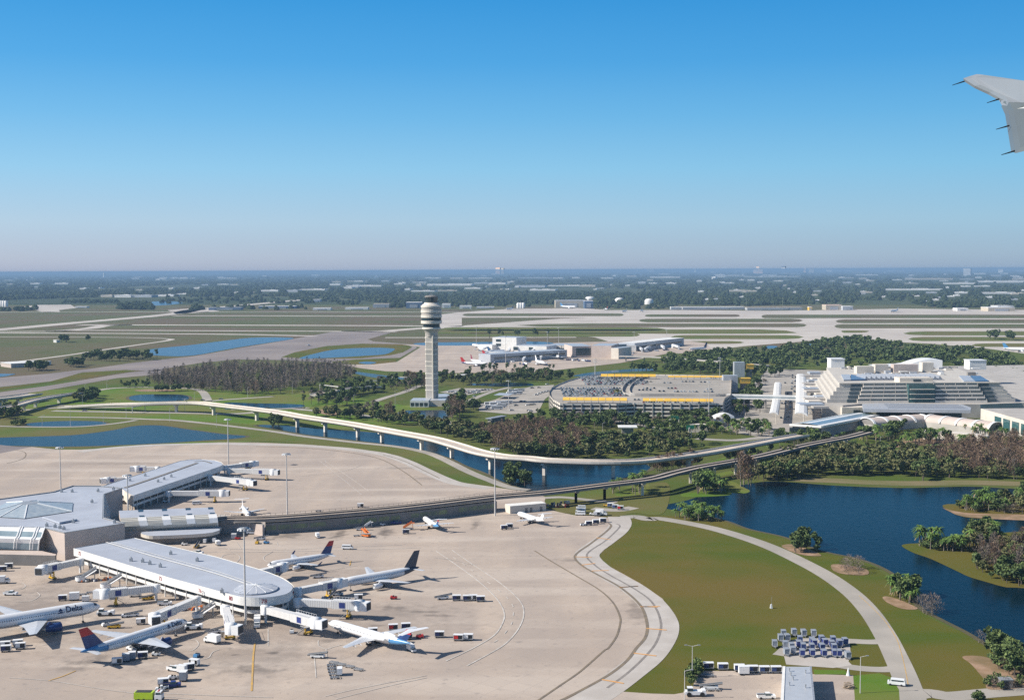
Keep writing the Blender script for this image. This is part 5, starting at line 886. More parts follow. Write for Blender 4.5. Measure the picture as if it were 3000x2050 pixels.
# ------------------------------------------------------------------ bridges: ramp, overpasses, train guideway
def loftpath(mb, path, prof, mi=0, lat0=0.0):
    n = len(prof); vs = []
    for i, p in enumerate(path):
        d = path[min(i + 1, len(path) - 1)] - path[max(i - 1, 0)]; d.z = 0; d.normalize(); nn = Vector((-d.y, d.x, 0))
        for a, b in prof: w = p + nn * (a + lat0); vs.append((w.x, w.y, p.z + b))
    mb.add(vs, [(i * n + k, i * n + (k + 1) % n, (i + 1) * n + (k + 1) % n, (i + 1) * n + k) for i in range(len(path) - 1) for k in range(n)] + [tuple(range(n)), tuple(range((len(path) - 1) * n, len(path) * n))[::-1]], mi); return mb
def rect(w, z0, z1): return [(-w / 2, z1), (-w / 2, z0), (w / 2, z0), (w / 2, z1)]
def path3(pts, n=6): return crom([g1(f, x, y, z) for f, x, y, z in pts], n)
def nearest(path, p): return min(path, key=lambda q: (q.x - p.x) ** 2 + (q.y - p.y) ** 2)
def roadbridge(name, label, pts, w, cols, dz=1.6, flare=True):
    pa = path3(pts); t = thing(name, label, 'road bridge', (pa[len(pa) // 2].x, pa[len(pa) // 2].y, 0), world=True)
    loftpath(MB(), pa, [(-w / 2, 0), (-w / 2, -.5), (-w * .32, -dz), (w * .32, -dz), (w / 2, -.5), (w / 2, 0)]).build('girder', 'concrete', t)
    loftpath(MB(), pa, rect(w - .8, .02, .12)).build('road_deck', 'deck', t)
    for s_ in (-1, 1): loftpath(MB(), pa, rect(.35, 0, 1.1), 0, s_ * (w / 2 - .17)).build('parapet', 'parapet', t)
    for f, x, y in cols:
        g = g1(f, x, y); g2 = nearest(pa, g); g3 = Vector((g2.x, g2.y, 0)); q = MB(); top = g2.z - dz - .05
        i = pa.index(g2); d = (pa[min(i + 1, len(pa) - 1)] - pa[max(i - 1, 0)]); rz = atan2(d.y, d.x)
        q.box((g3.x, g3.y, (top - 1.2) / 2), (1.9, 2.6, top - 1.2), rz); q.box((g3.x, g3.y, top - .6), (2.0, w * .62, 1.2), rz); q.build('pier', 'parapet', t)
    return t
roadbridge('road_ramp', 'long curving pale concrete road ramp crossing the canal on columns', [(fI1, 520, 998, .8), (fI1, 940, 974, 5), (fI1, 1200, 968, 7), (fI1, 1500, 960, 8.5), (fI1, 1700, 962, 9.2), (fI1, 1900, 984, 9.5), (fI1, 2324, 1034, 9.5), (fJ2, 400, 788, 9.5), (fJ2, 800, 848, 9.5), (fJ2, 1200, 920, 9.5), (fJ2, 1500, 975, 9.5), (fJ2, 1700, 1030, 9.5), (fJ2, 1900, 1090, 9.5), (fJ2, 2100, 1126, 9.5), (fJ2, 2324, 1143, 9.5),
    (fH8, 300, 818, 9.5), (fH8, 700, 830, 9.5), (fH8, 1000, 824, 9.5), (fH8, 1250, 797, 9.5), (fH8, 1500, 764, 9.5), (fH8, 1800, 712, 9.5), (fH8, 2100, 655, 9), (fH8, 2330, 615, 8.5)], 11, [(fI1, 1530, 1030), (fI1, 1830, 1058), (fI1, 2085, 1112), (fJ2, 165, 890), (fJ2, 440, 935), (fJ2, 740, 972), (fJ2, 1063, 1013), (fJ2, 1402, 1065), (fJ2, 1665, 1140), (fJ2, 1925, 1245), (fH8, 190, 950), (fH8, 800, 930), (fH8, 1330, 880), (fH8, 1750, 800)])
roadbridge('road_overpass', 'short pale overpass rising at the left edge beyond the small pond', [(fI1, -200, 1045, 6), (fI1, 90, 992, 7), (fI1, 300, 935, 7), (fI1, 500, 900, 7), (fI1, 700, 872, 6)], 10, [(fI1, 380, 1000), (fI1, 200, 1030), (fI1, 600, 960)])
roadbridge('road_overpass', 'shaded two span overpass cut by the left edge of the view', [(fI1, -300, 945, 7), (fI1, 0, 922, 7), (fI1, 150, 905, 7), (fI1, 300, 882, 6.5)], 16, [(fI1, 10, 985), (fI1, 60, 980), (fI1, 150, 965)])
roadbridge('road_overpass', 'dark shaded overpass hidden in the palm grove left of the tower', [(fJ2, 500, 600, 5), (fJ2, 700, 560, 6), (fJ2, 900, 540, 6), (fJ2, 1050, 530, 5)], 12, [(fJ2, 800, 620), (fJ2, 900, 600)])
# train guideway
gp = path3([(fA, 1960, 690, 7.5), (fW7, 250, 225, 7.5), (fW7, 700, 215, 7.5), (fD4, 0, 268, 7.5), (fD4, 500, 215, 7.5), (fD4, 1000, 155, 7.6), (fD4, 1450, 117, 8), (fD4, 1950, 55, 8.5), (fD4, 2324, 8, 9), (fH8, 1300, 912, 9), (fH8, 1500, 866, 9), (fH8, 1750, 822, 9), (fH8, 2000, 775, 9), (fH8, 2324, 697, 9), (fG7, 400, 800, 9), (fG7, 600, 762, 9), (fG7, 800, 712, 9)])
t = thing('train_guideway', 'elevated brown railed train guideway running from the near terminal to the main one', 'train track', (gp[40].x, gp[40].y, 0), world=True)
mat('guide_top', (.50, .43, .36), .8, (.42, .36, .30), .1, coord='World')
for s_ in (-1, 1):
    loftpath(MB(), gp, rect(3.6, -1.1, 0), 0, s_ * 2.9).build('track_beam', 'concrete_dark', t); tr = loftpath(MB(), gp, rect(2.9, .01, .10), 0, s_ * 2.9).build('running_surface', 'guide_top', t)
    for o_ in (-1.55, 1.55): loftpath(MB(), gp, rect(.22, 0, .35), 0, s_ * 2.9 + o_).build('side_rail', 'rail_brown', t)
q = MB(); L = 0
for i in range(len(gp) - 1):
    a, b = gp[i], gp[i + 1]; d = b - a; dl = d.length; d.normalize(); nn = Vector((-d.y, d.x, 0)); q.beam(a + nn * 5.0 + Vector((0, 0, 1.2)), b + nn * 5.0 + Vector((0, 0, 1.2)), .12, .12)
    k = int(dl / 4) + 1
    for j in range(k): p = a.lerp(b, j / k) + nn * 5.0; q.beam(p + Vector((0, 0, -.4)), p + Vector((0, 0, 1.2)), .12, .12)
q.build('railing', 'rail_brown', t)['kind'] = 'stuff'
for f, x, y in [(fD4, 1660, 212), (fD4, 1722, 222), (fD4, 1935, 182), (fD4, 2005, 203), (fD4, 2195, 138), (fH8, 1405, 1000), (fH8, 1593, 960), (fH8, 1765, 925), (fH8, 1960, 890), (fH8, 2150, 850), (fG7, 300, 905), (fG7, 455, 880), (fG7, 520, 870)]:
    g = nearest(gp, g1(f, x, y)); q = MB(); q.box((g.x, g.y, (g.z - 2.2) / 2), (1.5, 1.8, g.z - 2.2)); q.box((g.x, g.y, g.z - 1.65), (1.6, 7.5, 1.08), .25); q.build('pier', 'parapet', t)
# enclosed gallery under the near part of the guideway
ga = [p for p in gp if p.x < g1(fD4, 1010, 330).x and p.x > g1(fW7, 560, 330).x]
t = thing('gallery_building', 'long low shaded gallery with window rows under the elevated track', 'building', (ga[len(ga) // 2].x, ga[len(ga) // 2].y, 0), world=True)
loftpath(MB(), [Vector((p.x, p.y, 0)) for p in ga], rect(9, 0, 5.6)).build('wall', 'concrete_dark', t)
mat('pane_backlit', (.22, .26, .13), .3, (.10, .14, .12), .25); q = MB()  # light and lawn seen through the panes, painted as green
for i in range(0, len(ga) - 1):
    if i % 5 == 4: continue
    a, b = ga[i], ga[i + 1]; d = (b - a); d.z = 0; nn = Vector((d.y, -d.x, 0)).normalized(); q = MB()
    q.add([(a + nn * 4.56).to_tuple()[:2] + (2.2,), (a + d * .88 + nn * 4.56).to_tuple()[:2] + (2.2,), (a + d * .88 + nn * 4.56).to_tuple()[:2] + (4.4,), (a + nn * 4.56).to_tuple()[:2] + (4.4,)], [(0, 1, 2, 3)]); q.build('window', 'pane_backlit', t)
a, b = g1(fD4, 1146, 306), g1(fD4, 1452, 279); d = (b - a); nn = Vector((-d.y, d.x, 0)).normalized() * 7; t = thing('long_shed', 'long low white shed with flat roof beside the all white small jet', 'shed', a, world=True)
MB().prism([a, b, b + nn, a + nn], 0, 4.3, 0, mi_top=1).build('wall', ['cream_wall', 'white_wall'], t)
for k in (.45, .58, .86): p = a + d * k - nn * .008; q = MB(); q.box((p.x, p.y, 1.3), (1.4, .12, 2.4), atan2(d.y, d.x)); q.build('door', 'concrete_dark', t)
p = g1(fD4, 1520, 245); t = thing('stacked_gear', 'tangled heap of red and dark equipment right of the long white shed', 'equipment', p); q = MB(); random.seed(3)
for i in range(24): q.box((random.uniform(-9, 9), random.uniform(-3, 3), random.uniform(.4, 2.6)), (random.uniform(.6, 3), random.uniform(.5, 1.5), random.uniform(.5, 1.6)), random.uniform(0, 3), i % 4)
q.build('pile', ['tan_box', 'red', 'dark', 'steel'], t)
# ------------------------------------------------------------------ control tower
TB = G((1266, 1183)); t = thing('control_tower', 'tall concrete control tower with banded drum and dark glass cab', 'control tower', TB)
def tz(y): return CAM_H - (30.4 + y / 3.97) * .3308
def oct_(w, d, c, rz):
    pts = [(-w + c, -d), (w - c, -d), (w, -d + c), (w, d - c), (w - c, d), (-w + c, d), (-w, d - c), (-w, -d + c)]; return [(x * cos(rz) - y * sin(rz), x * sin(rz) + y * cos(rz)) for x, y in pts]
sh_ = oct_(5.2, 4.6, 1.2, -.35); MB().prism(sh_, 0, tz(560), 0).build('shaft', 'concrete', t)
for y in (660, 715, 800, 855, 940, 995, 1080, 1135, 1220, 1275): MB().prism([(x * 1.05, yy * 1.05) for x, yy in sh_], tz(y + 7), tz(y - 7), 0, bottom=True).build('shaft_band', 'parapet', t)
q = MB(); q.box((0, 0, (tz(640)) / 2), (.1, .1, .1)); 
q = MB(); c_, s2 = cos(-.35), sin(-.35); q.box((3.0 * c_ + 4.75 * s2, 3.0 * s2 - 4.75 * c_, tz(640) / 2), (1.1, .8, tz(640)), -.35); q.build('stair_groove', 'cream_wall', t)
q = MB(); q.lathe([(5.6, tz(650)), (6.0, tz(610)), (7.2, tz(580)), (8.8, tz(562))], (0, 0, 0), 28); q.build('flare', 'concrete', t)
q = MB(); q.lathe([(8.8, tz(563)), (9.0, tz(556)), (9.0, tz(543)), (8, tz(541))], (0, 0, 0), 32); q.build('lower_rim', 'parapet', t)
q = MB(); q.lathe([(8.2, tz(543)), (8.2, tz(498))], (0, 0, 0), 32); q.build('lower_recess', 'glass', t)  # recess under the drum, its shade given as a dark colour
for y0, y1, r, ma, nm in [(500, 462, 10.2, 'parapet', 'drum_band'), (464, 428, 9.7, 'glass', 'window_band'), (430, 396, 10.2, 'parapet', 'drum_band'), (398, 370, 9.75, 'concrete', 'drum_recess'), (372, 337, 10.2, 'parapet', 'drum_band'), (339, 310, 9.75, 'concrete', 'drum_recess'), (312, 286, 10.2, 'parapet', 'drum_band')]:
    q = MB(); q.lathe([(r - .9, tz(y0)), (r, tz(y0 - 3)), (r, tz(y1 + 3)), (r - .9, tz(y1)), (.1, tz(y1))], (0, 0, 0), 36, smooth=False); q.build(nm, ma, t)
q = MB(); q.lathe([(9.2, tz(286)), (8.6, tz(276)), (7.4, tz(270)), (6.6, tz(254)), (.1, tz(254))], (0, 0, 0), 32, smooth=False); q.build('roof_step', 'parapet', t)
q = MB(); q.lathe([(5.4, tz(256)), (6.2, tz(192))], (0, 0, 0), 16, smooth=False); cb = q.build('cab', 'glass', t); q = MB()
for k in range(16): a = 2 * pi * k / 16; q.beam((5.45 * cos(a), 5.45 * sin(a), tz(256)), (6.25 * cos(a), 6.25 * sin(a), tz(192)), .22, .22)
q.build('mullion', 'dark', cb); q = MB(); q.lathe([(6.4, tz(193)), (6.5, tz(184)), (5.2, tz(172)), (.1, tz(168))], (0, 0, 0), 16, smooth=False); q.build('cab_roof', 'concrete_dark', t)
q = MB()
for x, y, h in ((0, 0, 3.2), (1.4, .6, 2), (-1.8, .4, 1.6), (.6, -1.2, 1.5), (-.8, 1.6, 2.2)): q.tube((x, y, tz(170)), (x, y, tz(170) + h), .12, n=5)
q.build('antenna', 'steel', t)
t = thing('tower_office', 'low white flat roofed office at the foot of the control tower', 'office building', g1(fN6, 400, 1475), world=True)
def block(f, a, b, z, depth, parent, ma='white_wall', roof='plane_grey', name='wall', z0=0.0, ztop=None):
    p, q_ = g1(f, *a, z0), g1(f, *b, z0); d = q_ - p; nn = Vector((-d.y, d.x, 0)).normalized() * depth; return MB().prism([p, q_, q_ + nn, p + nn], z0, z, 0, mi_top=1).build(name, [ma, roof], parent)
block(fN6, (205, 1478), (420, 1478), 6.2, 26, t); block(fN6, (424, 1470), (612, 1470), 5.8, 22, t, 'cream_wall'); block(fN6, (530, 1420), (740, 1410), 5, 30, t, 'white_wall'); block(fN6, (614, 1472), (700, 1466), 3.2, 16, t, 'cream_wall', 'concrete')
for k in range(4): p = g1(fN6, 232 + 52 * k, 1478); q = MB(); q.box((p.x, p.y - .06, 2.6), (3.4, .12, 3.2)); q.build('window', 'glass', t)
# ------------------------------------------------------------------ parking garage
ZG = 13.0
gpoly = GL(fT4((350, 482), (275, 440), (235, 392), (228, 345), (262, 300), (330, 262), (430, 222), (540, 190), (640, 165), (810, 148), (1440, 150), (2245, 165), (2300, 200), (2290, 380), (2225, 420), (2200, 478), (1700, 478), (1180, 474), (1160, 474), (990, 484), (860, 482)), ZG)
t = thing('parking_garage', 'large curved multi storey concrete parking garage with car covered roof', 'parking garage', g1(fT4, 1100, 600), world=True)
MB().sheet(gpoly, ZG - .3).build('roof_deck', 'road', t); MB().prism(inset(gpoly, 3.2), 0, ZG - .6, 0).build('deck_shade_core', 'dark', t)  # dark core stands in for the shade between the parking decks
for k in range(4):
    z1 = ZG + .9 - k * 3.4; q = MB(); q.prism(gpoly, z1 - 1.75, z1, 0, top=False); q.prism(inset(gpoly, .35), z1 - 1.75, z1, 0, top=False); q.build('spandrel', 'parapet', t)
    if k: MB().sheet(inset(gpoly, .4), z1 - 1.3).build('floor_slab', 'concrete_dark', t)
q = MB(); acc = 0
for i in range(len(gpoly)):
    a, b = gpoly[i], gpoly[(i + 1) % len(gpoly)]; L = (b - a).length; s_ = 8 - acc
    while s_ < L: p = a + (b - a) * (s_ / L); q.box((p.x, p.y, ZG / 2), (.9, .9, ZG + 1.6)); s_ += 8
    acc = (acc + L) % 8
q.build('columns', 'concrete', t)['kind'] = 'stuff'
wp = path3([(fT4, 1290, 168, ZG), (fT4, 1200, 195, ZG), (fT4, 1110, 245, ZG), (fT4, 1065, 300, ZG), (fT4, 1060, 345, ZG), (fT4, 1090, 372, ZG), (fT4, 1200, 385, ZG), (fT4, 1650, 385, ZG), (fT4, 2120, 390, ZG), (fT4, 2230, 385, ZG)], 5)
loftpath(MB(), wp, rect(.5, -.2, 1.9)).build('ramp_wall', 'concrete', t); wq = path3([(fT4, 640, 190, ZG), (fT4, 460, 240, ZG), (fT4, 330, 290, ZG), (fT4, 275, 340, ZG), (fT4, 270, 390, ZG), (fT4, 330, 440, ZG)], 5)
loftpath(MB(), wp, rect(.5, -.2, 1.5), 0, 7).build('ramp_wall', 'concrete', t)
for y in (255, 268): a, b = g1(fT4, 1230, y, ZG), g1(fT4, 2180, y, ZG); q = MB(); q.beam(a + Vector((0, 0, .5)), b + Vector((0, 0, .5)), .4, 1.0); q.build('divider_wall', 'cream_wall', t)
a, b = g1(fT4, 400, 275, ZG), g1(fT4, 1060, 270, ZG); q = MB(); q.beam(a + Vector((0, 0, .5)), b + Vector((0, 0, .5)), .4, 1.0); q.build('divider_wall', 'cream_wall', t)
hc = g1(fT4, 1475, 600); t = thing('spiral_ramp', 'round spiral car ramp attached to the front of the parking garage', 'car ramp', hc)
q = MB(); q.lathe([(9, 0), (9, 13.5), (.1, 13.5)], (0, 6, 0), 24, smooth=False); q.build('core', 'parapet', t)
for k in range(3):
    z = 2.2 + k * 4.0; pa = [Vector((19 * cos(a), 6 + 19 * sin(a), z + .9 * sin(a * .5))) for a in [2 * pi * j / 36 for j in range(37)]]; loftpath(MB(), pa, rect(8, -.4, 0)).build('ramp_slab', 'concrete_dark', t); loftpath(MB(), pa, rect(.4, -.5, 1.2), 0, -4).build('parapet', 'parapet', t)
for k in range(8): a = 2 * pi * k / 8 + .2; q = MB(); q.tube((22.4 * cos(a), 6 + 22.4 * sin(a), 0), (22.4 * cos(a), 6 + 22.4 * sin(a), 10), .5, n=8); q.build('column', 'parapet', t)
def awning(label, a, b, z, hgt, n):
    p, r = g1(fT4, *a, z), g1(fT4, *b, z); t = thing('shade_canopy', label, 'canopy', (p.x, p.y, ZG), 0, 'yellow canopies on the garage roof', world=True); d = r - p; dn = d.normalized(); nn = Vector((-dn.y, dn.x, 0))
    for k in range(n):
        c0, c1 = p + d * (k / n), p + d * ((k + .93) / n); q = MB(); e = nn * hgt * 1.1; up = Vector((0, 0, hgt * .8)); q.add([c0, c1, c1 + e + up, c0 + e + up, c0 + e * 2, c1 + e * 2], [(0, 1, 2, 3), (3, 2, 5, 4)]); q.add([c0, c0 + e + up, c0 + e * 2, c1, c1 + e + up, c1 + e * 2], [(0, 2, 1), (3, 4, 5)]); q.add([c0 - Vector((0, 0, .5)), c1 - Vector((0, 0, .5)), c1, c0], [(0, 1, 2, 3)]); q.build('canopy_panel', 'awning', t)
    for k in range(n + 1): c0 = p + d * min(k / n, 1) + nn * hgt * .9; q = MB(); q.box((c0.x, c0.y, (z + ZG) / 2), (.3, .3, z - ZG)); q.build('post', 'rail_brown', t)
awning('front left yellow canopy row on the garage roof', (382, 430), (1115, 437), 15.6, 2.6, 9); awning('front right yellow canopy row on the garage roof', (1292, 440), (2095, 447), 15.6, 2.6, 10); awning('back left yellow canopy row on the garage roof, the higher one', (815, 162), (1442, 165), 15.6, 2.8, 8); awning('back right thin yellow canopy row on the garage roof', (1580, 170), (2240, 172), 15.6, 1.6, 9)
for f, x, y, w, l in [(fH8, 1880, 150, 9, 'farther grey stair tower with yellow top right of the garage'), (fH8, 1830, 275, 11, 'nearer grey stair tower with yellow top right of the garage')]:
    p = g1(f, x, y); t = thing('stair_tower', l, 'stair tower', p, 0, 'stair towers of the garage'); q = MB(); q.box((-w * .9, 8, 9), (w * 1.4, 9, 18)); q.build('wall', 'plane_grey', t); q = MB(); q.box((w * .5, 8, 12), (w, 9, 5.0)); q.build('yellow_box', 'awning', t); q = MB(); q.box((w * .5, 8, 14.8), (w * 1.15, 10, .6)); q.build('roof', 'yellow', t); q = MB(); q.box((w * .5, 8, 4.8), (w * .7, 6, 9.4)); q.build('shaft', 'concrete_dark', t)
# cars: one built per colour; small in the picture, so each is a single mesh
CARCOL = [('white', (.75, .75, .75)), ('silver', (.45, .46, .48)), ('black', (.02, .02, .022)), ('grey', (.16, .17, .18)), ('dark blue', (.02, .035, .10)), ('red', (.35, .025, .03)), ('beige', (.42, .36, .27))]
def car_mesh(mb, mi=0, off=(0, 0, 0), rz=0.0):
    c, s_ = cos(rz), sin(rz)
    def tr(x, y, z): return (off[0] + x * c - y * s_, off[1] + x * s_ + y * c, off[2] + z)
    for d, z0, z1, t_, k in (((4.5, 1.8), .35, .95, .97, mi), ((2.5, 1.65), .95, 1.42, .72, 7), ((1.75, 1.25), 1.42, 1.47, 1, mi)):
        hx, hy = d[0] / 2, d[1] / 2; ox = -.25 if z0 > .5 else 0; vs = [tr(ox - hx, -hy, z0), tr(ox + hx, -hy, z0), tr(ox + hx, hy, z0), tr(ox - hx, hy, z0), tr(ox - hx * t_, -hy * t_, z1), tr(ox + hx * t_, -hy * t_, z1), tr(ox + hx * t_, hy * t_, z1), tr(ox - hx * t_, hy * t_, z1)]
        mb.add(vs, [(4, 5, 6, 7), (0, 1, 5, 4), (1, 2, 6, 5), (2, 3, 7, 6), (3, 0, 4, 7)], k)
    for x in (-1.4, 1.4):
        for y in (-.85, .85): p, r = tr(x, y - .1, .33), tr(x, y + .1, .33); mb.tube(p, r, .33, n=6, mi=8)
CM = []
for nm, c in CARCOL: mat('car_' + nm.replace(' ', '_'), c, .25, tuple(x * .9 for x in c), 1, spec=.6); CM.append('car_' + nm.replace(' ', '_'))
CARS = []
for i, (nm, c) in enumerate(CARCOL): mb = MB(); car_mesh(mb, i); o = mb.build('parked_car', CM + ['glass', 'rubber']); CARS.append(o)
NCAR = [0]
def car(loc, rz, where, k=None):
    i = random.choices(range(7), (30, 22, 16, 12, 9, 6, 5))[0] if k is None else k; o = CARS[i].copy(); col.objects.link(o); o.location = loc; o.rotation_euler = (0, 0, rz); NCAR[0] += 1
    return tag(o, CARCOL[i][0] + ' car parked ' + where, 'car', CARCOL[i][0] + ' cars parked ' + where)
random.seed(11)
def carfield(x0, x1, y0, y1, pitch, fn):
    a, b = g1(fT4, x0, y0, ZG), g1(fT4, x1, y1, ZG); y = min(a.y, b.y); rows = 0
    while y < max(a.y, b.y):
        for dy_, rz in ((0, pi / 2), (5.4, -pi / 2)):
            x = a.x + random.uniform(0, 1)
            while x < b.x - (y - b.y) * 0:
                if random.random() < .9: fn(Vector((x, y + dy_ + random.uniform(-.3, .3), ZG - .3)), rz)
                x += pitch
        y += 17.5; rows += 1
carfield(395, 1035, 385, 285, 2.75, lambda p, rz: car(p, rz, 'on the front left part of the garage roof'))
mb = MB(); carfield(640, 1260, 260, 172, 2.75, lambda p, rz: car_mesh(mb, random.choices(range(7), (30, 22, 16, 12, 9, 6, 5))[0], p, rz)); mb.build('distant_parked_cars', CM + ['glass', 'rubber'], kind='stuff')
for x0, x1, y in [(1480, 1575, 333), (1650, 1800, 338), (1820, 1940, 340), (1990, 2120, 340), (1830, 1900, 315), (2020, 2110, 312), (1200, 1285, 430), (2110, 2150, 185), (1250, 1420, 320), (1300, 1460, 300), (1500, 1700, 300), (1500, 1640, 240), (1700, 1900, 225), (1300, 1420, 225), (1950, 2080, 230)]:
    a, b = g1(fT4, x0, y, ZG), g1(fT4, x1, y, ZG); n = max(1, int((b - a).length / 3.1))
    for k in range(n):
        if random.random() < .85: p = a.lerp(b, k / n); p.z = ZG - .3; car(p, pi / 2, 'in the emptier right half of the garage roof')
for k in range(26): x = 1300 + k * 30; p = g1(fT4, x, 462, ZG); p.z -= .3; car(p, pi / 2, 'along the front right edge of the garage roof') if random.random() < .8 else None
for x, y in [(760, 320), (790, 318), (830, 315), (870, 320), (905, 315), (950, 312), (990, 318), (1030, 310), (1070, 316), (1110, 312), (1150, 300), (1180, 308), (1220, 296), (1260, 292), (1300, 290), (1340, 286), (850, 345), (920, 342), (980, 340), (1050, 336), (1110, 334), (1170, 330), (1110, 380)]: car(g1(fV6, x, y, .2), random.choice((.3, 1.2)), 'in the small lot right of the control tower')
for x, y in [(1960, 360), (2000, 345), (2040, 330), (2080, 320), (2120, 310), (1900, 265), (1990, 262), (2110, 215), (1755, 450), (1800, 452), (1680, 505), (1840, 500), (1880, 495), (1920, 490), (1850, 575), (1880, 580), (1620, 570)]: car(g1(fV6, x, y, .2), .5, 'in the bus lot left of the garage')
for x, y in [(600, 765), (500, 665), (570, 680), (350, 660), (280, 650), (170, 640), (90, 620), (1440, 820), (1530, 790), (1560, 800), (1100, 825), (690, 690), (160, 705)]: car(g1(fV6, x, y, .2), -.15, 'or driving on the road below the tower pond')
for x, y in [(160, 250), (60, 240), (30, 440), (60, 440), (20, 580), (60, 590), (90, 570), (310, 500), (330, 510), (170, 330), (300, 300), (330, 380)]: car(g1(fG7, x - 60, y, .2), 1.4, 'on the forecourt beside the big white canopy')
for k in range(34): u = random.random(); x = random.choice((40, 75, 105, 270, 300)) - 30 * u; car(g1(fG7, x, 140 + 400 * u, .25), 1.5, 'or driving on the kerb road between the white canopies')
for f, x, y in [(fI1, 1520, 940), (fI1, 1880, 930), (fI1, 720, 1028), (fI1, 2275, 1005), (fI1, 1725, 938)]: p = g1(f, x, y, .2); car(p, .1, 'or driving on the roads round the oval pond', 3)
for o in CARS: bpy.data.objects.remove(o)
# buses and bus shelters
def bus(f, x, y, rz, label):
    t = thing('bus', label, 'bus', g1(f, x, y, .2), rz, 'white buses in the lot left of the garage'); q = MB(); q.box((0, 0, 1.85), (11, 2.5, 2.6), 0, 0, .98); q.build('body', 'white_metal', t); q = MB(); q.box((0, 0, 2.2), (10.2, 2.56, .8)); q.build('window_band', 'glass', t); q = MB()
    for xx in (-3.6, 3.6): q.tube((xx, -1.3, .5), (xx, 1.3, .5), .5, n=8)
    q.build('axle_wheels', 'rubber', t)
for i, (x, y) in enumerate([(1340, 540), (1420, 555), (1470, 530), (1400, 500), (1330, 495), (1500, 505), (1480, 480), (1560, 475)]): bus(fV6, x, y, .18, 'white bus, ' + ORD[i] + ' counted from the front left in the bus lot')
for i, (x, y) in enumerate([(1640, 320), (1700, 345), (1730, 310), (1620, 355)]): bus(fV6, x, y, .25, 'white bus, ' + ORD[i] + ' one beyond the grey bus shelter')
t = thing('bus_shelter', 'grey roofed bus shelter in the lot left of the garage', 'shelter', g1(fV6, 1520, 400)); q = MB(); q.box((0, 0, 4), (16, 22, .4), -.25); q.build('roof', 'plane_grey', t)
for x in (-6, 6):
    for y in (-8, 8): q = MB(); q.tube((x, y, 0), (x, y, 3.8), .2, n=6); q.build('post', 'steel', t)
def hut(name, label, cat, f, a, b, z, depth, roofma, over=1.0, wall='cream_wall'):
    p, q_ = g1(f, *a), g1(f, *b); d = q_ - p; nn = Vector((-d.y, d.x, 0)).normalized() * depth; t = thing(name, label, cat, p, world=True); pl = [p, q_, q_ + nn, p + nn]
    MB().prism(inset(pl, over), 0, z - .7, 0).build('wall', wall, t); MB().prism(pl, z - .7, z, 0, bottom=True).build('roof', roofma, t); return t
hut('road_canopy', 'small flat white canopy on the road below the garage', 'canopy', fT4, (1015, 825), (1230, 825), 6, 14, 'white_wall', 3, 'concrete_dark')
hut('pergola', 'blue grey pergola among the palms below the bus lot', 'pergola', fV6, (1345, 740), (1560, 700), 4, 6, 'tarp_grey', 1.4, 'concrete_dark')
hut('road_canopy', 'flat white canopy in the trees behind the control tower', 'canopy', fV6, (900, 155), (1045, 150), 6, 12, 'white_wall', 3, 'concrete_dark')
hut('low_house', 'white roofed low building left of the dark tree row by the old taxiway', 'building', fI1, (92, 662), (352, 648), 6, 40, 'white_wall', .6, 'tan_wall'); hut('low_house', 'small grey block attached right of the white roofed low building', 'building', fI1, (358, 645), (440, 632), 5, 30, 'plane_grey', .6, 'white_wall')
hut('field_hut', 'tiny white hut beside a tree on the far grass', 'hut', fI1, (480, 446), (515, 444), 5, 10, 'white_wall', .5, 'white_wall')
# sign gantries
def gantry(f, a, b, z, label, board=None):
    p, r = g1(f, *a), g1(f, *b); t = thing('sign_gantry', label, 'road sign', p, world=True); q = MB(); q.beam((p.x, p.y, z), (r.x, r.y, z), .6, .9); q.build('beam', 'pole_metal', t)
    for e in (p, r): q = MB(); q.tube((e.x, e.y, 0), (e.x, e.y, z + .4), .35, n=6); q.build('post', 'pole_metal', t)
    if board:
        for k in board: c = p.lerp(r, k); q = MB(); q.box((c.x, c.y - .5, z + .6), (6, .2, 3)); q.build('sign_board', 'sign_green', t)
gantry(fJ2, (545, 580), (705, 600), 8.5, 'sign gantry over the road in the palm grove left of the tower'); gantry(fJ2, (1160, 505), (1292, 510), 8, 'white sign gantry between palm grove and control tower'); gantry(fJ2, (945, 540), (1030, 540), 8, 'small sign gantry farther back in the palm grove')
gantry(fT4, (1600, 775), (1700, 760), 9, 'sign gantry with green board in front of the spiral ramp', (.55,)); gantry(fT4, (1815, 870), (1840, 860), 8, 'narrow green road sign left of the pale mound', (.5,)); gantry(fI1, (1127, 1050), (1235, 1030), 6, 'sign gantry under the curved ramp at the pond roads')
# ------------------------------------------------------------------ main terminal and hotel on its roof
MT = g1(fG7, 1200, 600); t = thing('main_terminal', 'big terraced grey terminal building with stepped hotel storeys on its roof', 'terminal building', MT, world=True)
def prismp(pts, z0, z1, name, ma, f=fG7, zr=None, par=None, bottom=False): return MB().prism(GL(f(*pts), z1 if zr is None else zr), z0, z1, 0, bottom=bottom).build(name, ma, par or t)
def gx(x, y, z): return g1(fG7, x, y, z)
mat('hotel_stone', (.53, .50, .45), .8, (.47, .44, .40), .15, coord='World'); mat('hotel_glass', (.085, .115, .13), .25, (.06, .085, .095), .2)
F0 = gx(1200, 430, 12); D0 = F0.y
xl = lambda x: gx(x, 430, 12).x
prismp(((330, 150), (360, 445), (560, 455), (740, 440), (1900, 445), (2300, 430), (2700, 430), (2500, 60), (500, 90)), 0, 12, 'podium', ['concrete'])
BK = D0 + 190
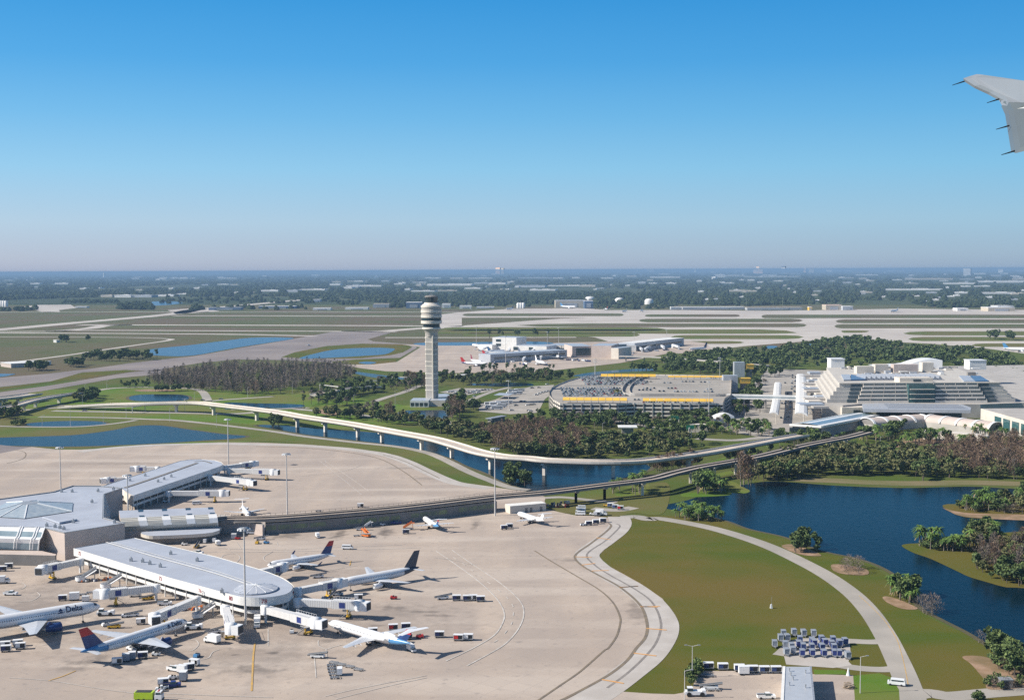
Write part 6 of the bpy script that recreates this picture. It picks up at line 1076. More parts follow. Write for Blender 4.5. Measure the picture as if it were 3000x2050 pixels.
for k in range(5):
    z0 = 12 + k * 3.3; z1 = z0 + 3.3; fr = D0 + 2 + k * 1.3; L_ = xl(405 + k * 34); R_ = xl(2265 - k * 34)
    MB().prism([(L_, fr), (R_, fr), (R_ + 22, BK), (L_ + 34, BK)], z0, z1 - .01, 0).build('storey', 'hotel_stone', t)
    wl0, wr0 = xl(600 + k * 14), xl(2075 - k * 14); wb0, wb1 = xl(700 + k * 18), xl(1975 - k * 18); c0, c1 = xl(1200), xl(1462)
    for nm, a, b in (('window_band', wb0, c0 - .3), ('window_band', c1 + .3, wb1)):
        q = MB(); q.box(((a + b) / 2, fr - .8, z0 + 2.5), (b - a, 1.6, 1.3)); q.build(nm, 'hotel_glass', t); q = MB(); q.box(((a + b) / 2, fr - 1.2, z0 + .9), (b - a + .4, 2.6, 1.75)); q.build('balcony', 'parapet', t)
        n = int((b - a) / 9); q = MB()
        for j in range(n + 1): q.box((a + (b - a) * j / n, fr - .95, z0 + 2.5), (.3, 1.6, 1.4))
        q.build('balcony_divider', 'cream_wall', t)['kind'] = 'stuff'
    for a, b in ((wl0, wb0 - .3), (wb1 + .3, wr0)): q = MB(); q.box(((a + b) / 2, fr - .3, z0 + 1.8), (b - a, .8, 2.6)); q.build('corner_window', 'hotel_glass', t)
c0, c1 = xl(1200), xl(1462); q = MB(); q.box(((c0 + c1) / 2, D0 + 4, 20), (c1 - c0, 8.4, 16)); q.build('atrium_glass', 'green_glass', t)
for k in range(3): q = MB(); q.box(((c0 + c1) / 2, D0 - 1, 15.5 + k * 4.2), (c1 - c0 - 2, 2, .5)); q.build('atrium_beam', 'cream_wall', t)
TOP = 28.5; L_, R_ = xl(541), xl(2129); fr = D0 + 9
q = MB(); q.box(((L_ + R_) / 2, fr - 1.0, TOP + .35), (R_ - L_ + 1, 4, .9)); q.build('cornice', 'cream_wall', t)
q = MB(); q.box(((xl(1145) + xl(1475)) / 2, fr + 9, TOP + 2.2), (xl(1475) - xl(1145), 16, 4.4)); q.build('penthouse', 'cream_wall', t)
q = MB(); q.box(((xl(1280) + xl(1355)) / 2, fr + .8, TOP + 2.2), (xl(1355) - xl(1280), .8, 2)); q.build('penthouse_window', 'glass', t)
for k in range(16): # sawtooth skylights
    x = xl(890) + (xl(1690) - xl(890)) * k / 16; w = (xl(1690) - xl(890)) / 16; y0 = fr + 30; q = MB(); q.add([(x, y0, TOP), (x + w, y0, TOP), (x + w * .25, y0, TOP + 4), (x, y0 + 30, TOP), (x + w, y0 + 30, TOP), (x + w * .25, y0 + 30, TOP + 4)], [(0, 1, 2), (5, 4, 3), (0, 2, 5, 3), (1, 4, 5, 2)]); q.build('sawtooth_skylight', 'tarp_grey', t)
mat('skylight_blue', (.10, .19, .32), .4, (.08, .15, .26), .2)
for pts, ma, nm in [(((640, 168), (740, 185), (785, 215), (640, 218)), 'skylight_blue', 'blue_skylight'), (((1800, 180), (1900, 182), (1985, 232), (1850, 235)), 'skylight_blue', 'blue_skylight'), (((545, 168), (630, 168), (640, 218), (570, 220)), 'plane_grey', 'roof_panel'), (((1690, 180), (1790, 180), (1850, 235), (1740, 235)), 'plane_grey', 'roof_panel')]: prismp(pts, TOP + .1, TOP + 1.4, nm, ma, zr=TOP)
for (x0, x1, y0, h, ma) in [(700, 870, 150, 7, 'cream_wall'), (880, 1010, 140, 8, 'cream_wall'), (1060, 1300, 140, 8, 'tan_wall'), (1340, 1450, 130, 9, 'cream_wall')]:
    a, b = gx(x0, y0, TOP), gx(x1, y0, TOP); q = MB(); q.box(((a.x + b.x) / 2, a.y + 6, TOP + h / 2), (b.x - a.x, 10, h)); q.build('roof_plant', ma, t)
q = MB()
a, b = gx(870, 95, TOP), gx(1530, 100, TOP)
for k in range(12):
    u0, u1 = k / 12, (k + 1) / 12; z = lambda u: TOP + 2 + 5 * max(0, sin(u * pi * 1.4 + 4.2)) + 3 * u; p, r = a.lerp(b, u0), a.lerp(b, u1); q.add([(p.x, p.y, z(u0)), (r.x, r.y, z(u1)), (r.x, r.y + 25, z(u1)), (p.x, p.y + 25, z(u0)), (p.x, p.y, TOP), (r.x, r.y, TOP)], [(0, 1, 2, 3), (4, 5, 1, 0)])
q.build('curved_roof', 'white_metal', t)
for (x0, x1, y, hh) in [(447, 580, 112, 11), (1795, 1960, 118, 10)]: a, b = gx(x0, y, 26), gx(x1, y, 26); q = MB(); q.box(((a.x + b.x) / 2, a.y + 8, 26 + hh * .55), (b.x - a.x, 16, hh * .9)); q.build('roof_box', 'white_wall', t); q = MB(); q.box(((a.x + b.x) / 2, a.y + 8, 26 + hh + .3), (b.x - a.x + 1, 17, .6)); q.build('roof_box_lid', 'white_metal', t)
random.seed(31)
for i in range(34):
    a = gx(random.uniform(560, 1860), random.uniform(92, 165), TOP); q = MB(); h = random.uniform(.8, 3); q.box((a.x, a.y, TOP + h / 2), (random.uniform(2, 9), random.uniform(2, 9), h)); q.build('roof_unit', ['plane_grey', 'cream_wall', 'concrete_dark', 'white_wall'][i % 4], t)
# roof and dark mouth of the ticket hall, side blocks
prismp(((750, 440), (940, 432), (1720, 445), (1810, 475), (1805, 500), (760, 490)), 11.4, 14, 'hall_roof', 'plane_grey', zr=14, bottom=True)
for k in range(5): a, b = gx(960 + k * 10, 438 + k * 10, 14.2), gx(1690 + k * 22, 450 + k * 9, 14.2); q = MB(); q.beam(a, b, .6, .25); q.build('roof_rib', 'tarp_grey', t)
a, b = gx(945, 585, 3), gx(1795, 585, 3); q = MB(); q.box(((a.x + b.x) / 2, a.y + 18, 6), (b.x - a.x, 4, 10.6)); q.build('hall_mouth', 'glass', t)
a, b = gx(568, 545, 5), gx(940, 548, 5); q = MB(); q.box(((a.x + b.x) / 2, a.y + 12, 6), (b.x - a.x, 14, 9)); q.build('side_block', 'cream_wall', t)
for x0, x1 in ((680, 745), (765, 820)): p, r = gx(x0, 545, 5), gx(x1, 545, 5); q = MB(); q.box(((p.x + r.x) / 2, a.y + 4.6, 6.5), (r.x - p.x, 1, 4)); q.build('side_window', 'glass', t)
random.seed(8)
for i in range(14):
    u = i / 13; a = gx(250 + 130 * random.random() - 20 * u, 150 + 330 * u, 12); q = MB(); h = random.uniform(.8, 2.4); q.box((a.x, a.y, 12 + h / 2), (random.uniform(10, 26), random.uniform(8, 16), h)); q.build('podium_block', ['plane_grey', 'concrete', 'cream_wall'][i % 3], t)
# pink concourse wing at the right
wt = thing('east_hall', 'cream pink hall with tall green glass windows at the right edge', 'terminal building', gx(2200, 760, 0), world=True)
wp_ = [gx(1880, 430, 13), gx(2700, 640, 13), gx(2900, 470, 13), gx(2300, 400, 13)]
A_, B_ = g1(fG7, 1900, 640, 3), g1(fG7, 2520, 830, 3); A_.z = B_.z = 0; d_ = B_ - A_; nn = Vector((-d_.y, d_.x, 0)).normalized()
if nn.y < 0: nn = -nn
MB().prism([A_, B_, B_ + nn * 70, A_ + nn * 70], 0, 16, 0, mi_top=1).build('wall', ['cream_wall', 'concrete'], wt)
for k in range(5): c = A_ + d_ * (.30 + .14 * k) - nn * .15; q = MB(); q.box((c.x, c.y, 9), (d_.length * .105, .5, 8.5), atan2(d_.y, d_.x)); w_ = q.build('window', 'green_glass', wt); q = MB(); q.box((c.x, c.y, 4.2), (d_.length * .10, .9, .5), atan2(d_.y, d_.x)); q.build('sill', 'white_wall', w_)
# white kerbside canopies and footbridge
def canopy(label, pts, z, drop, wd):
    pa = path3([(f, x, y, z) for f, x, y in pts], 5); w = wd; t = thing('kerb_canopy', label, 'canopy', (pa[0].x, pa[0].y, 0), 0, 'white canopies over the kerb', world=True); prof = [(-w / 2, -drop), (-w * .42, -drop * .3), (-w * .2, 0), (w * .2, .2), (w * .42, -.1), (w / 2, -drop * .4), (w / 2, -drop * .4 - .3), (0, -.5), (-w / 2 + .3, -drop)]
    loftpath(MB(), pa, prof).build('roof', 'white_wall', t)
    for i in range(0, len(pa), 4): q = MB(); q.tube((pa[i].x + 2, pa[i].y, 0), (pa[i].x + 2, pa[i].y, z - .6), .4, n=6); q.beam((pa[i].x + 2, pa[i].y, z - 4), (pa[i].x - 5, pa[i].y, z - 1.4), .3, .3); q.build('post', 'cream_wall', t)
canopy('broad white canopy along the kerb, the larger one nearer the terminal', [(fG7, 158, 525), (fG7, 163, 380), (fG7, 160, 250), (fG7, 158, 150)], 13, 3, 10.5)
canopy('slender white canopy along the far side of the road', [(fH8, 2098, 430), (fH8, 2120, 320), (fH8, 2128, 220), (fH8, 2132, 190)], 10, 2.4, 7.5)
t = thing('footbridge', 'long pale enclosed footbridge from garage to terminal', 'footbridge', g1(fH8, 2000, 330), world=True); a, b = g1(fH8, 1720, 303, 11), g1(fH8, 2420, 318, 11); q = MB(); q.beam(a, b, 5, 4.2); q.build('tube', 'white_wall', t); q = MB(); q.beam(a + Vector((0, -2.6, .2)), b + Vector((0, -2.6, .2)), .15, 1.0); q.build('window_band', 'sky_glass', t)
for k in (.2, .45, .7): p = a.lerp(b, k); q = MB(); q.box((p.x, p.y, 4.4), (1.6, 1.6, 8.8)); q.build('pier', 'concrete', t)
t = thing('garage_exit_dome', 'white shell shaped canopy right of the garage front', 'canopy', g1(fT4, 2200, 720)); q = MB(); vs = []
for i in range(9):
    for j in range(9): a = pi * j / 8; u = i / 8; vs.append((-9 + 18 * u, 10 * cos(a) * (1 - .55 * u), 3 + 8 * sin(a) * (.45 + .55 * sin(u * pi * .8 + .3))))
q.add(vs, [(i * 9 + j, i * 9 + j + 1, (i + 1) * 9 + j + 1, (i + 1) * 9 + j) for i in range(8) for j in range(8)], 0, True); q.build('shell', 'white_wall', t); q = MB(); q.box((0, 0, 1.6), (14, 9, 3.2)); q.build('wall', 'cream_wall', t)
t = thing('garage_ramp_mound', 'pale tan rounded wall block right of the green road sign', 'wall', g1(fT4, 1920, 800)); q = MB(); q.box((0, 4, 3), (16, 8, 6), 0, 0, .8); q.build('wall', 'cream_wall', t); q = MB(); q.box((0, 4, 6.15), (13, 7, .3)); q.build('coping', 'parapet', t)
# train platforms and vaults
t = thing('train_platform', 'long grey platform hall with three glass roof strips before the terminal', 'station', gx(300, 760, 0), world=True)
F_ = [gx(45, 640, 8.5), gx(355, 660, 8.5)]; Bk = [gx(570, 540, 8.5), gx(910, 552, 8.5)]; n_ = 7; q = MB(); q2 = MB()
for k in range(n_):
    u0, u1 = k / n_, (k + 1) / n_; z = lambda u: 8.5 + 1.6 * sin(pi * u); a, b, c, e = F_[0].lerp(F_[1], u0), F_[0].lerp(F_[1], u1), Bk[0].lerp(Bk[1], u1), Bk[0].lerp(Bk[1], u0); q.add([(a.x, a.y, z(u0)), (b.x, b.y, z(u1)), (c.x, c.y, z(u1)), (e.x, e.y, z(u0))], [(0, 1, 2, 3)], 1 if k in (1, 2, 4, 5) else 0)
q.build('roof', ['white_metal', 'sky_glass'], t); q = MB(); q.beam(F_[0] + Vector((0, 0, -.3)), F_[1] + Vector((0, 0, -.3)), 1.6, 1.6); q.beam(F_[1] + Vector((0, 0, -.3)), Bk[1] + Vector((0, 0, -.3)), 1.2, 1.6); q.build('eave', 'white_wall', t)
MB().prism(inset([F_[0], F_[1], Bk[1], Bk[0]], 1.5), 0, 7.6, 0).build('wall', 'concrete', t)
for k in range(6): c = F_[0].lerp(F_[1], (k + .5) / 6); q = MB(); q.box((c.x, c.y + .9, 4), (4, 1.0, 4)); q.build('window', 'glass', t)
def vault(label, A, B, r, h, z):
    a, b = g1(fG7, *A, z), g1(fG7, *B, z); d = (b - a).normalized(); nn = Vector((-d.y, d.x, 0)); t = thing('station_vault', label, 'station', (a.x, a.y, 0), 0, 'vaulted train halls at the terminal', world=True); q = MB(); n = 12; vs = []
    for e in (a, b):
        for j in range(n + 1): th = pi * j / n; w = e + nn * (r * cos(th)); vs.append((w.x, w.y, z + h * sin(th)))
    q.add(vs, [(j, n + 1 + j, n + 2 + j, j + 1) for j in range(n)], 0, True); q.add(vs, [tuple(range(n + 1)), tuple(range(2 * n + 1, n, -1))], 1); q.build('roof', ['tan_wall', 'concrete_dark'], t); MB().prism([a + nn * r, b + nn * r, b - nn * r, a - nn * r], 0, z, 0).build('wall', 'concrete', t)
    for k in (0, .25, .5, .75, 1):
        c = a.lerp(b, k); q = MB(); pp = [c + nn * (r * 1.03 * cos(pi * j / n)) + Vector((0, 0, h * 1.03 * sin(pi * j / n))) for j in range(n + 1)]
        for j in range(n): q.beam(pp[j], pp[j + 1], 2.2, .5)
        q.build('rib', 'white_metal', t)
vault('left grey vaulted train hall curving beside the palms', (800, 640), (1320, 600), 9, 5, 5); vault('right cream vaulted train hall with white ribs', (1420, 605), (2050, 680), 9, 5, 5)
t = thing('guideway_viaduct', 'wide sunlit concrete ramp wall under the right vaulted hall', 'ramp', gx(1700, 800, 0), world=True); pa = path3([(fG7, 1350, 705, 6), (fG7, 1600, 720, 6), (fG7, 1800, 750, 5), (fG7, 1950, 800, 3)], 4); loftpath(MB(), [Vector((p.x, p.y, 0)) for p in pa], rect(9, 0, 6)).build('wall', 'cream_wall', t); loftpath(MB(), [Vector((p.x, p.y, 6)) for p in pa], rect(9.6, .02, .5)).build('coping', 'parapet', t)
# ------------------------------------------------------------------ distant terminal
t = thing('distant_terminal', 'distant white terminal with two long wings and a tan hub beyond the garage', 'terminal building', g1(fP8, 900, 205), world=True)
def dblock(x0, x1, yb, z, depth, ma, name, roof='plane_grey', tilt=0, z0=0):
    a, b = g1(fP8, x0, yb), g1(fP8, x1, yb + tilt); d = b - a; nn = Vector((-d.y, d.x, 0)).normalized() * depth; return MB().prism([a, b, b + nn, a + nn], z0, z, 0, mi_top=1).build(name, [ma, roof], t), a, b
def dwin(a, b, k0, k1, z0, z1):
    d = b - a; p, r = a + d * k0, a + d * k1; c = (p + r) / 2; q = MB(); q.box((c.x, c.y - .1, (z0 + z1) / 2), ((r - p).length, .6, z1 - z0), atan2(d.y, d.x)); q.build('window', 'glass', t)
for x0, x1, yb, z, dp, ma, nm, tl, wn in [(240, 330, 150, 9, 40, 'white_wall', 'wing_block', 5, ()), (332, 495, 152, 21, 40, 'white_wall', 'tall_block', 4, ((.15, .35, 14, 18), (.15, .35, 7, 11))), (470, 700, 168, 11, 40, 'white_wall', 'wing_block', 6, ((.02, .16, 4, 9), (.48, .6, 4, 9))), (700, 880, 162, 10, 60, 'cream_wall', 'wing_block', 3, ((.1, .9, 4, 6),)),
    (875, 1005, 204, 17, 60, 'tan_wall', 'hub', -2, ((.2, .98, 3, 14),)), (1005, 1140, 204, 18, 60, 'tan_wall', 'hub', 2, ()), (1140, 1190, 212, 16, 40, 'cream_wall', 'hub', 2, ()), (1160, 1245, 178, 14, 30, 'sky_glass', 'glass_hall', -6, ()), (1220, 1310, 162, 10, 40, 'white_wall', 'wing_block', 0, ())]:
    _, a, b = dblock(x0, x1, yb, z, dp, ma, nm, 'plane_grey', tl)
    for w_ in wn: dwin(a, b, *w_)
_, a, b = dblock(318, 840, 240, 12, 26, 'plane_grey', 'pier', 'plane_grey', -35); dwin(a, b, .05, .97, 5, 8); _, a, b = dblock(1300, 1635, 160, 13, 30, 'plane_grey', 'pier', 'white_wall', -40); dwin(a, b, .05, .95, 5, 8); _, a, b = dblock(305, 405, 215, 11, 30, 'white_wall', 'pier_end', 'plane_grey', 2); dwin(a, b, .3, .8, 4, 8)
pa = path3([(fP8, 1200, 190, 8), (fP8, 1500, 200, 8), (fP8, 1800, 222, 8), (fP8, 2210, 255, 8)], 5); t = thing('train_guideway', 'distant train guideway leaving the far terminal into the trees', 'train track', (pa[5].x, pa[5].y, 0), world=True); loftpath(MB(), pa, rect(9, -1.4, 0)).build('track_beam', 'concrete', t)
for i in range(1, len(pa), 2): q = MB(); q.box((pa[i].x, pa[i].y, 3.3), (2, 2, 6.6)); q.build('pier', 'concrete', t)
random.seed(17)
for i, (x, y) in enumerate([(215, 150), (250, 160), (285, 168), (330, 175), (440, 185), (520, 178), (560, 185), (640, 182), (700, 180), (470, 235), (440, 250), (350, 245), (330, 262), (520, 250), (545, 255), (560, 248), (610, 215), (850, 222), (880, 225), (900, 222), (920, 228), (950, 226), (970, 230), (985, 232), (1180, 205), (1260, 170), (1330, 158), (1380, 165), (1450, 160), (1500, 155), (1240, 180), (1290, 178), (400, 160), (230, 135)]):
    q = MB(); a = random.uniform(0, 3); l = random.choice((3, 5, 7, 9)); q.box((0, 0, 1.3), (l, 2.2, 2.0), 0, i % 3); q.box((l * .3, 0, 2.6), (l * .3, 2.0, .7), 0, (i + 1) % 3); o = q.build('ramp_vehicle', ['white_metal', 'tarp_grey', 'navy']); o.location = g1(fP8, x, y, .25); o.rotation_euler = (0, 0, a); tag(o, 'small service vehicle among the jets at the distant terminal', 'truck', 'service vehicles at the distant terminal')
for i, (a, b) in enumerate([((330, 178), (270, 200)), ((400, 205), (380, 232)), ((560, 218), (540, 240)), ((690, 198), (660, 222)), ((450, 165), (440, 180)), ((620, 165), (600, 180)), ((300, 152), (270, 165)), ((1400, 150), (1370, 165)), ((1480, 142), (1500, 155)), ((1560, 138), (1600, 150)), ((1330, 155), (1350, 168)), ((240, 140), (200, 135))]):
    p, r = g1(fP8, *a), g1(fP8, *b); q = MB(); q.beam((p.x, p.y, 5), (r.x, r.y, 5), 3, 3); q.box((r.x, r.y, 2.2), (2, 2, 4.4)); q.tube((p.x, p.y, 0), (p.x, p.y, 6.6), 2.2, n=8); o = q.build('boarding_bridge', 'white_metal', loc=(p.x, p.y, 0)); tag(o, 'pale boarding bridge at the distant terminal', 'boarding bridge', 'boarding bridges of the distant terminal')
# own wing tip, outside the aircraft window
mat('wing_shaded_grey', (.21, .235, .26), .4, (.19, .21, .235), .6); mat('wing_panel', (.115, .14, .15), .4, (.10, .12, .13), .6)  # shade on the wing is put into these greys, darkest on the panel
fO7 = FR(2750, 180, 5.292)
def ray(x, y, d): p = fO7((x, y))[0]; v = CF + CR * ((p[0] - 1500) / FPX) + CU * ((1025 - p[1]) / FPX); return Vector((0, 0, CAM_H)) + v * d
t = thing('airplane_wing', 'grey wing tip of the viewing aircraft at the upper right edge', 'airplane wing', ray(1323, 600, 16), world=True)
def plate(outl, th, name, ma):
    n = len(outl); c = sum(outl, Vector()) / n; back = CF * th; q = MB(); inn = [c + (p - c) * .86 for p in outl]; vs = outl + [p - back * .5 for p in inn] + [p + back for p in inn]
    q.add(vs, [tuple(range(n, 2 * n)), tuple(range(3 * n - 1, 2 * n - 1, -1))] + [(k, (k + 1) % n, n + (k + 1) % n, n + k) for k in range(n)] + [((k + 1) % n, k, 2 * n + k, 2 * n + (k + 1) % n) for k in range(n)]); return q.build(name, ma, t)
plate([ray(380, 265, 17.5), ray(470, 235, 17.4), ray(590, 200, 17.2), ray(640, 203, 17.1), ray(1000, 255, 16.6), ray(1323, 302, 16), ray(1800, 370, 15.3), ray(1800, 640, 15.3), ray(1300, 700, 15.9), ray(1060, 690, 16.1), ray(1010, 605, 16.3), ray(800, 490, 16.7), ray(560, 380, 17.1)], .14, 'winglet', 'wing_shaded_grey')
plate([ray(1012, 615, 16.28), ray(1300, 640, 15.88), ray(1800, 640, 15.2), ray(1850, 1280, 14.0), ray(1323, 1392, 14.4), ray(1195, 1425, 14.5), ray(1080, 760, 16.0)], .18, 'wing_panel', 'wing_panel')
plate([ray(1210, 735, 15.4), ray(1323, 678, 15.2), ray(1700, 560, 14.8), ray(1700, 720, 14.8)], .04, 'fence', 'white_metal')
for x0, y0, x1, y1, d in [(400, 310, 210, 372, 17.3), (938, 585, 748, 645, 16.4), (1095, 997, 890, 1055, 15.4), (1182, 1388, 972, 1450, 14.6)]: q = MB(); q.tube(ray(x0, y0, d), ray(x1, y1, d), .011, .004, 5); q.build('static_wick', 'black', t)
# ------------------------------------------------------------------ trees
from mathutils import noise as MN
def leafmat(name, c, c2):
    mat(name, c, .9, c2, .35, spec=.15, c3=tuple(x * 1.35 for x in c2), scale3=.12, coord='World'); return name
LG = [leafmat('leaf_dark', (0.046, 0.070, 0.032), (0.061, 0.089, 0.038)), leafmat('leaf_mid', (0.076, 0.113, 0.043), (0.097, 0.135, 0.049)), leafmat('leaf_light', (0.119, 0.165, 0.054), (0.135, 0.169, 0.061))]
LO = [leafmat('leaf_olive_dark', (0.065, 0.081, 0.038), (0.081, 0.095, 0.043)), leafmat('leaf_olive', (0.105, 0.121, 0.049), (0.128, 0.135, 0.054)), leafmat('leaf_tan', (0.169, 0.155, 0.078), (0.155, 0.149, 0.068))]
LB = [leafmat('twig_grey', (0.109, 0.094, 0.085), (0.134, 0.115, 0.101)), leafmat('twig_brown', (0.154, 0.125, 0.105), (0.178, 0.141, 0.114)), leafmat('twig_pale', (0.237, 0.200, 0.168), (0.198, 0.164, 0.138))]
LR = [leafmat('twig_rust_dark', (0.126, 0.087, 0.063), (0.150, 0.102, 0.072)), leafmat('twig_rust', (0.186, 0.121, 0.084), (0.203, 0.137, 0.093)), leafmat('twig_rust_pale', (0.239, 0.180, 0.132), (0.203, 0.149, 0.108))]
LP = [leafmat('frond_dark', (0.043, 0.082, 0.024), (0.060, 0.102, 0.029)), leafmat('frond', (0.090, 0.156, 0.034), (0.114, 0.180, 0.041)), leafmat('frond_dry', (0.240, 0.186, 0.102), (0.204, 0.156, 0.084))]
mat('bark', (.12, .095, .075), .9, (.085, .07, .055), 1.5); mat('bark_pale', (.26, .22, .18), .9, (.19, .16, .13), 1.5)
def leaf(mb, p, s, R, mi):
    a = Vector((R.gauss(0, 1), R.gauss(0, 1), R.gauss(0, 1))).normalized(); b = a.cross(Vector((R.gauss(0, 1), R.gauss(0, 1), R.gauss(0, 1)))).normalized(); c = a.cross(b)
    mb.add([p - b * s, p - c * s * .7, p + b * s, p + c * s * .8], [(0, 1, 2, 3)], mi)
def crown_broad(h, w, n, R, ls):
    mb = MB(); lobes = [(Vector((R.uniform(-.55, .55) * w, R.uniform(-.55, .55) * w, h * R.uniform(.45, .85))), R.uniform(.28, .5) * w) for _ in range(7)] + [(Vector((0, 0, h * .62)), w * .55)]
    for _ in range(n):
        c, r = R.choice(lobes); d = Vector((R.gauss(0, 1), R.gauss(0, 1), R.gauss(0, 1))).normalized(); p = c + Vector((d.x * r, d.y * r, d.z * r * .8)) * R.uniform(.55, 1.0) ** .5
        if p.z < h * .18: p.z = h * .18 + R.random()
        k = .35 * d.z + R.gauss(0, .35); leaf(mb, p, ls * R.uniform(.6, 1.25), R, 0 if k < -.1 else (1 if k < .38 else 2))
    return mb
def crown_bare(h, w, n, R):
    mb = MB()
    for _ in range(n):
        z = h * R.uniform(.12, 1) ** .8; rr = w * 1.05 * max(.12, sin(pi * min(1, .12 + .82 * z / h))) * R.uniform(0, 1) ** .5; a = R.uniform(0, 2 * pi); p = Vector((rr * cos(a), rr * sin(a), z)); d = Vector((cos(a) * R.uniform(.2, .9), sin(a) * R.uniform(.2, .9), R.uniform(.2, 1.1))).normalized() * h * R.uniform(.06, .14); s_ = Vector((-sin(a), cos(a), R.uniform(-.5, .5))) * h * R.uniform(.007, .018)
        mb.add([p - s_, p + s_, p + d + s_ * .2, p + d - s_ * .2], [(0, 1, 2, 3)], R.choices((0, 1, 2), (5, 4, 2))[0])
    return mb
def crown_palm(h, R, r=2.6):
    mb = MB(); n = 32
    for k in range(n):
        a = 2 * pi * k / n + R.uniform(-.2, .2); up = R.uniform(-.5, 1.1); L_ = r * R.uniform(.8, 1.15); pr = None; wd = r * .17
        for j in range(4):
            t_ = j / 3; x = L_ * t_ * (1 if up < .8 else .75); z = h + up * L_ * t_ * .75 - L_ * .65 * t_ * t_; c = Vector((x * cos(a), x * sin(a), z)); s_ = Vector((-sin(a), cos(a), 0)) * wd * (1 - t_ * .75 if j else .5)
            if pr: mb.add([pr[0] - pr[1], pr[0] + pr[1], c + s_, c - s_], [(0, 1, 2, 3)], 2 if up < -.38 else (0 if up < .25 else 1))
            pr = (c, s_)
    return mb
def trunk(h, r, R, lean=.04, branches=0, w=1.0):
    mb = MB(); p = Vector((0, 0, 0)); q_ = Vector((R.uniform(-1, 1) * lean * h, R.uniform(-1, 1) * lean * h, h)); mb.tube(p, q_, r, r * .45, 6)
    for k in range(branches): a = R.uniform(0, 2 * pi); z = R.uniform(.45, .9); b0 = p.lerp(q_, z); mb.tube(b0, b0 + Vector((cos(a) * w * .7, sin(a) * w * .7, h * .28)), r * .4, r * .12, 4)
    return mb
R_ = random.Random(21); KINDS = {}
def kind(key, name, makers):
    out = []
    for tr, cr, tm, cm in makers:
        t = thing(name, 'tree', 'tree', HIDE); tr.build('trunk', tm, t); cr.build('crown', cm, t); out.append(t)
    KINDS[key] = out
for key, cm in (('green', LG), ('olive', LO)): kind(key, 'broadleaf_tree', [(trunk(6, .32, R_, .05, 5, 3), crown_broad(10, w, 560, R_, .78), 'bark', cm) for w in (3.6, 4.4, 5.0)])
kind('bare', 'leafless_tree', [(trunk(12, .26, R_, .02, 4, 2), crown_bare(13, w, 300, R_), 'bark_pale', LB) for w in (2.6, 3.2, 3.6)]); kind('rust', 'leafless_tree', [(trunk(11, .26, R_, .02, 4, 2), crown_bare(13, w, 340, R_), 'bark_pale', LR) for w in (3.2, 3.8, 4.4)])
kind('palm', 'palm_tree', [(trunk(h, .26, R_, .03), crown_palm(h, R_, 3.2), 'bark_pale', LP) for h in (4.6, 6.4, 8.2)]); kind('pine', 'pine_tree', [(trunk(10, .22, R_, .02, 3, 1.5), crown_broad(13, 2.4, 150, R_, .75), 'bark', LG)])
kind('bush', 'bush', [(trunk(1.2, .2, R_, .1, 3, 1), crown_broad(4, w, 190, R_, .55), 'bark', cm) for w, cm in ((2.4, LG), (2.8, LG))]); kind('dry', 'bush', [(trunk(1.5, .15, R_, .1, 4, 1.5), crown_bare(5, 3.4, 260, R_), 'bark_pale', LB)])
FIRST = {}; NT = {}
PLAN = []
def tree(key, loc, s, label, group, R=R_):
    k = s * R.uniform(.82, 1.18); PLAN.append((loc.y, R.choice(KINDS[key]), loc, R.uniform(0, 6.28), (k * R.uniform(.9, 1.1), k * R.uniform(.9, 1.1), k), label, group))
def plant_all():          # the 280 nearest of a kind stand as trees of their own, those beyond are one wood
    seen = {}; rest = MB(); mats = LG + LO + ['bark']
    for y, src, loc, rz, sc, label, group in sorted(PLAN, key=lambda e: e[0]):
        nm = src.name.split('.')[0]; seen[nm] = seen.get(nm, 0) + 1
        if seen[nm] <= 280: dup(src, loc, rz, label, group, sc); continue
        Mx = Matrix.Translation(loc) @ Matrix.Rotation(rz, 4, 'Z') @ Matrix.Diagonal((*sc, 1))
        for ch in src.children:
            me = ch.data; o = len(rest.v); rest.v += [(Mx @ v.co).to_tuple() for v in me.vertices]
            for p in me.polygons: mn = me.materials[p.material_index].name; rest.f.append(tuple(o + i for i in p.vertices)); rest.m.append(mats.index(mn) if mn in mats else 6); rest.sm.append(False)
    if rest.v: rest.build('distant_trees', mats, loc=(0, 1300, 0), kind='stuff')
def inpoly(p, poly):
    c = False; n = len(poly)
    for i in range(n):
        a, b = poly[i], poly[(i + 1) % n]
        if (a.y > p.y) != (b.y > p.y) and p.x < (b.x - a.x) * (p.y - a.y) / (b.y - a.y) + a.x: c = not c
    return c
def scatter(poly, n, R, mind=0.0):
    x0, x1, y0, y1 = min(p.x for p in poly), max(p.x for p in poly), min(p.y for p in poly), max(p.y for p in poly); out = []; tries = 0
    while len(out) < n and tries < n * 60:
        tries += 1; p = Vector((R.uniform(x0, x1), R.uniform(y0, y1), 0))
        if inpoly(p, poly) and all((p - q_).length > mind for q_ in out[-160:]): out.append(p)
    return out
def wood(pts, n, keys, s, label, group=None, mind=3.0):
    for p in scatter(GL(pts), n, R_, mind):
        k = R_.choices([a for a, _ in keys], [b for _, b in keys])[0]
        tree(k, p, s, {'palm': 'palm', 'green': 'dark green leafy tree', 'olive': 'olive brown leafy tree', 'bare': 'grey leafless tree', 'rust': 'rust brown leafless tree', 'pine': 'slender pine', 'bush': 'green bush', 'dry': 'dry leafless bush'}[k] + ' ' + label, (group or 'trees ' + label))
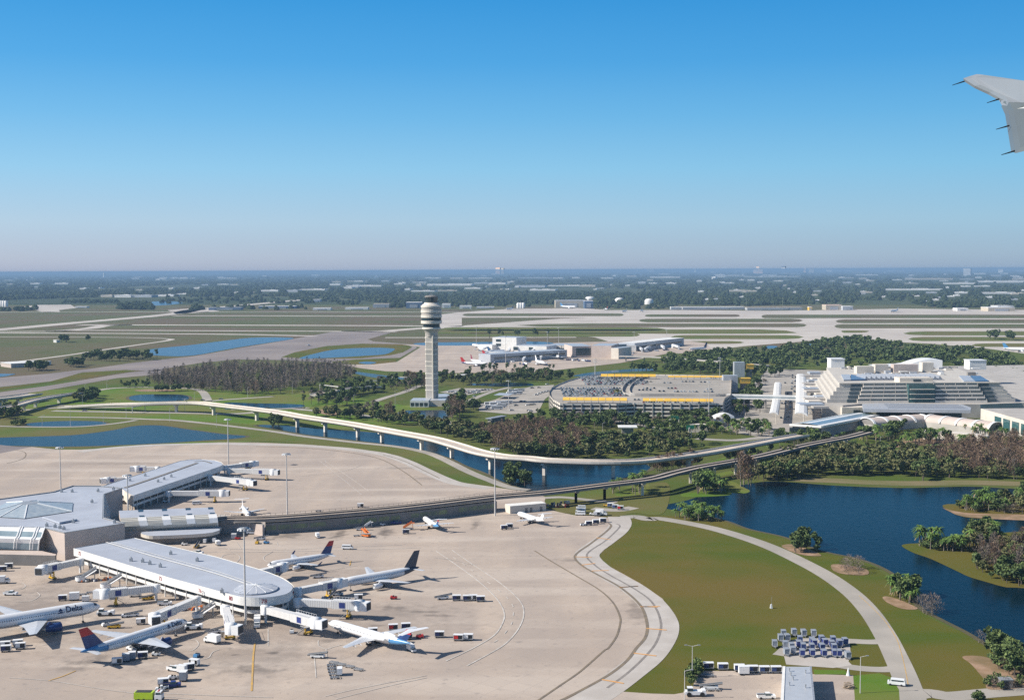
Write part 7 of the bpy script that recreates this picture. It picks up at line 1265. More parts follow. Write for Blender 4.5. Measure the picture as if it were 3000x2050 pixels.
def mass(name, pts, n, key, s, mind=0.0, low=1.0):    # woodland too dense to count: one object
    mb = MB(); R = R_
    for p in scatter(GL(pts), n, R, mind):
        k = s * R.uniform(.8, 1.2); h = 10 * k; dx, dy = p.x, p.y
        if key in ('green', 'olive'):
            cr = crown_broad(h, 4.4 * k, int(230 * low), R, 1.05 * k); mb2 = cr
        else: mb2 = crown_bare(13 * k, 3.4 * k, int(170 * low), R)
        o = len(mb.v); mb.v += [(a + dx, b + dy, c) for a, b, c in mb2.v]; mb.f += [tuple(i + o for i in f) for f in mb2.f]; mb.m += mb2.m; mb.sm += mb2.sm
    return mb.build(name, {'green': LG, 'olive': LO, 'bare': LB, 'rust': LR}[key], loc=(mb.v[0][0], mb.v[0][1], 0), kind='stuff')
# left: bare cypress wood
BW = fI1((1230, 790), (1450, 735), (1750, 690), (2100, 668), (2324, 672)) + fJ2((250, 365), (500, 360), (720, 385), (860, 425), (820, 480), (600, 520), (400, 555), (200, 598), (0, 612)) + fI1((1950, 890), (1600, 850), (1350, 815))
mass('leafless_wood', BW, 620, 'bare', 1.0); mass('understorey', BW, 210, 'olive', .75, 0, .7); wood(fI1((1230, 795), (1350, 818), (1600, 850), (1950, 893), (2180, 905)) + fJ2((0, 612), (200, 600), (400, 558), (390, 540), (200, 575), (0, 588)) + fI1((1950, 860), (1600, 825), (1350, 795)), 46, (('bare', 5), ('rust', 1)), .95, 'at the front edge of the bare wood left of the tower', mind=4)
# left clumps
wood(fI1((600, 950), (690, 895), (820, 900), (850, 930), (780, 950), (680, 960)), 22, (('green', 4), ('olive', 1)), .95, 'in the dark clump beside the loop road'); wood(fI1((-60, 1100), (0, 1040), (60, 1020), (150, 1060), (170, 1095), (60, 1110)), 20, (('palm', 3), ('green', 2)), .95, 'at the left edge below the overpass')
wood(fI1((690, 610), (800, 570), (1000, 565), (1350, 580), (1350, 592), (1150, 600), (900, 612)), 46, (('green', 3), ('pine', 2)), 1.25, 'in the row between far grass and old taxiway', mind=5); wood(fI1((540, 650), (600, 620), (700, 630), (715, 650), (620, 662)), 14, (('green', 1),), 1.1, 'right of the white roofed low building'); wood(fI1((230, 690), (300, 670), (350, 680), (430, 680), (340, 695)), 10, (('green', 1),), 1.25, 'in front of the white roofed low building')
wood(fI1((515, 445), (570, 445), (570, 440), (520, 440)), 5, (('green', 1),), 1.3, 'beside the tiny white hut on the far grass', mind=2); wood(fI1((725, 432), (765, 432), (760, 428), (730, 428)), 2, (('green', 1),), 1.0, 'alone on the far grass right of the hut', mind=2); wood(fI1((1010, 830), (1100, 815), (1300, 815), (1290, 828), (1100, 830)), 16, (('pine', 2), ('green', 1)), .7, 'along the back of the loop road'); wood(fI1((1290, 862), (1400, 855), (1600, 855), (1590, 862), (1350, 868)), 12, (('green', 1),), .7, 'behind the oval pond')
wood(fI1((100, 1150), (240, 1130), (250, 1145), (120, 1160)), 8, (('bush', 1),), 1, 'at the left end of the small pond'); wood(fI1((2200, 1180), (2324, 1120), (2400, 1130), (2330, 1185)), 8, (('green', 1),), .9, 'on the bank at the start of the canal')
# palm grove, tower surroundings
wood(fJ2((370, 700), (410, 600), (620, 570), (900, 520), (1300, 470), (1440, 500), (1330, 570), (1100, 590), (900, 620), (780, 700), (600, 715), (450, 712)), 92, (('palm', 3), ('green', 5), ('pine', 1)), 1.05, 'in the grove left of the control tower', mind=5); wood(fJ2((820, 740), (1000, 700), (1080, 740), (1050, 770), (850, 770)), 16, (('palm', 3), ('green', 1)), .95, 'by the road bend left of the tower pond'); wood(fJ2((1090, 760), (1180, 745), (1190, 790), (1100, 790)), 6, (('rust', 2), ('green', 1)), .9, 'at the left end of the tower pond')
wood(fV6((730, 700), (760, 560), (830, 560), (960, 560), (960, 660), (850, 700)), 18, (('rust', 3), ('green', 2), ('olive', 3)), 1.05, 'right of the tower pond'); wood(fV6((830, 500), (950, 480), (960, 520), (850, 540)), 5, (('green', 1),), 1.5, 'right of the tower office'); wood(fV6((1060, 560), (1150, 540), (1150, 570), (1080, 580)), 5, (('green', 1),), 1.0, 'at the corner of the bus lot')
wood(fV6((200, 160), (380, 130), (480, 160), (460, 260), (300, 300), (220, 260)), 18, (('green', 3), ('rust', 1)), 1.15, 'just left of the tower shaft', mind=4); wood(fV6((640, 130), (900, 110), (1200, 120), (1900, 110), (2324, 130), (2300, 200), (1900, 180), (1350, 230), (1200, 240), (900, 220), (660, 230)), 62, (('green', 4), ('rust', 1), ('olive', 2)), .95, 'between the tower and the distant terminal', mind=6); wood(fV6((1000, 60), (2200, 20), (2200, 35), (1000, 75)), 12, (('pine', 1),), 1.0, 'thin on the far canal bank')
# belt behind the ramp
BELT = fJ2((430, 785), (600, 765), (800, 775), (1100, 800), (1300, 830), (1600, 860), (1900, 905), (2324, 920)) + fH8((100, 610), (400, 640), (800, 660), (1200, 650), (1560, 680), (1540, 720), (1250, 785), (900, 805), (500, 812), (200, 800), (0, 782)) + fJ2((2200, 1105), (2000, 1068), (1800, 1010), (1600, 950), (1300, 885), (1000, 835), (700, 805))
wood(BELT, 190, (('olive', 5), ('green', 5), ('bush', 1)), .92, 'in the belt behind the curving ramp', mind=5); mass('woodland_belt', BELT, 130, 'olive', .9, 4); RUST = fH8((-250, 640), (0, 600), (350, 600), (620, 660), (600, 740), (400, 790), (100, 785), (-150, 740))
mass('leafless_wood', RUST, 110, 'rust', .95); mass('understorey', RUST, 40, 'olive', .9, 0, .8); wood(RUST, 40, (('rust', 1),), .95, 'in the rusty wood behind the ramp', mind=5); wood(fJ2((2080, 1340), (2150, 1260), (2320, 1290), (2330, 1370), (2200, 1390)), 18, (('bush', 2), ('green', 1)), 1.0, 'on the canal bank beside the apron tip', mind=2)
# in front of the garage
wood(fH8((0, 520), (250, 480), (480, 470), (700, 490), (940, 500), (1000, 560), (700, 570), (300, 580), (0, 590)), 66, (('palm', 4), ('green', 5)), .9, 'in front of the left half of the garage', mind=5); wood(fH8((960, 480), (1200, 520), (1330, 500), (1560, 520), (1560, 640), (1300, 640), (1050, 620)), 50, (('green', 4), ('palm', 3)), .95, 'in front of the spiral ramp', mind=5); wood(fH8((1400, 560), (1660, 540), (1800, 560), (2090, 560), (2080, 620), (1900, 630), (1650, 610)), 42, (('palm', 4), ('green', 1)), 1.05, 'along the kerb road right of the garage', mind=5)
wood(fH8((1780, 400), (1850, 320), (1900, 320), (1880, 460), (1800, 470)), 20, (('green', 2), ('palm', 1)), 1.0, 'in the dark gap between garage and road', mind=4); wood(fT4((280, 640), (700, 668), (1160, 700), (1160, 725), (600, 700), (280, 670)), 26, (('green', 3), ('palm', 1)), 1.0, 'close along the foot of the garage front wall', mind=4); wood(fT4((1720, 650), (2120, 650), (2120, 690), (1720, 690)), 14, (('green', 2), ('palm', 1)), .95, 'close along the right foot of the garage', mind=4); wood(fH8((1790, 330), (1950, 180), (2050, 190), (2040, 300), (1990, 440), (1820, 450)), 30, (('green', 3), ('palm', 1)), 1.0, 'between garage and the slender white canopy', mind=4); wood(fH8((60, 110), (300, 130), (480, 160), (470, 190), (250, 200), (0, 200)), 22, (('green', 1),), 1.05, 'left behind the garage', mind=5); wood(fT4((980, 470), (1080, 470), (1080, 520), (980, 520)), 4, (('olive', 1),), 1.5, 'growing at the front corner of the garage', mind=3)
# woods behind garage and terminal
BG = fP8((1520, 225), (1620, 205), (1900, 190)) + fM5((540, 650), (700, 620), (900, 590), (1050, 562), (1250, 562), (1450, 600), (1650, 630), (2020, 640), (2330, 720), (2330, 800), (1900, 760), (1500, 730), (1000, 745), (750, 760)) + fP8((2300, 330), (1950, 320), (1700, 300), (1500, 270))
mass('distant_wood', BG, 560, 'green', 1.25); wood(fP8((1480, 262), (1700, 285), (1950, 305), (2300, 322), (2300, 345), (1900, 330), (1650, 315)), 34, (('green', 3), ('pine', 1)), 1.2, 'at the near edge of the wood behind the garage', mind=7); wood(fH8((860, 105), (1000, 90), (1350, 80), (1400, 110), (1300, 120), (900, 118)), 18, (('green', 1),), 1.1, 'on the far bank behind the garage', mind=5); wood(fP8((200, 72), (720, 66), (720, 72), (200, 78)), 12, (('pine', 1),), 1.5, 'in the thin row beyond the distant terminal', mind=4); wood(fG7((2000, 110), (2324, 200), (2600, 260), (2500, 330), (2200, 240), (2050, 180)), 26, (('green', 1),), 1.15, 'behind the right end of the hotel', mind=5)
wood(fG7((560, 430), (700, 425), (720, 445), (570, 450)), 8, (('bush', 1),), .9, 'on the terminal terrace left of the hotel', mind=2); wood(fM5((2080, 540), (2140, 540), (2140, 548), (2080, 548)), 4, (('green', 1),), 1.6, 'left of the far right runway pond', mind=3); wood(fM5((2215, 545), (2260, 545), (2260, 552), (2215, 552)), 4, (('green', 1),), 1.6, 'right of the far right runway pond', mind=3)
# right woods behind the lake
RW = fG7((-60, 1135), (-20, 980), (300, 960), (600, 950), (1000, 985), (1400, 960), (1750, 980), (1750, 1165), (1000, 1152), (300, 1142)); RB = fG7((1350, 950), (1700, 900), (2600, 860), (2600, 1205), (1900, 1172), (1650, 1165), (1500, 1100))
mass('lakeside_wood', RW, 90, 'olive', .95, 4); wood(RW, 112, (('olive', 5), ('green', 4)), .95, 'in the wood behind the lake', mind=4.5); mass('leafless_wood', RB, 130, 'rust', 1.0); mass('understorey', RB, 46, 'olive', .95, 0, .8); wood(RB, 46, (('rust', 3), ('bare', 1)), 1.0, 'in the rusty wood at the right behind the lake', mind=5); wood(fG7((1480, 1150), (1700, 1140), (2500, 1170), (2500, 1195), (1900, 1175)), 16, (('olive', 1), ('green', 1)), .8, 'low along the right lake shore', mind=3)
wood(fG7((1320, 1180), (1345, 1180), (1345, 1192), (1320, 1192)), 2, (('olive', 1),), .9, 'alone on the far lake bank', mind=1); wood(fG7((500, 900), (900, 895), (1300, 880), (1250, 930), (700, 940)), 24, (('olive', 2), ('green', 1)), .7, 'along the path under the plaza', mind=4)
# palms round the train halls
GP_ = fG7
wood(GP_((720, 770), (900, 760), (1100, 690), (1150, 700), (1050, 800), (760, 860)), 30, (('palm', 3), ('green', 2)), 1.05, 'left of the grey vaulted train hall', mind=4); wood(GP_((1070, 845), (1300, 790), (1560, 790), (1570, 820), (1200, 850)), 24, (('palm', 3), ('green', 1)), 1.05, 'on the red plaza under the vaulted halls', mind=4); wood(GP_((1650, 700), (1780, 720), (2000, 735), (2250, 750), (2240, 765), (1900, 750)), 22, (('palm', 1),), .95, 'in front of the cream vaulted train hall', mind=4); wood(GP_((1680, 850), (1900, 840), (1900, 860), (1700, 870)), 6, (('palm', 1),), 1.1, 'below the sunlit concrete ramp', mind=4); wood(GP_((120, 810), (230, 790), (600, 790), (560, 830), (250, 850), (50, 880)), 24, (('palm', 2), ('green', 2)), .9, 'between platform hall and guideway', mind=4)
wood(GP_((2080, 640), (2600, 790), (2600, 820), (2300, 780)), 10, (('palm', 1),), .9, 'at the foot of the pink hall', mind=4); wood(GP_((-110, 800), (20, 760), (60, 830), (-80, 850)), 10, (('palm', 1), ('green', 1)), .9, 'at the end of the kerb road', mind=3)
# guideway palms
wood(fH8((790, 1060), (860, 1040), (870, 1085), (800, 1090)), 5, (('palm', 1),), 1.0, 'first left group in front of the guideway', mind=3); wood(fH8((960, 1050), (1060, 1030), (1070, 1090), (970, 1094)), 7, (('palm', 1),), 1.15, 'second group in front of the guideway', mind=3); wood(fH8((1450, 1060), (1560, 1020), (1700, 1040), (1690, 1085), (1500, 1094)), 18, (('palm', 3), ('green', 1)), 1.1, 'third group in front of the guideway', mind=3); wood(fH8((1830, 1000), (1930, 990), (1930, 1020), (1830, 1030)), 5, (('rust', 1),), 1.35, 'in the tall clump at the lake tip', mind=2); wood(fH8((1120, 900), (1250, 880), (1500, 850), (1510, 870), (1300, 905), (1130, 925)), 20, (('rust', 2), ('olive', 1)), .8, 'between ramp and guideway', mind=3); wood(fH8((1940, 960), (2100, 930), (2300, 930), (2324, 960), (2050, 990)), 20, (('green', 2), ('olive', 1)), 1.0, 'behind the lake tip', mind=4); wood(fH8((1650, 830), (1950, 760), (2080, 740), (2080, 760), (1800, 820)), 14, (('bush', 2), ('green', 1)), .8, 'in the strip between ramp and guideway near the terminal', mind=3)
# lake shore and islands
wood(fD((1525, 1172), (1560, 1162), (1640, 1172), (1645, 1182), (1590, 1184), (1530, 1180)), 38, (('palm', 3), ('bush', 1)), .8, 'in the row at the near lake tip', mind=2); wood(fD((1785, 1245), (1810, 1232), (1850, 1240), (1862, 1256), (1830, 1262), (1795, 1256)), 11, (('green', 2), ('bush', 1)), .8, 'in the green clump on the near lake shore', mind=2); wood(fD((1895, 1293), (1920, 1283), (1955, 1290), (1960, 1300), (1920, 1304)), 9, (('dry', 1),), 1.0, 'in the dry clump on the near lake shore', mind=2); wood(fX8((20, 1330), (90, 1290), (200, 1300), (330, 1370), (340, 1440), (250, 1480), (100, 1420)), 24, (('palm', 2), ('green', 1), ('bush', 1)), .82, 'in the palm clump on the near lake shore', mind=2); wood(fX8((380, 1550), (520, 1550), (600, 1590), (420, 1610)), 6, (('dry', 1),), 1.2, 'at the water edge below the palm clump', mind=2); wood(fF6((1930, 525), (1990, 520), (1990, 535), (1935, 540)), 2, (('dry', 1),), .8, 'alone at the water edge farther right', mind=1)
wood(fF6((2020, 690), (2100, 640), (2230, 660), (2324, 720), (2500, 760), (2500, 900), (2250, 850), (2130, 780)), 34, (('green', 3), ('bush', 3), ('dry', 2)), .85, 'in the scrub at the bottom right corner', mind=2.5); wood(fF6((2000, 900), (2060, 850), (2324, 870), (2324, 930), (2080, 940)), 16, (('dry', 2), ('bush', 2)), .6, 'low round the cabinet in the bottom right scrub', mind=2); wood(fF6((1880, 1030), (1960, 1000), (1960, 1050)), 3, (('bush', 1),), .7, 'at the bottom edge by the road', mind=1); wood(fE5((900, 900), (960, 790), (1000, 760), (1000, 800), (965, 880), (920, 910)), 9, (('bush', 1),), .8, 'at the left end of the yard', mind=1.5)
wood(fX8((820, 350), (900, 330), (1000, 290), (1250, 290), (1260, 390), (950, 400)), 40, (('palm', 4), ('bush', 2)), .95, 'on the tip of the upper lake island', mind=1.6); wood(fX8((1250, 300), (1600, 260), (2000, 260), (2000, 430), (1300, 420)), 58, (('palm', 2), ('dry', 3), ('green', 1), ('olive', 1)), .95, 'on the right of the upper lake island', mind=3); wood(fX8((340, 790), (420, 770), (700, 790), (880, 800), (880, 870), (480, 835)), 34, (('palm', 4), ('bush', 2)), .92, 'on the tip of the lower lake island', mind=2); wood(fX8((870, 800), (1000, 720), (1300, 700), (1400, 760), (1250, 800), (1000, 850)), 20, (('palm', 2), ('green', 2), ('olive', 1)), .95, 'in the middle of the lower lake island', mind=2.5); wood(fX8((1020, 1060), (1080, 930), (1250, 850), (1400, 800), (2000, 750), (2000, 1260), (1500, 1265), (1360, 1240), (1150, 1150)), 120, (('rust', 2), ('bare', 3), ('olive', 4), ('green', 3), ('bush', 3)), .78, 'in the thicket of the lower lake island', mind=3)
plant_all()
for v in KINDS.values():
    for o in v:
        for c in list(o.children): bpy.data.objects.remove(c)
        bpy.data.objects.remove(o)
# ------------------------------------------------------------------ far woods, buildings and skyline
mat('far_leaf_a', (.026, .040, .020), 1, (.034, .050, .024), .02, coord='World', spec=.1); mat('far_leaf_b', (.038, .056, .024), 1, (.050, .066, .030), .02, coord='World', spec=.1); mat('far_leaf_c', (.060, .070, .036), 1, (.048, .062, .030), .02, coord='World', spec=.1)
FB = [(fK3, [(200, 275, 168, 8), (365, 470, 168, 8), (680, 770, 256, 14), (770, 900, 258, 16), (905, 1040, 258, 16), (1050, 1190, 252, 12), (1190, 1280, 238, 5), (40, 90, 170, 5), (1140, 1340, 130, 4), (1370, 1420, 176, 6), (1470, 1560, 172, 5), (1590, 1615, 228, 6), (1720, 1738, 226, 6), (1770, 1900, 218, 10), (1945, 2030, 222, 14), (2030, 2240, 208, 6), (2240, 2320, 175, 10), (2250, 2324, 155, 6), (1480, 1620, 130, 4)]),
      (fL4, [(10, 75, 198, 10), (20, 280, 184, 8), (510, 545, 180, 14), (575, 900, 178, 12), (900, 1000, 165, 8), (1000, 1120, 168, 10), (470, 640, 218, 6), (640, 800, 215, 5), (835, 950, 200, 8), (1180, 1390, 190, 14), (1400, 1700, 182, 6), (1280, 1460, 212, 8), (1620, 1730, 186, 12), (1440, 1510, 130, 6), (1200, 1440, 128, 5), (1700, 1860, 80, 6), (1765, 1850, 130, 6), (1940, 2010, 118, 8), (2100, 2310, 125, 8), (2020, 2070, 165, 14), (2090, 2150, 165, 5), (2200, 2280, 165, 5), (735, 830, 132, 8), (860, 1030, 130, 5), (270, 330, 150, 6), (600, 680, 130, 5), (1130, 1180, 155, 6), (30, 180, 150, 4), (480, 580, 158, 4)]),
      (fM5, [(230, 420, 112, 5), (420, 800, 118, 4), (310, 460, 218, 8), (355, 410, 82, 6), (680, 800, 98, 5), (1180, 1330, 108, 6), (1400, 1470, 82, 8), (1520, 1830, 138, 10), (1780, 1990, 168, 10), (1890, 1980, 138, 6), (2010, 2120, 156, 12), (2130, 2324, 158, 14), (2250, 2324, 138, 8), (1390, 1760, 210, 10), (1660, 1730, 230, 8), (1840, 1940, 232, 10), (2040, 2260, 234, 10), (1205, 1290, 228, 8), (2070, 2120, 262, 8), (2240, 2290, 276, 6), (1900, 1960, 186, 6), (1990, 2110, 185, 6), (1500, 1600, 165, 4), (1820, 1840, 70, 6), (1650, 1670, 290, 6), (1800, 1850, 255, 5), (1580, 1620, 252, 5), (2290, 2324, 232, 6), (380, 420, 140, 4), (1000, 1040, 150, 4), (1250, 1270, 142, 6), (540, 640, 110, 5)])]
FX = []
_r = random.Random(77)
for f, n, y0, y1 in ((fM5, 74, 70, 285), (fL4, 44, 78, 215), (fK3, 22, 110, 215)):
    FX.append((f, []))
    for _ in range(n): y = y0 + (y1 - y0) * _r.random() ** 1.4; x = _r.uniform(5, 2300); w = _r.uniform(14, 85) * (.6 + .4 * (y1 - y) / (y1 - y0)); FX[-1][1].append((x, x + w, y, _r.uniform(4, 9)))
CLEAR = [(f((x0, yb))[0][0] - 2, f((x1, yb))[0][0] + 2, f((x0, yb))[0][1]) for f, L_ in FB + FX for x0, x1, yb, h in L_]
Rf = random.Random(5); mb = MB()
def bound(u):     # lower edge of the far woods in the photograph (3000-wide pixels)
    P = [(-400, 878), (0, 880), (250, 872), (420, 872), (560, 868), (900, 868), (1000, 872), (1150, 893), (1500, 890), (2000, 893), (2400, 900), (2700, 902), (3400, 902)]
    for (a, va), (b, vb) in zip(P, P[1:]):
        if a <= u <= b: return va + (vb - va) * (u - a) / (b - a)
    return 880
CL = [Vector((cos(a) * r, sin(a) * r, z)) for r, z, n0 in ((1.0, .0, 7), (1.05, .45, 7), (.62, .88, 7)) for a in [2 * pi * k / n0 + z for k in range(n0)]] + [Vector((0, 0, 1))]
CF_ = [(i * 7 + k, i * 7 + (k + 1) % 7, (i + 1) * 7 + (k + 1) % 7, (i + 1) * 7 + k) for i in range(2) for k in range(7)] + [(14 + k, 14 + (k + 1) % 7, 21) for k in range(7)]
def clump(p, r, h, mi): mb.add([(p.x + c.x * r * Rf.uniform(.75, 1.25), p.y + c.y * r * Rf.uniform(.75, 1.25), c.z * h * Rf.uniform(.8, 1.2)) for c in CL], CF_, mi)
cnt = 0
while cnt < 9500:
    u = Rf.uniform(-250, 3250); b = bound(u); v = hv(u) + 5 + (b - hv(u) - 5) * Rf.random() ** .75; p = G((u, v)); D = p.y
    if any(a < u < b_ and vv - 1.5 < v < vv + 15 * (vv - hv(u)) / 110 + 3 for a, b_, vv in CLEAR): continue
    n1 = MN.noise(Vector((p.x * .0012, p.y * .00045, 3))) + .5 * MN.noise(Vector((p.x * .004, p.y * .0015, 9)))
    thr = -.12 if u < 1000 and v > 850 else -.32
    if n1 < thr: continue
    sc = D / 4500.0; r = Rf.uniform(5, 13) * max(1, sc) ** .9; clump(p, r, Rf.uniform(8, 17) * (1 + .08 * sc), Rf.choices((0, 1, 2), (5, 4, 1))[0]); cnt += 1
for x0, x1, y0, y1, n in [(0, 60, 345, 352, 10), (90, 250, 335, 352, 26), (410, 800, 285, 298, 50), (810, 1040, 300, 343, 120), (1330, 2100, 325, 345, 40), (1090, 2324, 250, 300, 160), (1300, 1380, 325, 348, 14)]:
    for _ in range(n): p = g1(fK3, Rf.uniform(x0, x1), Rf.uniform(y0, y1)); clump(p, Rf.uniform(5, 12), Rf.uniform(7, 15), Rf.choice((0, 1)))
for x0, x1, y0, y1, n in [(0, 120, 290, 310, 20), (330, 440, 300, 330, 24), (690, 1300, 300, 325, 60), (1720, 2324, 300, 338, 80)]:
    for _ in range(n): p = g1(fL4, Rf.uniform(x0, x1), Rf.uniform(y0, y1)); clump(p, Rf.uniform(5, 12), Rf.uniform(7, 14), Rf.choice((0, 1)))
mb.build('far_woods', ['far_leaf_a', 'far_leaf_b', 'far_leaf_c'], loc=(0, 5000, 0), kind='stuff')
mat('far_white', (.82, .80, .77), .7, (.74, .72, .69), .02, coord='World'); mat('far_grey', (.45, .47, .50), .7, (.38, .40, .43), .02, coord='World'); mat('far_pink', (.80, .52, .38), .7, (.66, .50, .42), .02, coord='World'); mat('far_blue', (.12, .19, .30), .6, (.10, .16, .26), .02, coord='World'); mat('far_tan', (.55, .48, .38), .7, (.48, .42, .33), .02, coord='World')
def far(f, x0, x1, yb, hpx, ma, depth, label, group=None, parts=False, name='far_building', roof='far_white'):
    s_ = {fK3: 2.324, fL4: 2.324, fM5: 2.324}[f]; p = g1(f, (x0 + x1) / 2, yb); w = (x1 - x0) / s_ * p.y / FPX; h = max(hpx / s_ * p.y / FPX, 2.5)
    if parts:
        t = thing(name, label, 'building', p, 0, group); q = MB(); q.box((0, depth / 2, h / 2), (w, depth, h)); q.build('wall', ma, t); q = MB(); q.box((0, depth / 2, h + .6), (w * 1.01, depth, 1.2)); q.build('roof', roof, t); q = MB(); q.box((0, -.4, h * .38), (w * .5, .6, h * .6)); q.build('door', 'far_grey', t); return t
    q = MB(); q.box((0, depth / 2, h / 2), (w, depth, h)); q.add([(-w / 2, -.3, h * .55), (w / 2, -.3, h * .55), (w / 2, -.3, h * .8), (-w / 2, -.3, h * .8)], [(0, 1, 2, 3)], 1); q.box((w * .1, depth * .5, h + 1), (w * .3, depth * .3, 2)); o = q.build(name, [ma, 'far_grey']); o.location = p; o.rotation_euler = (0, 0, -.75 if name == 'tower_block' else -.3); return tag(o, label, 'building', group)
# apron side buildings
t = far(fL4, 1458, 1655, 330, 48, 'far_tan', 90, 'biggest far hangar, tan with blue end, beside the large white jet', None, True, 'hangar', 'far_grey'); far(fL4, 1655, 1715, 333, 50, 'far_blue', 60, 'blue end block attached to the biggest far hangar', None, True, 'hangar', 'far_white')
far(fL4, 440, 545, 332, 38, 'far_blue', 60, 'dark blue far hangar just left of the tower drum', None, True, 'hangar'); far(fL4, 215, 325, 328, 24, 'far_grey', 60, 'grey far hangar well left of the tower drum', None, True, 'hangar', 'far_tan'); far(fL4, 685, 742, 330, 26, 'far_white', 50, 'white far hangar just right of the tower drum', None, True, 'hangar'); far(fL4, 805, 885, 335, 18, 'far_white', 40, 'white terminal shed between tower and far tanks', None, True, 'far_shed')
far(fL4, 25, 180, 342, 12, 'far_white', 40, 'long low white shed at the left before the grey far hangar', None, True, 'far_shed'); far(fL4, 920, 1040, 334, 10, 'far_grey', 30, 'low grey shed right of the white terminal shed', None, True, 'far_shed')
for i, x in enumerate((1205, 1222, 1239)): p = g1(fL4, x, 332); t = thing('storage_tank', ['left', 'middle', 'right'][i] + ' one of the three white tanks behind the dark tailed far jet', 'tank', p, 0, 'far storage tanks'); q = MB(); q.lathe([(6, 0), (6, 16), (4, 18), (.1, 19)], (0, 0, 0), 14); q.build('shell', 'far_white', t); q = MB(); q.tube((0, 0, 18.5), (0, 0, 21), .6, n=6); q.build('vent', 'far_grey', t)
for i, x in enumerate((8, 25, 42)): p = g1(fK3, x, 322); t = thing('storage_tank', ['left', 'middle', 'right'][i] + ' one of the three white tanks at the far left edge', 'tank', p, 0, 'far storage tanks'); q = MB(); q.lathe([(7, 0), (7, 22), (.1, 23)], (0, 0, 0), 14); q.build('shell', 'far_white', t); q = MB(); q.lathe([(2, 23), (2, 25), (.1, 25)], (0, 0, 0), 8); q.build('hatch', 'far_grey', t)
for i, (x, y, r) in enumerate([(1693, 280, 34), (1893, 290, 31), (2095, 298, 30)]): p = g1(fL4, x, y + 8); k = p.y / FPX / 2.324; t = thing('round_tank', ['flat white round tank behind the biggest hangar', 'flat white round tank in the trees right of the hangar', 'rightmost flat white round tank in the trees'][i], 'tank', p, 0, 'flat round tanks'); q = MB(); q.lathe([(r * k, 0), (r * k, 14), (r * .7 * k, 20), (.1, 22)], (0, 0, 0), 20); q.build('shell', 'far_white', t)
far(fL4, 2245, 2324, 342, 16, 'far_grey', 30, 'grey shed at the left end of the long cargo row', None, True, 'far_shed'); far(fM5, 0, 420, 342, 16, 'far_grey', 40, 'longest low cargo building with pale roof line', None, True, 'cargo_building'); far(fM5, 440, 815, 345, 16, 'far_grey', 40, 'second long low cargo building right of the longest', None, True, 'cargo_building', 'far_tan'); far(fM5, 860, 882, 347, 22, 'awning', 20, 'small orange yellow building on the far apron', None, True, 'far_shed'); far(fM5, 975, 1085, 344, 32, 'far_tan', 50, 'tan block with red roof trim on the far apron', None, True, 'hangar', 'far_pink'); far(fM5, 1090, 1160, 345, 24, 'far_grey', 40, 'grey purple block right of the tan block', None, True, 'hangar')
far(fM5, 1870, 1945, 350, 16, 'far_white', 40, 'white shed alone toward the right of the far apron', None, True, 'far_shed'); far(fM5, 2080, 2262, 353, 24, 'far_tan', 60, 'wide tan hangar at the right end of the far apron', None, True, 'hangar'); far(fM5, 2145, 2255, 340, 22, 'far_grey', 60, 'grey block above the wide tan hangar at right', None, True, 'hangar')
far(fK3, 1420, 1640, 345, 16, 'far_blue', 40, 'dark blue shed row left of the bright apron road', None, True, 'far_shed', 'far_grey'); far(fK3, 1760, 2010, 335, 16, 'far_blue', 40, 'long blue grey shed behind the sheds of the left far side', None, True, 'far_shed', 'far_white'); far(fK3, 2130, 2250, 345, 12, 'far_white', 40, 'low white shed at the right end of the left far sheds', None, True, 'far_shed'); far(fK3, 2120, 2180, 290, 16, 'far_grey', 40, 'grey block standing above the left far sheds', None, True, 'far_block'); far(fK3, 510, 590, 330, 8, 'far_white', 30, 'small white sheds beside the pink far apron', None, True, 'far_shed')
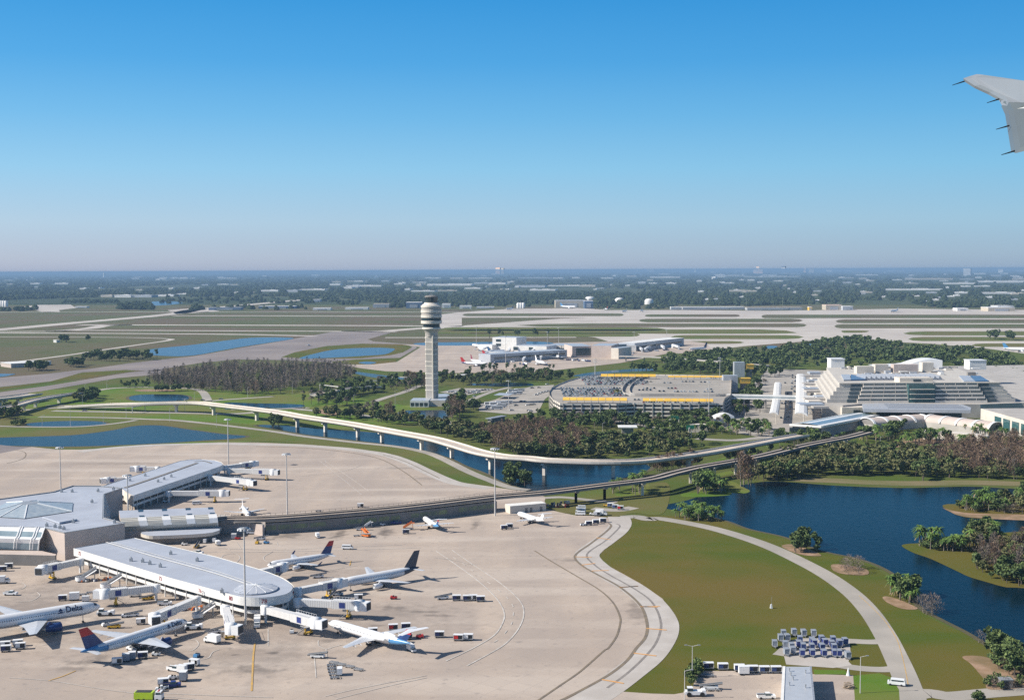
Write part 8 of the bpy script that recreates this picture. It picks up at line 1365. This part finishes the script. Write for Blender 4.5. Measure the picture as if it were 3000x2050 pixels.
# skyline blocks
GS = 'tall blocks on the skyline'
for f, x0, x1, yb, h, ma, l in [(fL4, 1045, 1085, 100, 44, 'far_pink', 'tallest pink hotel block on the skyline'), (fL4, 1085, 1108, 100, 40, 'far_tan', 'shaded wing of the tallest pink hotel block'), (fM5, 475, 550, 95, 26, 'far_pink', 'broad pink block with domed top on the right skyline'), (fM5, 500, 522, 72, 22, 'far_pink', 'domed upper part of the broad pink skyline block'), (fM5, 670, 700, 90, 44, 'far_blue', 'blue grey tower right of the broad pink skyline block'), (fM5, 822, 838, 90, 30, 'far_pink', 'slim pink tower on the right skyline'), (fM5, 858, 895, 90, 26, 'far_tan', 'pale squat tower right of the slim pink one'), (fM5, 975, 1020, 85, 16, 'far_white', 'white low tower farther right on the skyline'), (fM5, 78, 92, 88, 22, 'far_white', 'thin white tower alone on the skyline'), (fM5, 2148, 2182, 90, 24, 'far_white', 'twin white block near the right end of the skyline'), (fM5, 1910, 1960, 112, 50, 'far_grey', 'pale conical tower at the right skyline'), (fL4, 2000, 2030, 84, 12, 'far_white', 'small white block left of the long white skyline block'), (fL4, 2072, 2136, 84, 18, 'far_white', 'long white block on the skyline'), (fL4, 85, 118, 70, 22, 'far_grey', 'faint grey blocks on the left skyline'), (fL4, 270, 295, 70, 14, 'far_grey', 'faint small block beside the left skyline blocks'), (fL4, 785, 815, 72, 20, 'far_grey', 'faint grey tower left of the tallest pink block'), (fL4, 975, 1010, 74, 22, 'far_grey', 'faint pointed tower next to the tallest pink block'), (fK3, 700, 710, 122, 28, 'far_white', 'thin white water tower on the far left'), (fM5, 195, 225, 138, 20, 'far_white', 'two white silos in the woods at right')]:  # tan on the pink hotel's wing stands in for its shade
    far(f, x0, x1, yb, h, ma, 40, l, GS, False, 'tower_block')
# scattered pale roofs
for f, L_ in FB + FX:
    for i, (x0, x1, yb, h) in enumerate(L_): far(f, x0, x1, yb, h, ('far_white', 'far_white', 'far_tan', 'far_white', 'far_grey')[i % 5], 60, 'low pale flat building far off among the woods', 'low pale buildings in the far woods')
